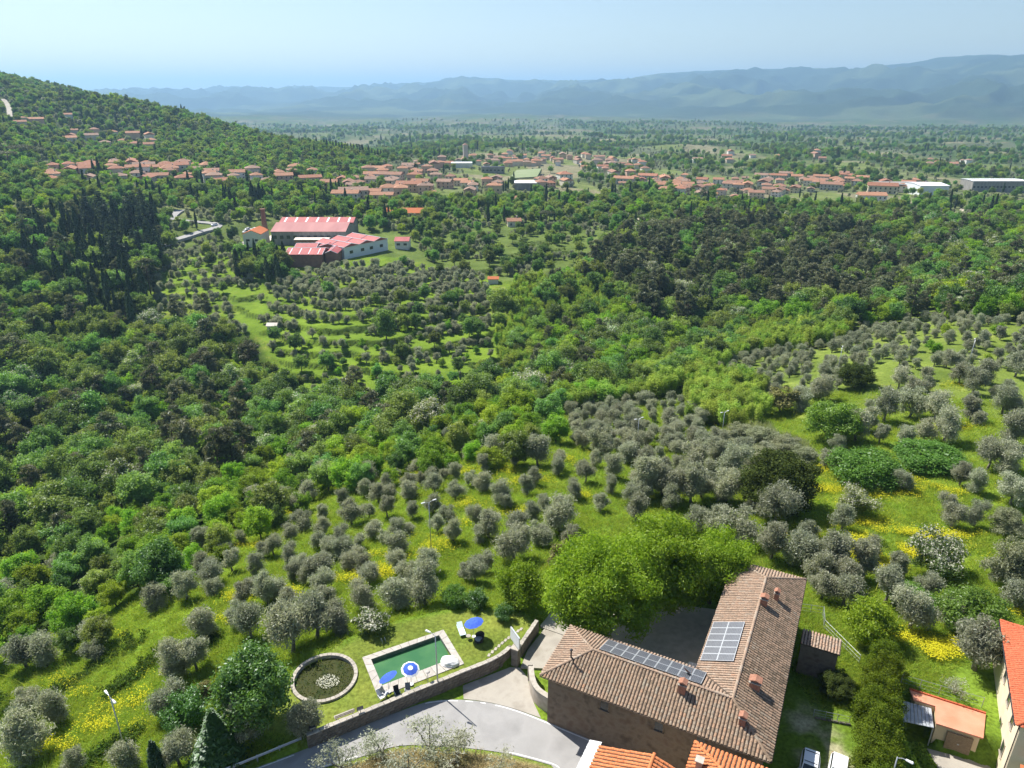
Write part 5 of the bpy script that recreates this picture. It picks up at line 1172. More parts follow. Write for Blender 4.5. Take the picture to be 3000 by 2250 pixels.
x, y, z = hit(463, 488); proto = car((x, y, z+.16), math.radians(60), 'white car driving on the bend of the works road', 4.2, 1.76, 1.5)
for k, (u, v) in enumerate(((535,497),(542,500),(549,497),(556,500),(528,503))):
    x, y, z = hit(u, v); c_ = copy_tree(proto); c_.location = (x, y, z+.1); c_.rotation_euler.z = 1.2+k*.1; tag(c_, 'small white vehicle parked in the pale works yard', 'car', 'vehicles in the works yard')
# ---------------------------------------------------------------- villages
WALLM = [pmat('house_wall_%d' % i, c, tuple(x*.9 for x in c), .2, .9) for i, c in enumerate([(.66,.56,.42),(.72,.66,.55),(.60,.46,.32),(.74,.72,.68),(.62,.42,.32),(.55,.50,.44)])]
ROOFM = [pmat('house_roof_%d' % i, c, tuple(x*.78 for x in c), .5, .9, rnd=.12) for i, c in enumerate([(.37,.19,.115),(.33,.18,.12),(.41,.21,.125),(.31,.20,.145),(.36,.165,.10)])]
HM = {}
def hvariant(k, L, W, h, r, hip, ov_=.5):
    t = r/(W/2); q = W/2 if hip else 0
    wv_ = ([(-L/2,-W/2,-5),(L/2,-W/2,-5),(L/2,W/2,-5),(-L/2,W/2,-5),(-L/2,-W/2,h),(L/2,-W/2,h),(L/2,W/2,h),(-L/2,W/2,h)], [(0,1,5,4),(1,2,6,5),(2,3,7,6),(3,0,4,7)])
    if not hip: wv_ = (wv_[0]+[(L/2,0,h+r-.1),(-L/2,0,h+r-.1)], [(0,1,5,4),(1,2,6,8,5),(2,3,7,6),(3,0,4,9,7)])
    a, b = L/2+ov_, W/2+ov_; e0 = h-ov_*t; rr = h+r; x_ = L/2-q if hip else a; th = .22
    RV = [(-a,-b,e0),(a,-b,e0),(a,b,e0),(-a,b,e0),(-x_,0,rr),(x_,0,rr)]; RV2 = [(p[0], p[1], p[2]+th) for p in RV]
    RF = [(6,7,11,10),(7,8,11),(8,9,10,11),(9,6,10),(3,2,1,0),(0,1,7,6),(1,2,8,7),(2,3,9,8),(3,0,6,9)]
    return wv_, (RV+RV2, RF)
VAR = [hvariant(i, *p) for i, p in enumerate([(13,10,6.2,1.9,False),(11,9,6.0,2.0,True),(16,10,6.5,2.0,False),(10,9,7.5,1.8,True),(14,12,6.2,2.3,True),(9,8,4.0,1.5,False),(22,11,6.6,2.1,False),(12,10,8.5,1.9,True)])]
DIMS = [(13,10,6.2),(11,9,6.0),(16,10,6.5),(10,9,7.5),(14,12,6.2),(9,8,4.0),(22,11,6.6),(12,10,8.5)]
def hmesh(i, wm, rm):
    k = (i, wm, rm)
    if k not in HM:
        (wv_, wf_), (rv_, rf_) = VAR[i]; HM[k] = (MB().add(wv_, wf_).mesh('wall', WALLM[wm]), MB().add(rv_, rf_).mesh('roof', ROOFM[rm]))
    return HM[k]
CHIM = MB().box(-.4, .4, -.4, .4, -1, 1.3).box(-.55, .55, -.55, .55, 1.3, 1.5).mesh('chimney', WALLM[5])
rh_ = np.random.default_rng(91)
def house_at(x, y, rz, label, group, var=None, wm=None, rm=None, detail=True, s=1.0):
    z = float(ground_z(x, y)); i = int(rh_.integers(0, 8)) if var is None else var; wm = int(rh_.integers(0, 6)) if wm is None else wm; rm = int(rh_.integers(0, 5)) if rm is None else rm
    if group: label = '%s %s %s' % (['cream','pale cream','ochre','white','pinkish','grey'][wm], ['gabled','small hipped','long gabled','tall hipped','broad hipped','low gabled','very long','tall square'][i], label)
    e = empty('house', (x, y, z-.2), rz, label, 'house', group, s); a, b = hmesh(i, wm, rm); link('wall', a, e); ro = link('roof', b, e); L, W, h = DIMS[i]
    if detail:
        link('chimney', CHIM, ro, (L*.22, W*.12, h+1.4))
        n = max(2, int(L/3.6))
        for lev in ((1.0, 3.9) if h > 5.5 else (1.2,)):
            for k in range(n):
                win(e, -L/2+(k+.5)*L/n, -W/2-.03, lev, 1.15, 1.5, 0)
            for k in (-.22, .22): win(e, -L/2-.03, W*k, lev, 1.15, 1.5, math.pi/2); win(e, L/2+.03, W*k, lev, 1.15, 1.5, math.pi/2)
    rr_ = max(L, W)*.62*s; BLOCK.append((x, y, rr_*.85)); dd_ = math.hypot(x, y); BLOCK.append((x*(1-(rr_+2)/dd_), y*(1-(rr_+2)/dd_), rr_*.55))
    return e
HOUSES = []
def village(poly, n, label, group, ang, detail, sep=15, seed=1, zoff=3, s=1.0, vmin=None):
    rg = np.random.default_rng(seed); us = [p[0] for p in poly]; vs_ = [p[1] for p in poly]; got = 0; tries = 0
    while got < n and tries < n*60:
        tries += 1; u, v = rg.uniform(min(us), max(us)), rg.uniform(min(vs_), max(vs_))
        if not bool(inpoly(np.array([u]), np.array([v]), poly)[0]): continue
        x, y, z = hit(u, v); 
        if math.hypot(x, y) > 2600 or any((x-a)**2+(y-b)**2 < sep*sep for a, b in HOUSES): continue
        HOUSES.append((x, y)); got += 1
        house_at(x, y, ang + math.atan2(-x, y)*.6 + rg.choice([0, 0, math.pi/2]) + rg.normal(0, .12), label+', '+('left' if u < min(us)+(max(us)-min(us))/3 else 'right' if u > min(us)+(max(us)-min(us))*2/3 else 'middle')+' part', group, detail=detail, s=s*rg.uniform(.74, 1.02))
village([(105,375),(215,360),(330,360),(450,366),(470,398),(330,398),(240,402),(110,405)], 46, 'house in the village under the left hill', 'houses of the village under the hill', .15, True, 13.5, 1)
village([(450,382),(560,378),(700,385),(700,402),(560,402),(450,405)], 14, 'house between hill village and middle village', 'houses between the two villages', .2, True, 17, 2)
village([(690,398),(760,384),(870,366),(960,374),(1000,398),(1090,394),(1090,424),(920,432),(760,436),(690,420)], 50, 'house in the middle village above the works', 'houses of the middle village', -.1, True, 14, 3)
village([(870,358),(1000,344),(1100,330),(1240,338),(1350,348),(1340,364),(1200,358),(1060,364),(960,368)], 58, 'house in the far village beside the sports field', 'houses by the sports field', .1, False, 17, 4)
village([(1150,394),(1225,386),(1228,406),(1160,414)], 6, 'house just right of the sports field', 'houses right of the sports field', .3, True, 16, 5)
village([(1240,352),(1390,348),(1395,378),(1290,386)], 13, 'house between far village and right-hand town', 'houses before the right-hand town', .1, False, 20, 6)
village([(1330,398),(1440,384),(1560,394),(1700,380),(1870,385),(1880,402),(1740,418),(1640,430),(1500,436),(1420,418)], 84, 'house in the right-hand town', 'houses of the right-hand town', -.15, True, 15, 7)
village([(1895,402),(2060,398),(2060,415),(1900,418)], 6, 'house near the white hall at the far right', 'blocks near the white hall', .05, True, 20, 8, s=1.15)
village([(1960,352),(2110,350),(2110,366),(1960,366)], 8, 'house among far trees above the white hall', 'far houses above the white hall', .1, False, 24, 9)
village([(130,275),(330,300),(330,325),(150,310)], 13, 'house of the hamlet on the left hillside', 'houses on the left hillside', .3, False, 17, 10)
village([(35,262),(150,255),(155,270),(40,275)], 7, 'house high on the left hillside', 'houses high on the left hillside', .3, False, 20, 11, s=.8)
village([(1500,330),(1800,330),(1800,350),(1500,352)], 10, 'house scattered beyond the right-hand town', 'far houses beyond the town', .1, False, 40, 12)
for (u, v, var, wm, rm, lab) in ((765,428,6,0,3,'long brown-walled building beside cypresses in the middle village'),(1880,437,6,3,2,'long orange-roofed building in front of the right-hand town'),(1105,438,5,1,0,'small white house with orange roof below the middle village'),(1110,488,5,1,0,'little red-roofed cottage above the terraces right of the works'),(640,372,4,0,2,'round-looking orange-roofed hall beside the hill village'),(465,400,7,5,3,'tall grey tower house below the hill village'),(840,420,4,3,0,'white villa with orange roof at the front of the middle village')):
    x, y, z = hit(u, v); house_at(x, y, math.atan2(-x, y)*.5+.1, lab, None, var, wm, rm)
def far_hall(name, u0, u1, v, depth, h, rise, walls, roofm, label, wins=0):
    a = hit(u0, v); b = hit(u1, v); z = min(a[2], b[2]); e = hall(name, a[0], b[0], a[1], a[1]+depth, z, z+h, z+h+rise, walls, roofm, label, 'x', 0, 0, wins, 1.5); BLOCK.append(((a[0]+b[0])/2, a[1]-12, 16)); return e
far_hall('white_hall', 1985, 2045, 422, 30, 9, 1.2, M_WWHITE, M_WWHITE, 'large white industrial hall at the far right')
far_hall('grey_hall', 1905, 1975, 414, 25, 8, 1, M_SHED, M_SHED, 'grey industrial hall left of the large white hall', 8)
far_hall('modern_block', 2098, 2198, 414, 22, 12, .5, M_SHED, M_WWHITE, 'long glassy grey office block at the far right edge', 14)
far_hall('sports_hall', 1112, 1165, 410, 20, 7, .8, M_SHED, M_WWHITE, 'low grey hall with white roof below the sports field')
far_hall('grandstand', 1040, 1090, 372, 10, 7, .6, M_SHED, M_DKMET, 'dark grandstand left of the sports field', 6)
far_hall('market_hall', 975, 1020, 362, 16, 6, .6, M_PALE, M_WWHITE, 'white-roofed hall in the far village')
x0_, y0_, z0_ = hit(1100, 386); x1_, y1_, z1_ = hit(1160, 386); zz = max(z0_, z1_)+.4
sf = MB().prism([(x0_, y0_), (x1_, y1_), (x1_+8, y1_+85), (x0_+8, y0_+85)], zz-4, zz).obj('sports_field', pmat('pitch_grass', (.20,.25,.12), (.24,.28,.15), .05, .95)); tag(sf, kind='structure'); BLOCK.append(((x0_+x1_)/2, y0_+40, 58)); BLOCK.append(((x0_+x1_)/2, y0_-15, 25))
tw = hit(1006, 352); e = empty('bell_tower', tw, .2, 'slender stone bell tower in the far village', 'tower'); MB().box(-3, 3, -3, 3, -2, 22).obj('shaft', WALLM[5], e); MB().box(-3.3, 3.3, -3.3, 3.3, 22, 22.8).obj('cornice', WALLM[5], e); MB().add([(-3,-3,22.8),(3,-3,22.8),(3,3,22.8),(-3,3,22.8),(0,0,25.5)], [(0,1,4),(1,2,4),(2,3,4),(3,0,4)]).obj('roof', ROOFM[1], e)
mx_, my_, mz_ = hit(86, 176); ma = empty('radio_mast', (mx_, my_, mz_), 0, 'thin radio mast on the skyline of the left hill', 'mast'); MB().tube([(0, 0, -2), (0, 0, 20)], [.9, .5], 5).obj('lattice_shaft', M_METAL, ma); MB().tube([(0, 0, 20), (0, 0, 26)], .25, 5).obj('antenna', M_METAL, ma)
print('houses', len(HOUSES))
# ---------------------------------------------------------------- planting
# every wish is (kind, x, y, height, width factor, region); the ones that show largest become things of their own
WISH = []

def free_of(x, y):
    ok = np.ones(np.shape(x), bool)
    for bx, by, br in BLOCK: ok &= np.hypot(x-bx, y-by) > br
    return ok
# olive trees of the near grove, read one by one: (u, v of crown centre, crown width px)
OL5 = [(1160,265,90),(1075,270,80),(930,260,90),(860,345,90),(800,400,80),(740,370,70),(610,460,50),(540,485,60),(1135,320,60),(1245,295,60),(1205,350,80),(1370,320,50),(1420,275,50),(1485,300,80),(1590,335,80),(1590,235,60),(1730,200,70),(1790,130,100),(1885,180,50),(2000,150,120),(2100,190,70),(1730,300,90),(1815,350,90),(1945,310,80),(2030,395,70),(2110,455,110),(1670,270,60),(1250,420,80),(1375,430,60),(1075,450,110),(935,440,60),(830,490,90),(770,540,80),(935,520,70),(905,580,70),(955,620,90),(1030,620,80),(1110,580,60),(1240,570,60),(1300,520,80),(1360,520,60),(1480,400,80),(1550,450,70),(1500,500,70),(1580,540,80),(1690,470,80),(1755,510,110),(1900,490,100),(1970,440,80),(2000,560,90),(1880,610,150),(685,610,80),(770,650,80),(820,700,90),(1060,690,70),(1130,700,80),(1300,610,100),(1300,690,90),(1455,690,110),(1350,740,90),(1300,860,150),(1440,830,160),(1640,740,80),(1720,690,100),(330,590,90),(270,660,70),(440,640,70),(480,690,90),(600,710,80),(600,800,70),(660,840,120),(870,740,90),(930,790,110),(940,870,110),(1130,870,110),(760,900,100),(390,820,80),(250,820,110),(110,780,90),(100,880,110),(345,1000,130),(570,1000,140),(780,1050,200),(900,980,190),(1010,990,120),(2180,330,70),(2160,560,80),(1470,230,50),(1300,250,50),(1540,190,60),(1650,150,60)]
NEAR_OL = [(295+x*.4334, 921.7+y*.4334, w*.4334) for x, y, w in OL5]
OL4 = [(250,410,100),(165,390,60),(55,515,60),(180,545,80),(225,485,60),(305,520,80),(300,600,60),(250,680,70),(60,750,130),(390,640,80),(420,715,100),(460,590,130),(560,600,120),(670,620,130),(680,470,110),(780,450,100),(860,510,120),(830,620,110),(1060,710,170),(945,690,60),(690,760,90),(870,810,160),(780,790,110),(1040,880,130),(1180,910,150),(1310,940,150),(1200,820,90),(1365,760,90),(1645,585,70),(1310,480,80),(1340,410,70),(1430,340,110),(1540,370,70),(1655,380,80),(1745,360,80),(1840,340,110),(1795,250,110),(1700,150,80),(1680,230,110),(1560,250,110),(1480,300,90),(1960,250,90),(1970,130,90),(2110,220,90),(2150,360,110),(2040,470,110),(2130,480,120),(1910,560,80),(1985,590,80),(2150,630,130),(1850,690,70),(1870,740,100),(1980,745,80),(1620,985,90),(1250,1010,120),(1390,1040,120),(1500,900,80),(1270,160,90),(1180,210,90),(1630,110,80),(1910,90,70),(2030,80,80),(2170,50,90),(1850,20,60)]
NEAR_OL += [(1179.8+x*.4667, 774.3+y*.4667, w*.4667) for x, y, w in OL4]
# bottom-left and right-garden olives (zoom of 0..900 x 1600..2250 and 2250..3000 x 1600..2250)
OL1 = [(340,790,190),(680,770,120),(700,650,150),(230,1130,160),(420,1200,200),(220,1420,300),(1280,870,220),(1420,820,200),(1230,1130,200),(1800,1280,260),(1300,1500,220),(930,1540,200),(560,1590,150)]
NEAR_OL += [(x*.3, 1179.8+y*.3, w*.3) for x, y, w in OL1]
OL3 = [(970,190,110),(1050,530,240),(1340,540,180),(1540,790,330),(400,330,180),(560,380,200),(870,340,220),(1170,340,160),(700,160,200),(500,110,200),(330,120,180),(180,100,150),(1840,400,200)]
NEAR_OL += [(1659.2+x*.28895, 1179.8+y*.28895, w*.28895) for x, y, w in OL3]
NEAR_OL += [(668, 1560, 62), (650, 1570, 50)]
rng = np.random.default_rng(11)
for u, v, w in NEAR_OL:
    x, y, z = hit(u, v+w*.40)
    d = y*CP + (CAM_H-z)*SP
    wid = max(2.0, min(6.5, w*K*d/FPX*1.26))
    H = wid*rng.uniform(1.12, 1.42)
    WISH.append(('olive', x, y, H, wid/(H*.86), 'near grove' if u < 1250 else 'right grove'))
N_EXPL = len(WISH)
BY_HOUSE = {}
def poisson(poly, spacing, regions, rmax=900, jitter=.35, canopy=3.0, rmin=40, rowdir=None, prob=1.0, seed=1):
    """jittered grid points on the terrain whose tree middle falls inside the photo polygon"""
    us = [p[0] for p in poly]; vs_ = [p[1] for p in poly]
    a0 = math.atan((min(us)*K-1500)/FPX)*1.25-.06; a1 = math.atan((max(us)*K-1500)/FPX)*1.25+.06
    rg = np.random.default_rng(seed)
    xs = np.arange(-rmax*.85, rmax*.85, spacing); ys = np.arange(rmin, rmax, spacing); X, Y = np.meshgrid(xs, ys)
    X = X + (np.arange(len(ys)) % 2)[:, None]*spacing/2 + rg.uniform(-jitter, jitter, X.shape)*spacing; Y = Y + rg.uniform(-jitter, jitter, X.shape)*spacing
    X = X.ravel(); Y = Y.ravel(); az = np.arctan2(X, Y); k = (az > -.9) & (az < .9) & (np.hypot(X, Y) < rmax) & (rg.random(len(X)) < prob); X = X[k]; Y = Y[k]
    Z = ground_z(X, Y); u, v = project(X, Y, Z+canopy); k = inpoly(u, v, poly)
    return X[k], Y[k], Z[k], u[k], v[k]
def minus(X, Y, Z, u, v, *polys):
    k = np.ones(len(X), bool)
    for p in polys: k &= ~inpoly(u, v, p)
    return X[k], Y[k], Z[k], u[k], v[k]
CONIF = [(40,480),(185,450),(335,440),(350,560),(300,700),(180,700),(70,590)]
CEDAR = [(185,450),(335,440),(348,560),(250,580),(185,560)]
PINES = [(1240,560),(1400,470),(1800,478),(1990,560),(1900,652),(1560,660),(1450,690),(1290,640)]
LOC1 = [(1110,600),(1330,590),(1300,700),(1180,720),(1120,840),(1230,860),(1350,800),(1500,700),(1830,672),(1835,712),(1600,750),(1500,800),(1380,840),(1250,850),(1110,850),(1070,730)]
MOUND = [(1480,815),(1560,800),(1640,820),(1660,880),(1600,905),(1500,895)]
NEARB = [(-320,1200),(130,1150),(300,1060),(480,990),(640,960),(700,1020),(600,1090),(500,1150),(390,1220),(270,1290),(150,1345),(-320,1480)]
LOWB = [(400,1220),(560,1060),(780,960),(1060,850),(1240,830),(1215,935),(1050,965),(900,985),(700,1020),(600,1090),(500,1150)]
# broadleaf wood of the ravine and the slope beyond
X, Y, Z, u, v = poisson(WOOD, 5.6, None, canopy=6.0, rmin=70, rmax=620, seed=21)
fill_loc = True
inC = inpoly(u, v, CONIF); inCe = inpoly(u, v, CEDAR); inP = inpoly(u, v, PINES); inL = inpoly(u, v, LOC1); inB = inpoly(u, v, LOWB) | inpoly(u, v, NEARB)
rg = np.random.default_rng(22); q = rg.random(len(X)); q2 = rg.random(len(X)); nz = fbm(X/30, Y/30, 91)
for i in range(len(X)):
    sz = .62+.72*q2[i]**1.4+.3*(nz[i]-.5)
    if (inL[i] and q[i] < .95) or (q2[i] < .10 and not inB[i]): continue
    if inCe[i]: kd, H = ('cedar', 17*sz) if q[i] < .45 else ('cypress', 15*sz) if q[i] < .8 else ('broadleaf', 10*sz)
    elif inC[i]: kd, H = ('cypress', 14*sz) if q[i] < .55 else ('pine', 13*sz) if q[i] < .65 else ('broadleaf', 9.5*sz)
    elif inL[i]: kd, H = ('locust', 8.5*sz) if q[i] < .82 else ('broadleaf', 9*sz)
    elif inP[i]: kd, H = ('pine', 12.5*sz) if q[i] < .62+.5*(nz[i]-.5) else ('broadleaf', 9.5*sz) if q[i] < .93 else ('blossom', 9*sz)
    elif inB[i]: kd, H = ('bright', 5.8*sz) if q[i] < .58 else ('broadleaf', 6.2*sz) if q[i] < .86 else ('olive', 4.2*sz)
    elif u[i] > 1100: kd, H = ('broadleaf', 9.5*sz) if q[i] < .55 else ('bright', 9*sz) if q[i] < .82 else ('pine', 12*sz) if q[i] < .93 else ('blossom', 9*sz)
    else: kd, H = ('broadleaf', 9.5*sz) if q[i] < .66 else ('bright', 8*sz) if q[i] < .80 else ('pine', 13*sz) if q[i] < .91 else ('blossom', 9*sz) if q[i] < .95 else ('locust', 9*sz)
    reg_ = 'cedar stand' if inC[i] else 'pine wood' if inP[i] else 'thicket' if inL[i] else 'wood edge' if inB[i] else 'ravine wood' if u[i] < 1100 else 'far wood'
    WISH.append((kd, X[i], Y[i], H, rg.uniform(.9, 1.25), reg_))
def on_terrace(x, y, lo=.45, hi=.82):
    a = np.clip((np.arctan2(x, y)-AZ[0])/(AZ[1]-AZ[0]), 0, NA-1.001).astype(int); j = np.clip(np.searchsorted(R, np.hypot(x, y)), 0, NR-1); f = ZT0[j, a]/hstep; f = f-np.floor(f); return (f > lo) & (f < hi)
def fill(poly, sp, seed, mix, canopy=2, jitter=.35, rmax=900, prob=1.0, rmin=60, region='', excl=(), rows=False):
    X, Y, Z, u, v = poisson(poly, sp, None, canopy=canopy, rmax=rmax, seed=seed, jitter=jitter, prob=prob, rmin=rmin)
    X, Y, Z, u, v = minus(X, Y, Z, u, v, *excl)
    k = free_of(X, Y)
    if rows: k &= on_terrace(X, Y)
    X, Y = X[k], Y[k]
    rg = np.random.default_rng(seed+1)
    kinds = [m[0] for m in mix]; pr = np.cumsum([m[1] for m in mix]); pr = pr/pr[-1]
    for i in range(len(X)):
        m = mix[int(np.searchsorted(pr, rg.random()))]
        WISH.append((m[0], X[i], Y[i], m[2]*rg.uniform(.75, 1.25), rg.uniform(.9, 1.2)*(1.45 if m[0] == 'locust' else 1), region))
fill(MOUND, 3.2, 29, [('locust', 1, 5.5)], region='thicket', jitter=.4, canopy=3)
fill(LOC1, 3.4, 30, [('locust', .9, 6.3), ('broadleaf', .1, 8.5)], region='thicket', jitter=.4, canopy=5)
fill(DENSE, 4.5, 33, [('olive', 1, 4.0)], region='dense grove')
RFIELD = [(1500,790),(1640,712),(1880,686),(2520,656),(2520,770),(1900,790),(1760,850),(1640,850)]
fill(RFIELD, 5.0, 35, [('olive', .93, 3.9), ('shrub', .07, 3)], region='right grove', prob=.78)
fill([(420,1200),(700,1060),(1200,970),(1200,1160),(1000,1250),(700,1320),(450,1390)], 6.0, 58, [('olive', 1, 3.7)], region='near grove', prob=.42)
fill([(2216,660),(2520,640),(2600,1330),(2216,1330)], 7.0, 56, [('olive', .9, 4), ('shrub', .1, 3)], region='right grove', prob=.6)
fill([(-4,1480),(-4,1700),(-330,1700),(-330,1480)], 6.5, 57, [('olive', .8, 4), ('bright', .2, 5)], region='near grove', prob=.5)
fill([(1780,800),(2212,770),(2212,960),(2000,900),(1800,860)], 7.5, 36, [('olive', 1, 3.7)], region='right grove', prob=.45)
fill(OLIVE_SLOPE, 3.3, 37, [('olive', .93, 4.6), ('broadleaf', .07, 6.5)], region='terrace grove', prob=.95, jitter=.25, rows=True, excl=[[(640,700),(800,700),(800,740),(640,740)]])
fill([(840,640),(1065,620),(1085,720),(980,730),(850,700)], 6.5, 38, [('olive', .5, 4), ('broadleaf', .5, 7)], region='terrace grove', prob=.6)
fill(SLOPE_LOW, 7.0, 39, [('olive', .62, 3.6), ('broadleaf', .2, 6.5), ('bright', .08, 5), ('shrub', .2, 2.5)], region='terrace grove', prob=.8, excl=[[(620,700),(800,700),(800,735),(620,735)]])
fill(SLOPE_LOW, 4.0, 40, [('olive', .8, 4.2), ('shrub', .2, 2.5)], region='terrace grove', prob=.6, rows=True)
fill([(590,600),(700,572),(880,562),(1050,598),(1060,650),(900,640),(600,650)], 4.4, 48, [('olive', 1, 4.6)], region='terrace grove', prob=.85)
fill(OLIVE_LEFT, 3.8, 42, [('olive', 1, 4.4)], region='left grove', prob=.8, rows=True, excl=[[(500,620),(560,620),(560,700),(500,700)]])
fill(OLIVE_LEFT, 6, 41, [('olive', .82, 4.0), ('broadleaf', .12, 6), ('shrub', .06, 3)], region='left grove', prob=.7, excl=[[(500,620),(560,620),(560,700),(500,700)]])
fill(TERR_R, 3.8, 43, [('olive', .85, 4.0), ('broadleaf', .15, 6)], region='terrace grove', prob=.6, rows=True)
fill(TERR_R, 11, 46, [('broadleaf', 1, 7)], region='terrace grove', prob=.5)
fill([(500,545),(605,540),(622,575),(600,600),(510,595)], 4.5, 44, [('broadleaf', .5, 9), ('cypress', .35, 12), ('bright', .15, 7)], region='works trees', canopy=4)
# land between the wood and the villages
BELT = [(-320,395),(110,400),(340,395),(700,400),(900,430),(1090,425),(1330,420),(1500,435),(1800,440),(2520,430),(2520,500),(1900,475),(1600,470),(1330,505),(1280,478),(1000,475),(880,495),(560,470),(370,495),(330,448),(-320,478)]
fill(BELT, 5.6, 51, [('olive', .52, 4.2), ('broadleaf', .34, 8), ('bright', .10, 7), ('cypress', .04, 12)], region='valley', prob=.88, canopy=3, rmax=1000, rmin=250)
# woods and groves of the valley and the hill, thinning with distance
rg = np.random.default_rng(61)
for r0, r1, sp, sc in ((500, 1000, 9.0, .95), (1000, 1900, 11.5, 1.05), (1900, 4200, 22, 1.5)):
    xs = np.arange(-r1*.85, r1*.85, sp); ys = np.arange(r0*.6, r1, sp); X, Y = np.meshgrid(xs, ys); X = (X+rg.uniform(-.48, .48, X.shape)*sp).ravel(); Y = (Y+rg.uniform(-.48, .48, Y.shape)*sp).ravel()
    r = np.hypot(X, Y); az = np.arctan2(X, Y); Z = ground_z(X, Y); u, v = project(X, Y, Z+3)
    f1 = fbm(X/140, Y/220, 81, 3); f2 = vnoise(np.floor(X/70+f1*2), np.floor(Y/110+f1*2), 83)
    hill = (az < -.17) & (Z > -18) & (r > 560)
    dens = np.where(hill, .92, np.where(f1 > .54, .8-.25*sstep(900, 2000, r), np.where(f2 < .55, .6-.3*sstep(900, 1800, r), np.where(f2 < .78, .18, .04))))
    k = (r >= r0) & (r < r1) & (az > -.75) & (az < .75) & (rg.random(len(X)) < dens) & (v < 440) & free_of(X, Y)
    X, Y, f1, f2, hill, r, v = X[k], Y[k], f1[k], f2[k], hill[k], r[k], v[k]
    k = ~inpoly(*project(X, Y, ground_z(X, Y)), TERR_MID); X, Y, f1, f2, hill, r = X[k], Y[k], f1[k], f2[k], hill[k], r[k]
    for i in range(len(X)):
        t = rg.random()
        if hill[i] or f1[i] > .53: kd, H = ('broadleaf', 8.5) if t < .62 else ('olive', 5) if t < .84 else ('bright', 7.5) if t < .94 else ('pine', 11) if t < .98 else ('cypress', 12)
        else: kd, H = ('olive', 4.6) if t < .7 else ('broadleaf', 8) if t < .985 else ('cypress', 11)
        WISH.append((kd, X[i], Y[i], H*sc*rg.uniform(.7, 1.25), rg.uniform(.9, 1.3), 'hill' if hill[i] else 'valley'))
xs, ys = np.meshgrid(np.arange(-1000, -60, 8.5), np.arange(480, 1300, 8.5)); X = (xs+rg.uniform(-4, 4, xs.shape)).ravel(); Y = (ys+rg.uniform(-4, 4, ys.shape)).ravel(); Z = ground_z(X, Y); r = np.hypot(X, Y)
k = (np.arctan2(X, Y) < -.17) & (np.arctan2(X, Y) > -.75) & (Z > -17) & (r > 590) & free_of(X, Y); X, Y = X[k], Y[k]
for i in range(len(X)): WISH.append((['broadleaf', 'broadleaf', 'olive', 'bright', 'broadleaf'][int(rg.integers(0, 5))], X[i], Y[i], rg.uniform(4.5, 8), rg.uniform(1.0, 1.4), 'hill'))
fill(TERR_MID, 5.5, 55, [('olive', .9, 3.2), ('cypress', .1, 11)], region='valley', rmin=300, prob=.6, jitter=.15)
# cypress rows seen against the valley
for (u0, v0, u1, v1, n, H) in [(695,322,830,348,22,13),(548,447,572,447,4,16),(322,432,350,440,3,15),(728,425,752,426,5,12),(205,383,230,388,3,14),(488,446,500,446,2,13),(715,428,716,428,1,9),(1087,415,1098,410,3,10),(120,368,122,368,1,12),(660,338,680,338,3,12)]:
    for i in range(n):
        t = i/max(1, n-1); x, y, z = hit(u0+(u1-u0)*t, v0+(v1-v0)*t); WISH.append(('cypress', x, y, H*rng.uniform(.8, 1.15), 1.25, 'valley'))
for (u, v, kd, H, wd) in [(30,1000,'pine',16,1),(70,1015,'pine',15,1),(255,1005,'pine',17,1),(385,1005,'pine',17,1),(480,1050,'pine',15,1),(510,1042,'pine',16,1),(465,968,'pine',15,1),(522,960,'pine',16,1),(470,925,'pine',14,1),(525,905,'pine',14,1),(10,960,'pine',14,1),(190,920,'pine',14,1),(230,880,'pine',13,1),(150,1190,'pine',10,1),(50,352,'umbrella_pine',16,1.5),(78,354,'umbrella_pine',15,1.4),(1180,490,'umbrella_pine',12,1.0),(1415,528,'umbrella_pine',16,1.0),(1468,525,'umbrella_pine',16,1.0),(2195,668,'umbrella_pine',13,1.3),(20,362,'umbrella_pine',14,1.4),
                         (835,735,'broadleaf',13,.9),(505,520,'darktree',9,.8),(945,470,'darktree',11,1.0),(1070,450,'broadleaf',11,1.2),(1040,455,'broadleaf',10,1.2),(800,462,'umbrella_pine',10,1.0),(760,460,'bright',9,1),(885,500,'darktree',6,1),(390,712,'pine',15,1),(450,700,'pine',14,1),(1440,640,'pine',13,1)]:
    x, y, z = hit(u, v); WISH.append((kd, x, y, H, wd, 'valley' if v < 470 else 'works trees' if v < 560 else 'ravine wood'))
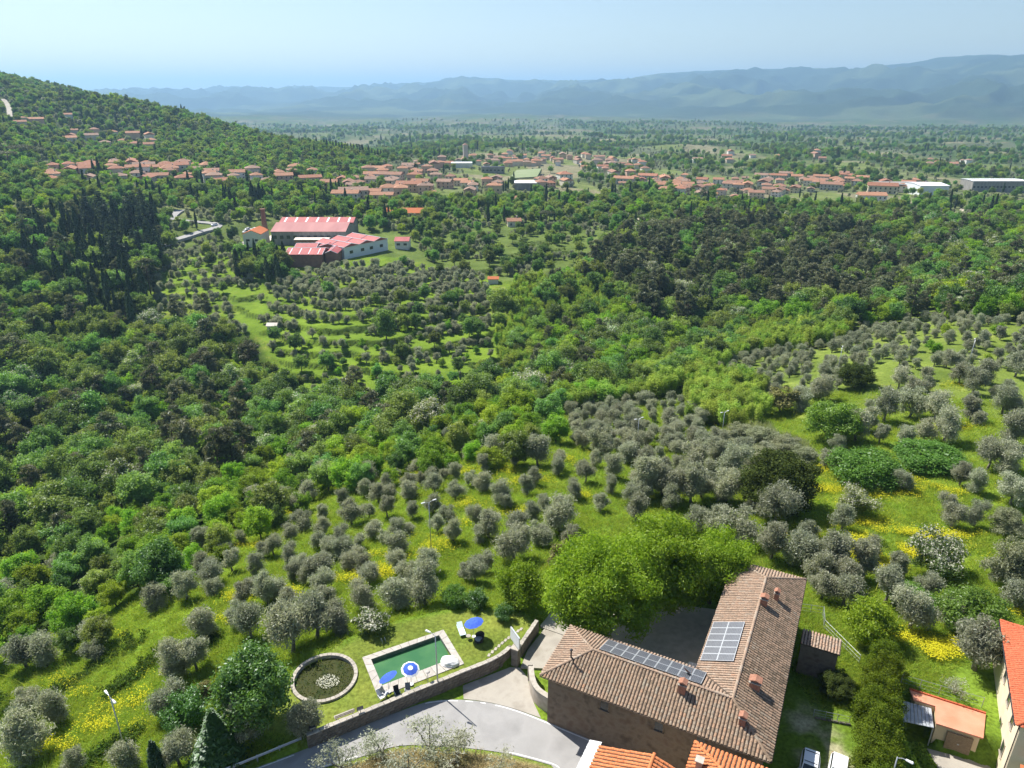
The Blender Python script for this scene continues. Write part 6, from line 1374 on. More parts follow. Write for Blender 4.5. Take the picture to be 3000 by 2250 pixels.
# -------- individuals first
LAB = {
 ('olive','near grove'): ('grey-green olive tree in the flowery grove behind the pool', 'olive trees in the grove behind the pool'),
 ('olive','right grove'): ('grey-green olive tree in the meadow right of the big courtyard tree', 'olive trees in the right-hand meadow'),
 ('olive','dense grove'): ('grey olive tree in the closely planted patch above the near grove', 'olive trees in the closely planted patch'),
 ('olive','terrace grove'): ('olive tree on the grass terraces below the red-roofed works', 'olive trees on the terraces below the works'),
 ('olive','left grove'): ('olive tree between the tall dark conifers and the works', 'olive trees left of the works'),
 ('olive','wood edge'): ('grey olive tree among the bright scrub along the ravine edge', 'olive trees along the ravine edge'),
 ('broadleaf','ravine wood'): ('mid-green broadleaf tree in the deep ravine wood on the left', 'broadleaf trees of the ravine wood'),
 ('broadleaf','wood edge'): ('mid-green broadleaf tree on the scrubby slope above the olive grove', 'broadleaf trees along the ravine edge'),
 ('broadleaf','cedar stand'): ('broadleaf tree standing among the dark conifers left of the works', 'broadleaf trees among the dark conifers'),
 ('broadleaf','pine wood'): ('green broadleaf tree mixed into the grey-brown pine wood', 'broadleaf trees in the pine wood'),
 ('broadleaf','far wood'): ('green broadleaf tree in the wood beyond the right-hand meadow', 'broadleaf trees beyond the meadow'),
 ('broadleaf','thicket'): ('broadleaf tree rising out of the pale feathery thicket', 'broadleaf trees in the thicket'),
 ('broadleaf','terrace grove'): ('broadleaf tree on the grass terraces below the works', 'broadleaf trees on the terraces'),
 ('broadleaf','works trees'): ('green tree crowded against the front of the works', 'trees in front of the works'),
 ('bright','wood edge'): ('fresh bright green low tree along the ravine edge above the olives', 'bright low trees along the ravine edge'),
 ('bright','terrace grove'): ('bright green tree on the grass terraces below the works', 'bright trees on the terraces'),
 ('bright','ravine wood'): ('fresh bright green tree in the ravine wood on the left', 'bright trees of the ravine wood'),
 ('bright','far wood'): ('fresh bright green tree in the wood beyond the right-hand meadow', 'bright trees beyond the meadow'),
 ('pine','ravine wood'): ('grey-brown pine with bare trunk standing out of the ravine wood', 'pines of the ravine wood'),
 ('pine','pine wood'): ('grey-brown pine in the dark wood right of the ravine', 'pines of the pine wood'),
 ('pine','far wood'): ('dark pine among bright trees beyond the right-hand meadow', 'pines beyond the meadow'),
 ('pine','cedar stand'): ('pine below the tall dark conifers on the left', 'pines by the dark conifers'),
 ('locust','thicket'): ('pale feathery young tree in the yellow-green thicket by the meadow', 'feathery trees of the thicket'),
 ('locust','ravine wood'): ('pale feathery tree among the darker ravine wood', 'feathery trees of the ravine wood'),
 ('blossom','ravine wood'): ('white flowering tree in the ravine wood', 'flowering trees of the ravine wood'),
 ('blossom','pine wood'): ('cream flowering tree at the foot of the pine wood', 'flowering trees by the pine wood'),
 ('blossom','far wood'): ('cream flowering tree in the wood beyond the right-hand meadow', 'flowering trees beyond the meadow'),
 ('cypress','cedar stand'): ('slim dark cypress in the conifer stand left of the works', 'cypresses of the conifer stand'),
 ('cedar','cedar stand'): ('tall dark cedar with layered boughs left of the works road', 'cedars left of the works road'),
 ('cypress','valley'): ('slender dark cypress among the houses of the valley', 'cypresses of the valley'),
 ('cypress','works trees'): ('slim dark cypress in front of the works', 'cypresses in front of the works'),
 ('umbrella_pine','valley'): ('flat-topped umbrella pine near the valley villages', 'umbrella pines of the valley'),
 ('umbrella_pine','works trees'): ('flat-topped umbrella pine standing out of the far pine wood', 'umbrella pines by the pine wood'),
 ('umbrella_pine','ravine wood'): ('broad umbrella pine at the upper edge of the right-hand meadow', 'umbrella pines at the meadow edge'),
 ('shrub','right grove'): ('small bright shrub among olive trees of the right-hand meadow', 'shrubs of the right-hand meadow'),
 ('darktree','works trees'): ('dark round evergreen tree beside the works', 'dark evergreens beside the works'),
}
NAMES = {'olive':'olive_tree','thin_olive':'olive_tree','broadleaf':'broadleaf_tree','bright':'bright_green_tree','blossom':'flowering_tree','pine':'pine_tree','umbrella_pine':'umbrella_pine_tree','cypress':'cypress_tree','cedar':'cedar_tree','locust':'locust_tree','shrub':'shrub','darktree':'evergreen_tree'}
LIMIT = {'olive':300,'broadleaf':300,'bright':140,'pine':150,'blossom':40,'locust':200,'cypress':90,'cedar':30,'umbrella_pine':10,'shrub':40,'darktree':10}
WX = np.array([w[1] for w in WISH]); WY = np.array([w[2] for w in WISH]); WZ = ground_z(WX, WY); WH = np.array([w[3] for w in WISH])
wu, wv = project(WX, WY, WZ+WH*.6); dist = np.sqrt(WX**2+WY**2+(CAM_H-WZ)**2); app = WH/dist
HOUSE_KEEP = [(-2,51,48,8)]
keepout = (sdist(PAD, WX, WY) < 1.0) | (sdist(LAWN, WX, WY) < .8)
HOUSEP = [(1.5,52),(22,41.5),(36,67.5),(26.5,72),(19,57),(6.5,64),(3,58)]
paved = (sdist(HOUSEP, WX, WY) < 1.6) | (sdist(LAWN, WX, WY) < -1.2) | (sdist([tuple(p) for p in UPs]+[tuple(p) for p in LOs[::-1]], WX, WY) < 1.0)
keepout[:N_EXPL] = paved[:N_EXPL]
for px, py in ((-19.9,57.9),): keepout |= np.hypot(WX-px, WY-py) < 4.6
WKIND = np.array([w[0] for w in WISH])
inview = (wu > -40) & (wu < 2252) & (wv > 100) & (wv < 1720)
order = np.argsort(-app); cnt = {}; rest = []
SIZES = {'olive': (3.3, 4.6), 'broadleaf': (8.6, 11), 'pine': (11.5, 14.5), 'bright': (6, 8.5), 'locust': (7, 9), 'cypress': (11, 15)}
ADJ = {'olive': 'grey-green', 'broadleaf': 'mid-green', 'pine': 'grey-brown', 'bright': 'bright', 'locust': 'feathery', 'cypress': 'slim dark'}
NOUN = {'olive': 'olive tree', 'broadleaf': 'broadleaf tree', 'pine': 'pine', 'bright': 'low tree', 'locust': 'young tree', 'cypress': 'cypress'}
def finer(kd, rgn, u, v, H, lab):
    if kd not in SIZES: return lab
    a, b = SIZES[kd]; size = 'small' if H < a else 'tall' if H > b else 'medium'
    if rgn == 'near grove':
        pl = 'on the flowery slope by the lower left lamp' if u < 330 and v > 1400 else 'on the grassy slope left of the dark dense tree' if u < 480 and v > 1230 else 'just above the round pond' if v > 1280 and u < 700 else 'right behind the pool lawn' if v > 1230 and u < 1010 else 'near the lone lamp post behind the pool' if 850 < u < 1010 and v > 1080 else 'along the ravine edge above the flowery grove' if v < 1050 else 'between the lone lamp post and the courtyard trees' if u >= 1010 else 'on the left side of the flowery grove' if u < 650 else 'in the middle of the flowery grove'
    elif rgn == 'right grove':
        pl = 'in the garden left of the cream house' if v > 1290 else 'in the thick row behind the rear wing' if v > 1170 else 'near the dark oak' if 1560 < u < 1760 and v > 980 else 'among yellow flowers at the right' if v > 1000 else 'at the near edge of the dense patch' if u < 1560 and v > 950 else 'in the far right corner of the meadow' if u > 2000 and v < 800 else 'along the thicket at the far meadow edge' if v < 760 else 'near the bright round meadow tree' if u < 1950 else 'at the right edge of the meadow'
    elif rgn == 'dense grove': pl = 'in the ' + ('left' if u < 1330 else 'middle' if u < 1480 else 'right') + ' of the closely planted patch, ' + ('upper' if v < 900 else 'middle' if v < 980 else 'lower') + ' rows'
    elif rgn == 'ravine wood':
        pl = ('at the left edge of the ravine wood' if u < 150 else 'in the ravine wood' ) + (' below the conifers' if v < 850 and u < 420 else ' below the olive terraces' if v < 950 and u >= 420 else ', deep middle' if v < 1080 else ' above the flowery grove')
    elif rgn == 'wood edge': pl = 'on the scrubby ravine edge ' + ('left' if u < 620 else 'middle' if u < 900 else 'right') + ' above the flowery grove'
    elif rgn == 'thicket': pl = 'in the yellow-green thicket ' + ('at the ravine mouth' if u < 1200 else 'below the pine wood' if u < 1480 else 'along the far meadow edge')
    elif rgn == 'pine wood': pl = 'in the dark pine wood, ' + ('left' if u < 1450 else 'middle' if u < 1720 else 'right') + ' part'
    elif rgn == 'far wood': pl = 'in the wood beyond the right-hand meadow, ' + ('left' if u < 1450 else 'middle' if u < 1850 else 'right') + (' upper' if v < 570 else ' lower') + ' part'
    elif rgn == 'terrace grove': pl = 'on the terraces ' + ('right of the works' if v < 600 and u > 870 else 'just below the works' if v < 680 else 'low above the ravine')
    elif rgn == 'left grove': pl = 'between dark conifers and works, ' + ('upper' if v < 580 else 'lower') + ' rows'
    else: return lab
    return '%s %s %s %s' % (size, ADJ[kd], NOUN[kd], pl)
TOPICS = [w[5] for w in WISH]
rgv = np.random.default_rng(77)
for i in order:
    kd, x, y, H, wd, rgn = WISH[i]
    if keepout[i]: continue
    if not inview[i]:
        if dist[i] < 700: rest.append(i)
        continue
    key = (kd, rgn)
    if key in LAB and cnt.get(kd, 0) < LIMIT.get(kd, 0) and dist[i] < 760:
        cnt[kd] = cnt.get(kd, 0)+1
        lab, grp = LAB[key]; lab = finer(kd, rgn, wu[i], wv[i], H, lab)
        plant(NAMES[kd], kd, int(rgv.integers(0, 97)), (x, y, float(WZ[i])-.05), H, rgv.uniform(0, 6.28), lab, 'tree' if kd != 'shrub' else 'shrub', grp, wd)
    else: rest.append(i)
# -------- the rest as uncountable masses
FARMIX = {'olive':[('olive',0,.40),('olive',1,.40),('olive',2,.40),('olive',3,.40),('olive',4,.40)],
          'broad':[('broadleaf',0,.40),('broadleaf',1,.40),('broadleaf',2,.40),('broadleaf',3,.4),('bright',0,.4),('bright',1,.4),('blossom',0,.4),('locust',0,.4),('locust',1,.4),('shrub',0,1),('shrub',1,1)],
          'conifer':[('pine',0,.5),('pine',1,.5),('pine',2,.5),('cypress',0,.5),('cypress',1,.5),('cedar',0,.6)]}
PICK = {'olive':('olive',(0,5)),'broadleaf':('broad',(0,4)),'bright':('broad',(4,6)),'blossom':('broad',(6,7)),'locust':('broad',(7,9)),'shrub':('broad',(9,11)),'pine':('conifer',(0,3)),'umbrella_pine':('conifer',(0,3)),'cypress':('conifer',(3,5)),'cedar':('conifer',(5,6)),'darktree':('broad',(0,4))}
acc = {k: [] for k in FARMIX}
for i in rest:
    kd = WISH[i][0]; grp, (a, b) = PICK[kd]; acc[grp].append((i, int(rgv.integers(a, b)), kd))
for grp, lst in acc.items():
    coll = stuff_collection('mass_'+grp, FARMIX[grp])
    hh = {k: KINDS[k][0]['H'] for k in KINDS}
    scatter_stuff({'olive':'olive_groves','broad':'woodland','conifer':'conifer_woodland'}[grp], coll,
        [(WX[i], WY[i], WZ[i]-.05) for i, _, _ in lst], [p for _, p, _ in lst], [WISH[i][3]/hh[kd] for i, _, kd in lst], rgv.uniform(0, 6.28, len(lst)),
        {'olive':'grey-green olive groves spread over the far slopes and the valley','broad':'green broadleaf woods covering the ravine, the hill and the valley','conifer':'dark conifers scattered through the far woods and the valley'}[grp],
        {'olive':'olive groves','broad':'woodland','conifer':'woodland'}[grp])
print('plants', len(WISH), cnt, {k: len(v) for k, v in acc.items()})
# ---------------------------------------------------------------- single plants round the house and in the meadows
L_LUSH = leafmat('lush_leaf', (.060,.15,.022), (.125,.26,.042), .4, .04, .1)
L_OAK = leafmat('holm_oak_leaf', (.050,.072,.020), (.095,.125,.034), .3, .0, .08)
L_RUST = leafmat('rusty_leaf', (.19,.19,.075), (.29,.28,.12), .3, .0, .1)
L_PALEG = leafmat('grey_willow_leaf', (.22,.24,.14), (.34,.36,.24), .35, .0, .1)
for s in range(3): broad('lime', 500+s, L_LIME, wid=[.52,.50,.46][s], low=.06, nl=44000, ls=.0125, nc=150, cr=(.07,.12), rr=(.62,.90))
broad('lush', 510, L_LUSH, wid=.38, low=.02, nl=15000, ls=.018, nc=80, cr=(.08,.13), rr=(.62,.92)); broad('oak', 511, L_OAK, wid=.52, low=.02, nl=17000, ls=.018, nc=90, cr=(.08,.13), rr=(.65,.92))
broad('roundbush', 512, L_LUSH, wid=.5, low=0, nl=6000, ls=.026, nc=40, cr=(.12,.18), rr=(.6,.9)); broad('limebush', 513, L_LIME, wid=.5, low=0, nl=8000, ls=.024, nc=54, cr=(.11,.17), rr=(.6,.92))
L_MIDG = leafmat('mid_green_leaf', (.11,.23,.030), (.20,.34,.055), .45, .02, .15)
broad('greenbush', 514, L_MIDG, wid=.55, low=0, nl=9500, ls=.023, nc=60, cr=(.1,.16), rr=(.6,.92)); broad('elder', 515, L_BROAD, wid=.5, low=0, nl=8000, ls=.024, nc=44, cr=(.1,.2), extra=.42); broad('rose', 516, L_BROAD, H=3., wid=.5, low=0, nl=2200, ls=.045, nc=26, cr=(.12,.2), extra=.5)
broad('rusty', 517, L_RUST, wid=.45, low=.05, nl=3000, ls=.035, nc=26); broad('willow', 518, L_PALEG, wid=.42, low=.0, nl=13000, ls=.018, nc=60, cr=(.08,.15))
broad('hedgecrown', 519, L_HEDGE, wid=.40, low=-.02, nl=14000, ls=.017, nc=70, cr=(.08,.14)); broad('hedgecrown', 520, L_HEDGE, wid=.42, low=-.02, nl=14000, ls=.017, nc=70, cr=(.08,.14))
def spruce(seed, H=10.):
    rng = np.random.default_rng(seed); n = 5200; t = rng.random(n)**.7; a = rng.uniform(0, 6.28, n); tier = .75+.25*np.abs(np.sin(t*34)); rad = .24*H*(1-t)*tier*rng.uniform(.4, 1.05, n)**.5
    P = np.stack([rad*np.cos(a), rad*np.sin(a), H*(.03+.97*t)-rad*.25], 1); V = leaves(P, np.stack([np.cos(a)*.5, np.sin(a)*.5, np.full(n, .8)], 1), .024*H, .35, rng, .4); mb = MB(); mb.tube([(0,0,0),(0,0,H*.9)], [.018*H,.003*H], 6); finish('spruce', V, [L_DARK], mb, M_BARK, H)
spruce(530)
def place(name, kind, u, v, wpx, hr_, label, cat='tree', group=None, wide=1.0, idx=0, seed=0, zfix=None):
    """crown centre at image (u, v), crown wpx wide, height = hr_ times the width"""
    x, y, z = hit(u, v)
    for _ in range(6):
        d = y*CP + (CAM_H-z)*SP; W = wpx*K*d/FPX; H = W*hr_; zg = float(ground_z(x, y)) if zfix is None else zfix; x, y = unproj(u, v, zg+.52*H); z = zg
    zg = float(ground_z(x, y)) if zfix is None else zfix
    k = KINDS[kind][idx % len(KINDS[kind])]; s = H/k['H']; me = k['crown']; vx = np.empty(len(me.vertices)*3, np.float32); me.vertices.foreach_get('co', vx); cw = float(np.percentile(vx[0::3], 98)-np.percentile(vx[0::3], 2))
    sw = W/cw; e = empty(name, (x, y, zg-.05), seed*1.7+u*.01, label, cat, group, (sw*wide, sw*wide, s)); link('trunk', k['trunk'], e); link('crown', me, e); return e
place('courtyard_tree', 'lime', 1308, 1272, 212, 1.15, 'big yellow-green courtyard tree nearest the concrete drive', idx=0)
place('courtyard_tree', 'lime', 1425, 1225, 190, 1.1, 'big yellow-green courtyard tree between the two others', idx=1)
place('courtyard_tree', 'lime', 1542, 1230, 135, 1.25, 'fresh green courtyard tree touching the far end of the rear wing roof', idx=2)
place('young_lime_tree', 'limebush', 1128, 1262, 90, 1.1, 'small yellow-green tree left of the courtyard trees')
place('rusty_shrub', 'rusty', 1212, 1205, 55, 1.3, 'reddish brown shrub behind the left edge of the courtyard trees', 'shrub')
place('lawn_bush', 'roundbush', 1088, 1322, 34, 1.0, 'small round dark bush alone on the lawn right of the parasol', 'bush')
place('garden_bush', 'roundbush', 1030, 1294, 42, .95, 'round green bush at the back edge of the lawn', 'bush')
place('garden_bush', 'greenbush', 985, 1290, 50, 1.0, 'leafy green bush below the olive trees behind the lawn parasol', 'bush')
place('rose_bush', 'rose', 800, 1342, 62, .8, 'bush with pale pink blossom between pond and olive trees', 'bush')
place('chestnut_tree', 'lush', 545, 1490, 142, 1.35, 'dense dark green tree left of the round pond')
place('spruce_tree', 'spruce', 465, 1590, 90, 1.7, 'dark pointed spruce at the bottom left below the dense tree')
place('cypress_tree', 'cypress', 335, 1640, 26, 4.2, 'single slim cypress cut by the bottom edge', idx=0)
place('rusty_shrub', 'rusty', 440, 1490, 40, 1.0, 'rust-brown shrub left of the dense dark tree', 'shrub')
place('hazel_shrub', 'roundbush', 400, 1530, 80, 1.0, 'dark leafy shrub between the grey olives and the spruce', 'shrub')
place('holm_oak_tree', 'oak', 1682, 1042, 138, .95, 'dark brownish-green oak alone at the edge of the flower meadow')
place('maple_tree', 'greenbush', 1800, 905, 100, .95, 'bright round green tree in the middle of the right-hand meadow')
place('meadow_bush', 'oak', 1850, 812, 62, .8, 'dark round bush near the pole in the far meadow', 'bush')
place('meadow_bush', 'greenbush', 1870, 1008, 125, .62, 'broad leafy bush behind the white-flowering bush', 'bush')
place('meadow_bush', 'greenbush', 2010, 985, 120, .4, 'low sprawling bramble in the right-hand meadow', 'bush')
place('elder_bush', 'elder', 1850, 1084, 68, .95, 'white-flowering bush casting a shadow in the yellow flowers', 'bush')
place('elder_bush', 'elder', 2022, 1200, 98, .95, 'white-flowering bush right of the yellow flower meadow', 'bush', idx=0, seed=2)
place('fig_tree', 'limebush', 1880, 1342, 100, .95, 'yellow-green leafy tree at the top of the tall hedge')
place('garden_bush', 'greenbush', 2110, 1325, 120, .8, 'large leafy green bush left of the cream house roof', 'bush')
place('garden_bush', 'greenbush', 1970, 1285, 80, .6, 'low green bush among the olives behind the rear wing', 'bush', seed=3)
place('willow_tree', 'willow', 2190, 1225, 95, 1.2, 'pale grey-green willow at the right edge above the cream house')
place('willow_tree', 'willow', 2180, 1130, 70, .9, 'leafy pale shrub at the right edge of the meadow', 'bush', seed=1)
place('garden_shrub', 'oak', 1808, 1478, 62, .8, 'dark spreading shrub in the shaded garden strip', 'bush')
place('scrub_tree', 'rusty', 1690, 865, 60, .9, 'brownish bush beside the pale scrub', 'bush', seed=5)
for k, (u, v, w) in enumerate(((1600,935,60),(1650,945,70),(1700,965,70),(1735,985,60),(1640,985,60),(1590,965,50),(1690,1000,50))): place('reed_shrub', 'willow', u, v, w, .6, 'pale shrub in the reed bed beyond the dense olive patch', 'bush', 'shrubs of the reed bed', seed=k)
# tall hedge beside the cars
hg = empty('tall_hedge', (35.6, 52.2, 0), 0, 'tall yellow-green clipped hedge between the white cars and the garage', 'hedge')
for k, (x, y, w, h) in enumerate(((39.6,58.8,3.4,4.6),(38.2,56.2,3.8,5.0),(36.7,53.6,4.0,5.0),(35.3,51.0,4.2,5.4),(33.9,48.4,4.4,5.6),(32.7,45.9,4.2,5.2),(31.6,43.4,4.0,5.0))):
    c = KINDS['hedgecrown'][k % 2]; o = link('hedge_crown', c['crown'], hg, (x-35.6, y-52.2, -.1), k*1.1); o.scale = (w/8.2, w/8.2, h/10)
    o = link('stem', c['trunk'], hg, (x-35.6, y-52.2, -.1), k*1.1); o.scale = (w/8.2, w/8.2, h/10)
# sparse pruned olives on the dry bank below the road
for k, (u, v, w) in enumerate(((735,1640,80),(822,1612,62),(925,1600,92),(985,1618,70),(1075,1650,60),(880,1650,70))):
    place('pruned_olive_tree', 'thin_olive', u, v, w, 1.15, 'thin pruned olive tree on the dry bank at the bottom edge', 'tree', 'pruned olives on the dry bank', idx=k % 2, seed=k)
place('fruit_tree', 'thin_olive', 2068, 1480, 48, 1.0, 'small bare fruit tree in the garden behind the garage', seed=4)
# ivy on the bank right of the hedge
iv = np.random.default_rng(3); n = 3600; P = np.stack([iv.uniform(37.2, 41.2, n), iv.uniform(37, 52.5, n), np.zeros(n)], 1); P[:, 2] = ground_z(P[:, 0], P[:, 1])+iv.uniform(0, .5, n)
V, F = leaves(P, np.tile([0, 0, 1.], (n, 1)), .16, .6, iv, .6); tag(link('ivy', mesh_np('ivy', V, F, [L_BRIGHT])), 'bright green ivy covering the bank right of the tall hedge', 'ivy', kind='stuff')
# reeds
def reed_tuft(seed, H=3.):
    rng = np.random.default_rng(seed); n = 26; V = []; F = []
    for i in range(n):
        b = rng.normal(0, .35, 2); l = rng.normal(0, .5, 2); h = H*rng.uniform(.6, 1); a = rng.uniform(0, 6.28); w = .05; dx, dy = math.cos(a)*w, math.sin(a)*w; m = len(V)
        V += [(b[0]-dx, b[1]-dy, 0), (b[0]+dx, b[1]+dy, 0), (b[0]+l[0]*.4+dx, b[1]+l[1]*.4+dy, h*.6), (b[0]+l[0]*.4-dx, b[1]+l[1]*.4-dy, h*.6), (b[0]+l[0], b[1]+l[1], h)]; F += [(m, m+1, m+2, m+3), (m+3, m+2, m+4)]
    return V, F
def blade_collection(key, items):
    c = bpy.data.collections.new(key)
    for i, (V, F, mats, mi) in enumerate(items): c.objects.link(bpy.data.objects.new('%s_%02d' % (key, i), mesh_np(key, V, F, mats, mi)))
    return c
rc_ = blade_collection('reed', [(*reed_tuft(700+i), [L_REED], None) for i in range(3)])
pts = []; rr_ = np.random.default_rng(71); RP = [(1560,920),(1640,915),(1740,955),(1755,985),(1690,990),(1600,965)]
while len(pts) < 300:
    u, v = rr_.uniform(1550, 1760), rr_.uniform(910, 995)
    if bool(inpoly(np.array([u]), np.array([v]), RP)[0]): pts.append(hit(u, v+8))
scatter_stuff('reeds', rc_, pts, rr_.integers(0, 3, 300), rr_.uniform(.5, .9, 300), rr_.uniform(0, 6.28, 300), 'pale reed bed beyond the dense olive patch', 'reeds')
# ---------------------------------------------------------------- meadow grass and wild flowers
L_GRASS = leafmat('grass_blade', (.22,.33,.034), (.36,.45,.075), .5, .0, .25); L_YEL = leafmat('yellow_petal', (.58,.55,.02), (.74,.70,.05), .3, .0, .08, (1, 1, .5))
L_DRY = leafmat('dry_blade', (.30,.25,.12), (.42,.36,.2), .3, .0, .15); L_BRAM = leafmat('bramble_leaf', (.055,.105,.018), (.105,.175,.030), .35, .0, .2)
def tuft(seed, n=16, H=.5, spread=.28, flowers=0, w=.03):
    rng = np.random.default_rng(seed); V = []; F = []; mi = []
    for i in range(n):
        b = rng.normal(0, spread, 2); l = rng.normal(0, .34, 2); h = H*rng.uniform(.5, 1.1); a = rng.uniform(0, 6.28); dx, dy = math.cos(a)*w, math.sin(a)*w; m = len(V)
        V += [(b[0]-dx, b[1]-dy, 0), (b[0]+dx, b[1]+dy, 0), (b[0]+l[0], b[1]+l[1], h)]; F.append((m, m+1, m+2)); mi.append(0)
    for i in range(flowers):
        b = rng.normal(0, spread*1.2, 2); h = H*rng.uniform(.8, 1.35); s = rng.uniform(.035, .07); m = len(V); t = rng.normal(0, .3, 2)*s
        V += [(b[0]-s, b[1], h-t[0]), (b[0], b[1]-s, h-t[1]), (b[0]+s, b[1], h+t[0]), (b[0], b[1]+s, h+t[1])]; F.append((m, m+1, m+2, m+3)); mi.append(1)
    return V, F, mi
def tc(key, seeds, mats, **k): return blade_collection(key, [(lambda t: (t[0], t[1], mats, t[2]))(tuft(s, **k)) for s in seeds])
rgG = np.random.default_rng(801)
def meadow_ok(x, y):
    ok = (sdist(LAWN, x, y) > .5) & (sdist(ISL, x, y) > .3)
    ok &= ~((sdist(PAD, x, y) < .4) & ~((x > 30.8) & (y > 54.5) & (x < 47)) )
    return ok & (sdist(YARD, x, y) > 1.0) & ~((x > 43) & (y < 56.5) & (x < 62))
n = 120000; r = np.exp(rgG.uniform(math.log(45), math.log(185), n)); a = rgG.uniform(-.95, .95, n); x, y = r*np.sin(a), r*np.cos(a)
k = meadow_ok(x, y); x, y = x[k], y[k]; z = ground_z(x, y); u, v = project(x, y, z); k = (u > -320) & (u < 2520) & (v < 1760) & ~inpoly(u, v, WOOD); x, y, z = x[k], y[k], z[k]; r = np.hypot(x, y)
G = tc('grass', range(810, 815), [L_GRASS, L_YEL], n=18, H=.42, w=.028)
scatter_stuff('meadow_grass', G, np.stack([x, y, z-.02], 1), rgG.integers(0, 5, len(x)), rgG.uniform(.6, 1.25, len(x))*(.7+r/160)*(.55+.9*fbm(x/6, y/6, 201)), rgG.uniform(0, 6.28, len(x)), 'long green grass of the meadow between the olive trees', 'grass')
FL = [(980,1019,70,9),(1075,1019,60,9),(1118,1039,50,9),(945,1026,40,8),(997,1089,34,7),(1114,1108,40,8),(945,1173,40,9),(902,1197,36,8),(815,1203,46,8),(824,1238,30,12),(750,1251,36,9),(642,1284,36,7),(546,1177,44,7),(871,1047,30,6),(1160,1050,40,6),(1010,1130,30,6),
 (1773,1064,55,14),(1936,1068,60,9),(1992,1040,50,10),(1908,1162,110,12),(1777,1155,50,8),(1950,1199,90,14),(2020,1162,60,8),(2066,1064,40,9),(1250,994,34,8),(1264,1073,30,7),(2015,835,60,7),(2066,924,40,8),(1763,1017,40,8),(1860,1130,50,6),(1900,1230,40,8),
 (2035,1402,40,14),(1965,1376,28,14),(2000,1324,22,10),(1919,1197,60,12),(2194,1321,22,8),(1995,1420,30,10),(228,1570,60,9),(285,1525,34,7),(210,1537,40,5),(150,1498,36,8),(306,1498,26,8),(120,1615,50,10),(135,1474,26,6),(258,1375,16,5),(516,1294,24,6),(504,1339,30,5),(330,1460,26,6),(60,1600,30,8),(700,1060,30,5),(620,1110,26,5)]
pts = []
for (fu, fv, ru, rv) in FL:
    m = int(ru*rv*(.62 if fu > 1700 else .15 if fu < 420 else .36)); c = hit(fu, fv); dd = math.hypot(c[0], c[1])
    for _ in range(m):
        q = rgG.normal(0, .72, 2); p = hit(fu+q[0]*ru, fv+q[1]*rv)
        if abs(math.hypot(p[0], p[1])-dd) < 30: pts.append(p)
pts = np.array(pts); k = meadow_ok(pts[:, 0], pts[:, 1]) & (fbm(pts[:, 0]/2.5, pts[:, 1]/2.5, 211) > .49); pts = pts[k]
Fc = tc('flower', range(830, 834), [L_GRASS, L_YEL], n=12, H=.5, flowers=11, spread=.34)
scatter_stuff('yellow_wildflowers', Fc, pts, rgG.integers(0, 4, len(pts)), rgG.uniform(.8, 1.4, len(pts)), rgG.uniform(0, 6.28, len(pts)), 'drifts of yellow wildflowers in the meadow', 'wildflowers')
# dry grass on the bank below the road
n = 5000; x = rgG.uniform(-20, 6, n); y = rgG.uniform(36, 50, n); k = sdist(ISL, x, y) < -.25; x, y = x[k], y[k]
D = blade_collection('dry', [(lambda t: (t[0], t[1], [m_], t[2]))(tuft(840+i, n=14, H=.3)) for i, m_ in enumerate((L_DRY, L_DRY, L_DRY))])
scatter_stuff('dry_grass', D, np.stack([x, y, ground_z(x, y)-.02], 1), rgG.integers(0, 3, len(x)), rgG.uniform(.6, 1.3, len(x)), rgG.uniform(0, 6.28, len(x)), 'dry grass on the bank below the road bend', 'grass')
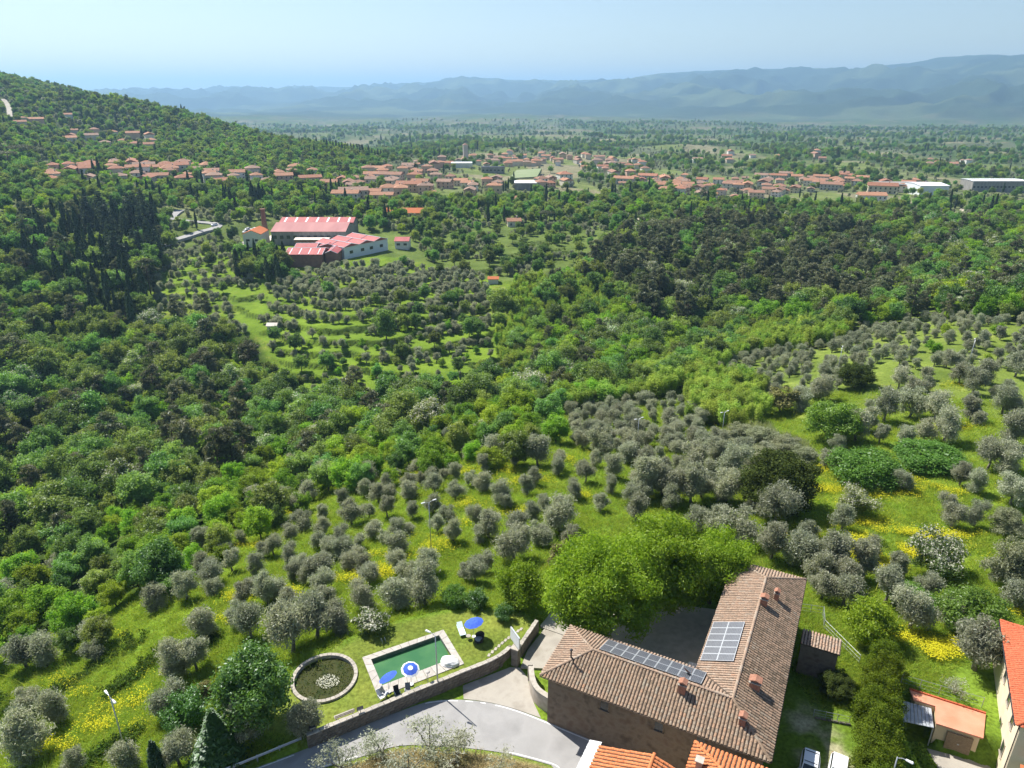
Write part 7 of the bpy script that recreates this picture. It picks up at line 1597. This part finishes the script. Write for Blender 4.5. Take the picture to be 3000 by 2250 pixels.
# brambles along the old banks
def bram(seed):
    rng = np.random.default_rng(seed); n = 150; C = rng.normal(0, .5, (7, 3))*np.array([1, .6, .15])+np.array([0, 0, .25]); return clumps(C, np.full(7, .42), n, rng, .5, .13, .6, .7, .6)
Bc = blade_collection('bramble', [(*bram(850+i), [L_BRAM], None) for i in range(3)])
pts = []
for line in ([(300,1378),(250,1420),(165,1475),(110,1500)],[(345,1412),(300,1450),(268,1478),(240,1500)],[(470,1370),(440,1385),(420,1400)],[(300,1590),(240,1620),(190,1650)],[(0,1520),(30,1545),(60,1530)],[(1060,975),(1000,990),(900,1005),(800,1020)],[(1170,960),(1100,975)],[(1560,1100),(1500,1110)],[(1900,1180),(1850,1190),(1800,1180)]):
    L_ = resample(np.array(line, float), 26)
    for q in L_: pts.append(hit(q[0]+rgG.normal(0, 5), q[1]+rgG.normal(0, 3)))
pts = np.array(pts); scatter_stuff('brambles', Bc, pts, rgG.integers(0, 3, len(pts)), rgG.uniform(.6, 1.3, len(pts)), rgG.uniform(0, 6.28, len(pts)), 'dark green brambles along the old grassy banks', 'brambles')

# scrub on the terrace banks across the ravine
xs, ys = np.meshgrid(np.arange(-190, 60, 1.5), np.arange(225, 470, 1.5)); x = (xs+rgG.uniform(-.6, .6, xs.shape)).ravel(); y = (ys+rgG.uniform(-.6, .6, ys.shape)).ravel()
zz = ground_z(x, y); u, v = project(x, y, zz); k = on_terrace(x, y, .86, .985) & free_of(x, y) & (inpoly(u, v, OLIVE_SLOPE) | inpoly(u, v, SLOPE_LOW) | inpoly(u, v, TERR_R) | inpoly(u, v, OLIVE_LEFT)) & (rgG.random(len(x)) < .75)
x, y, zz = x[k], y[k], zz[k]; scatter_stuff('bank_scrub', Bc, np.stack([x, y, zz-.1], 1), rgG.integers(0, 3, len(x)), rgG.uniform(.5, 1.1, len(x)), rgG.uniform(0, 6.28, len(x)), 'dark scrub along the terrace banks below the works', 'scrub')
# ---------------------------------------------------------------- air
def haze_box():
    m, N, L = newmat('haze'); o = N.new('ShaderNodeOutputMaterial'); v = N.new('ShaderNodeVolumePrincipled')
    v.inputs['Color'].default_value = (.42,.70,1.0,1); v.inputs['Density'].default_value = 1.05e-4; v.inputs['Anisotropy'].default_value = .25
    L.new(v.outputs[0], o.inputs['Volume'])
    top = float(np.max(ZG))+60; bot = float(np.min(ZG))-40
    b = MB().box(-30000, 30000, -1500, 30000, bot, top).obj('haze', m); tag(b, 'thin blue haze filling the valley air', 'haze', kind='stuff')
haze_box()
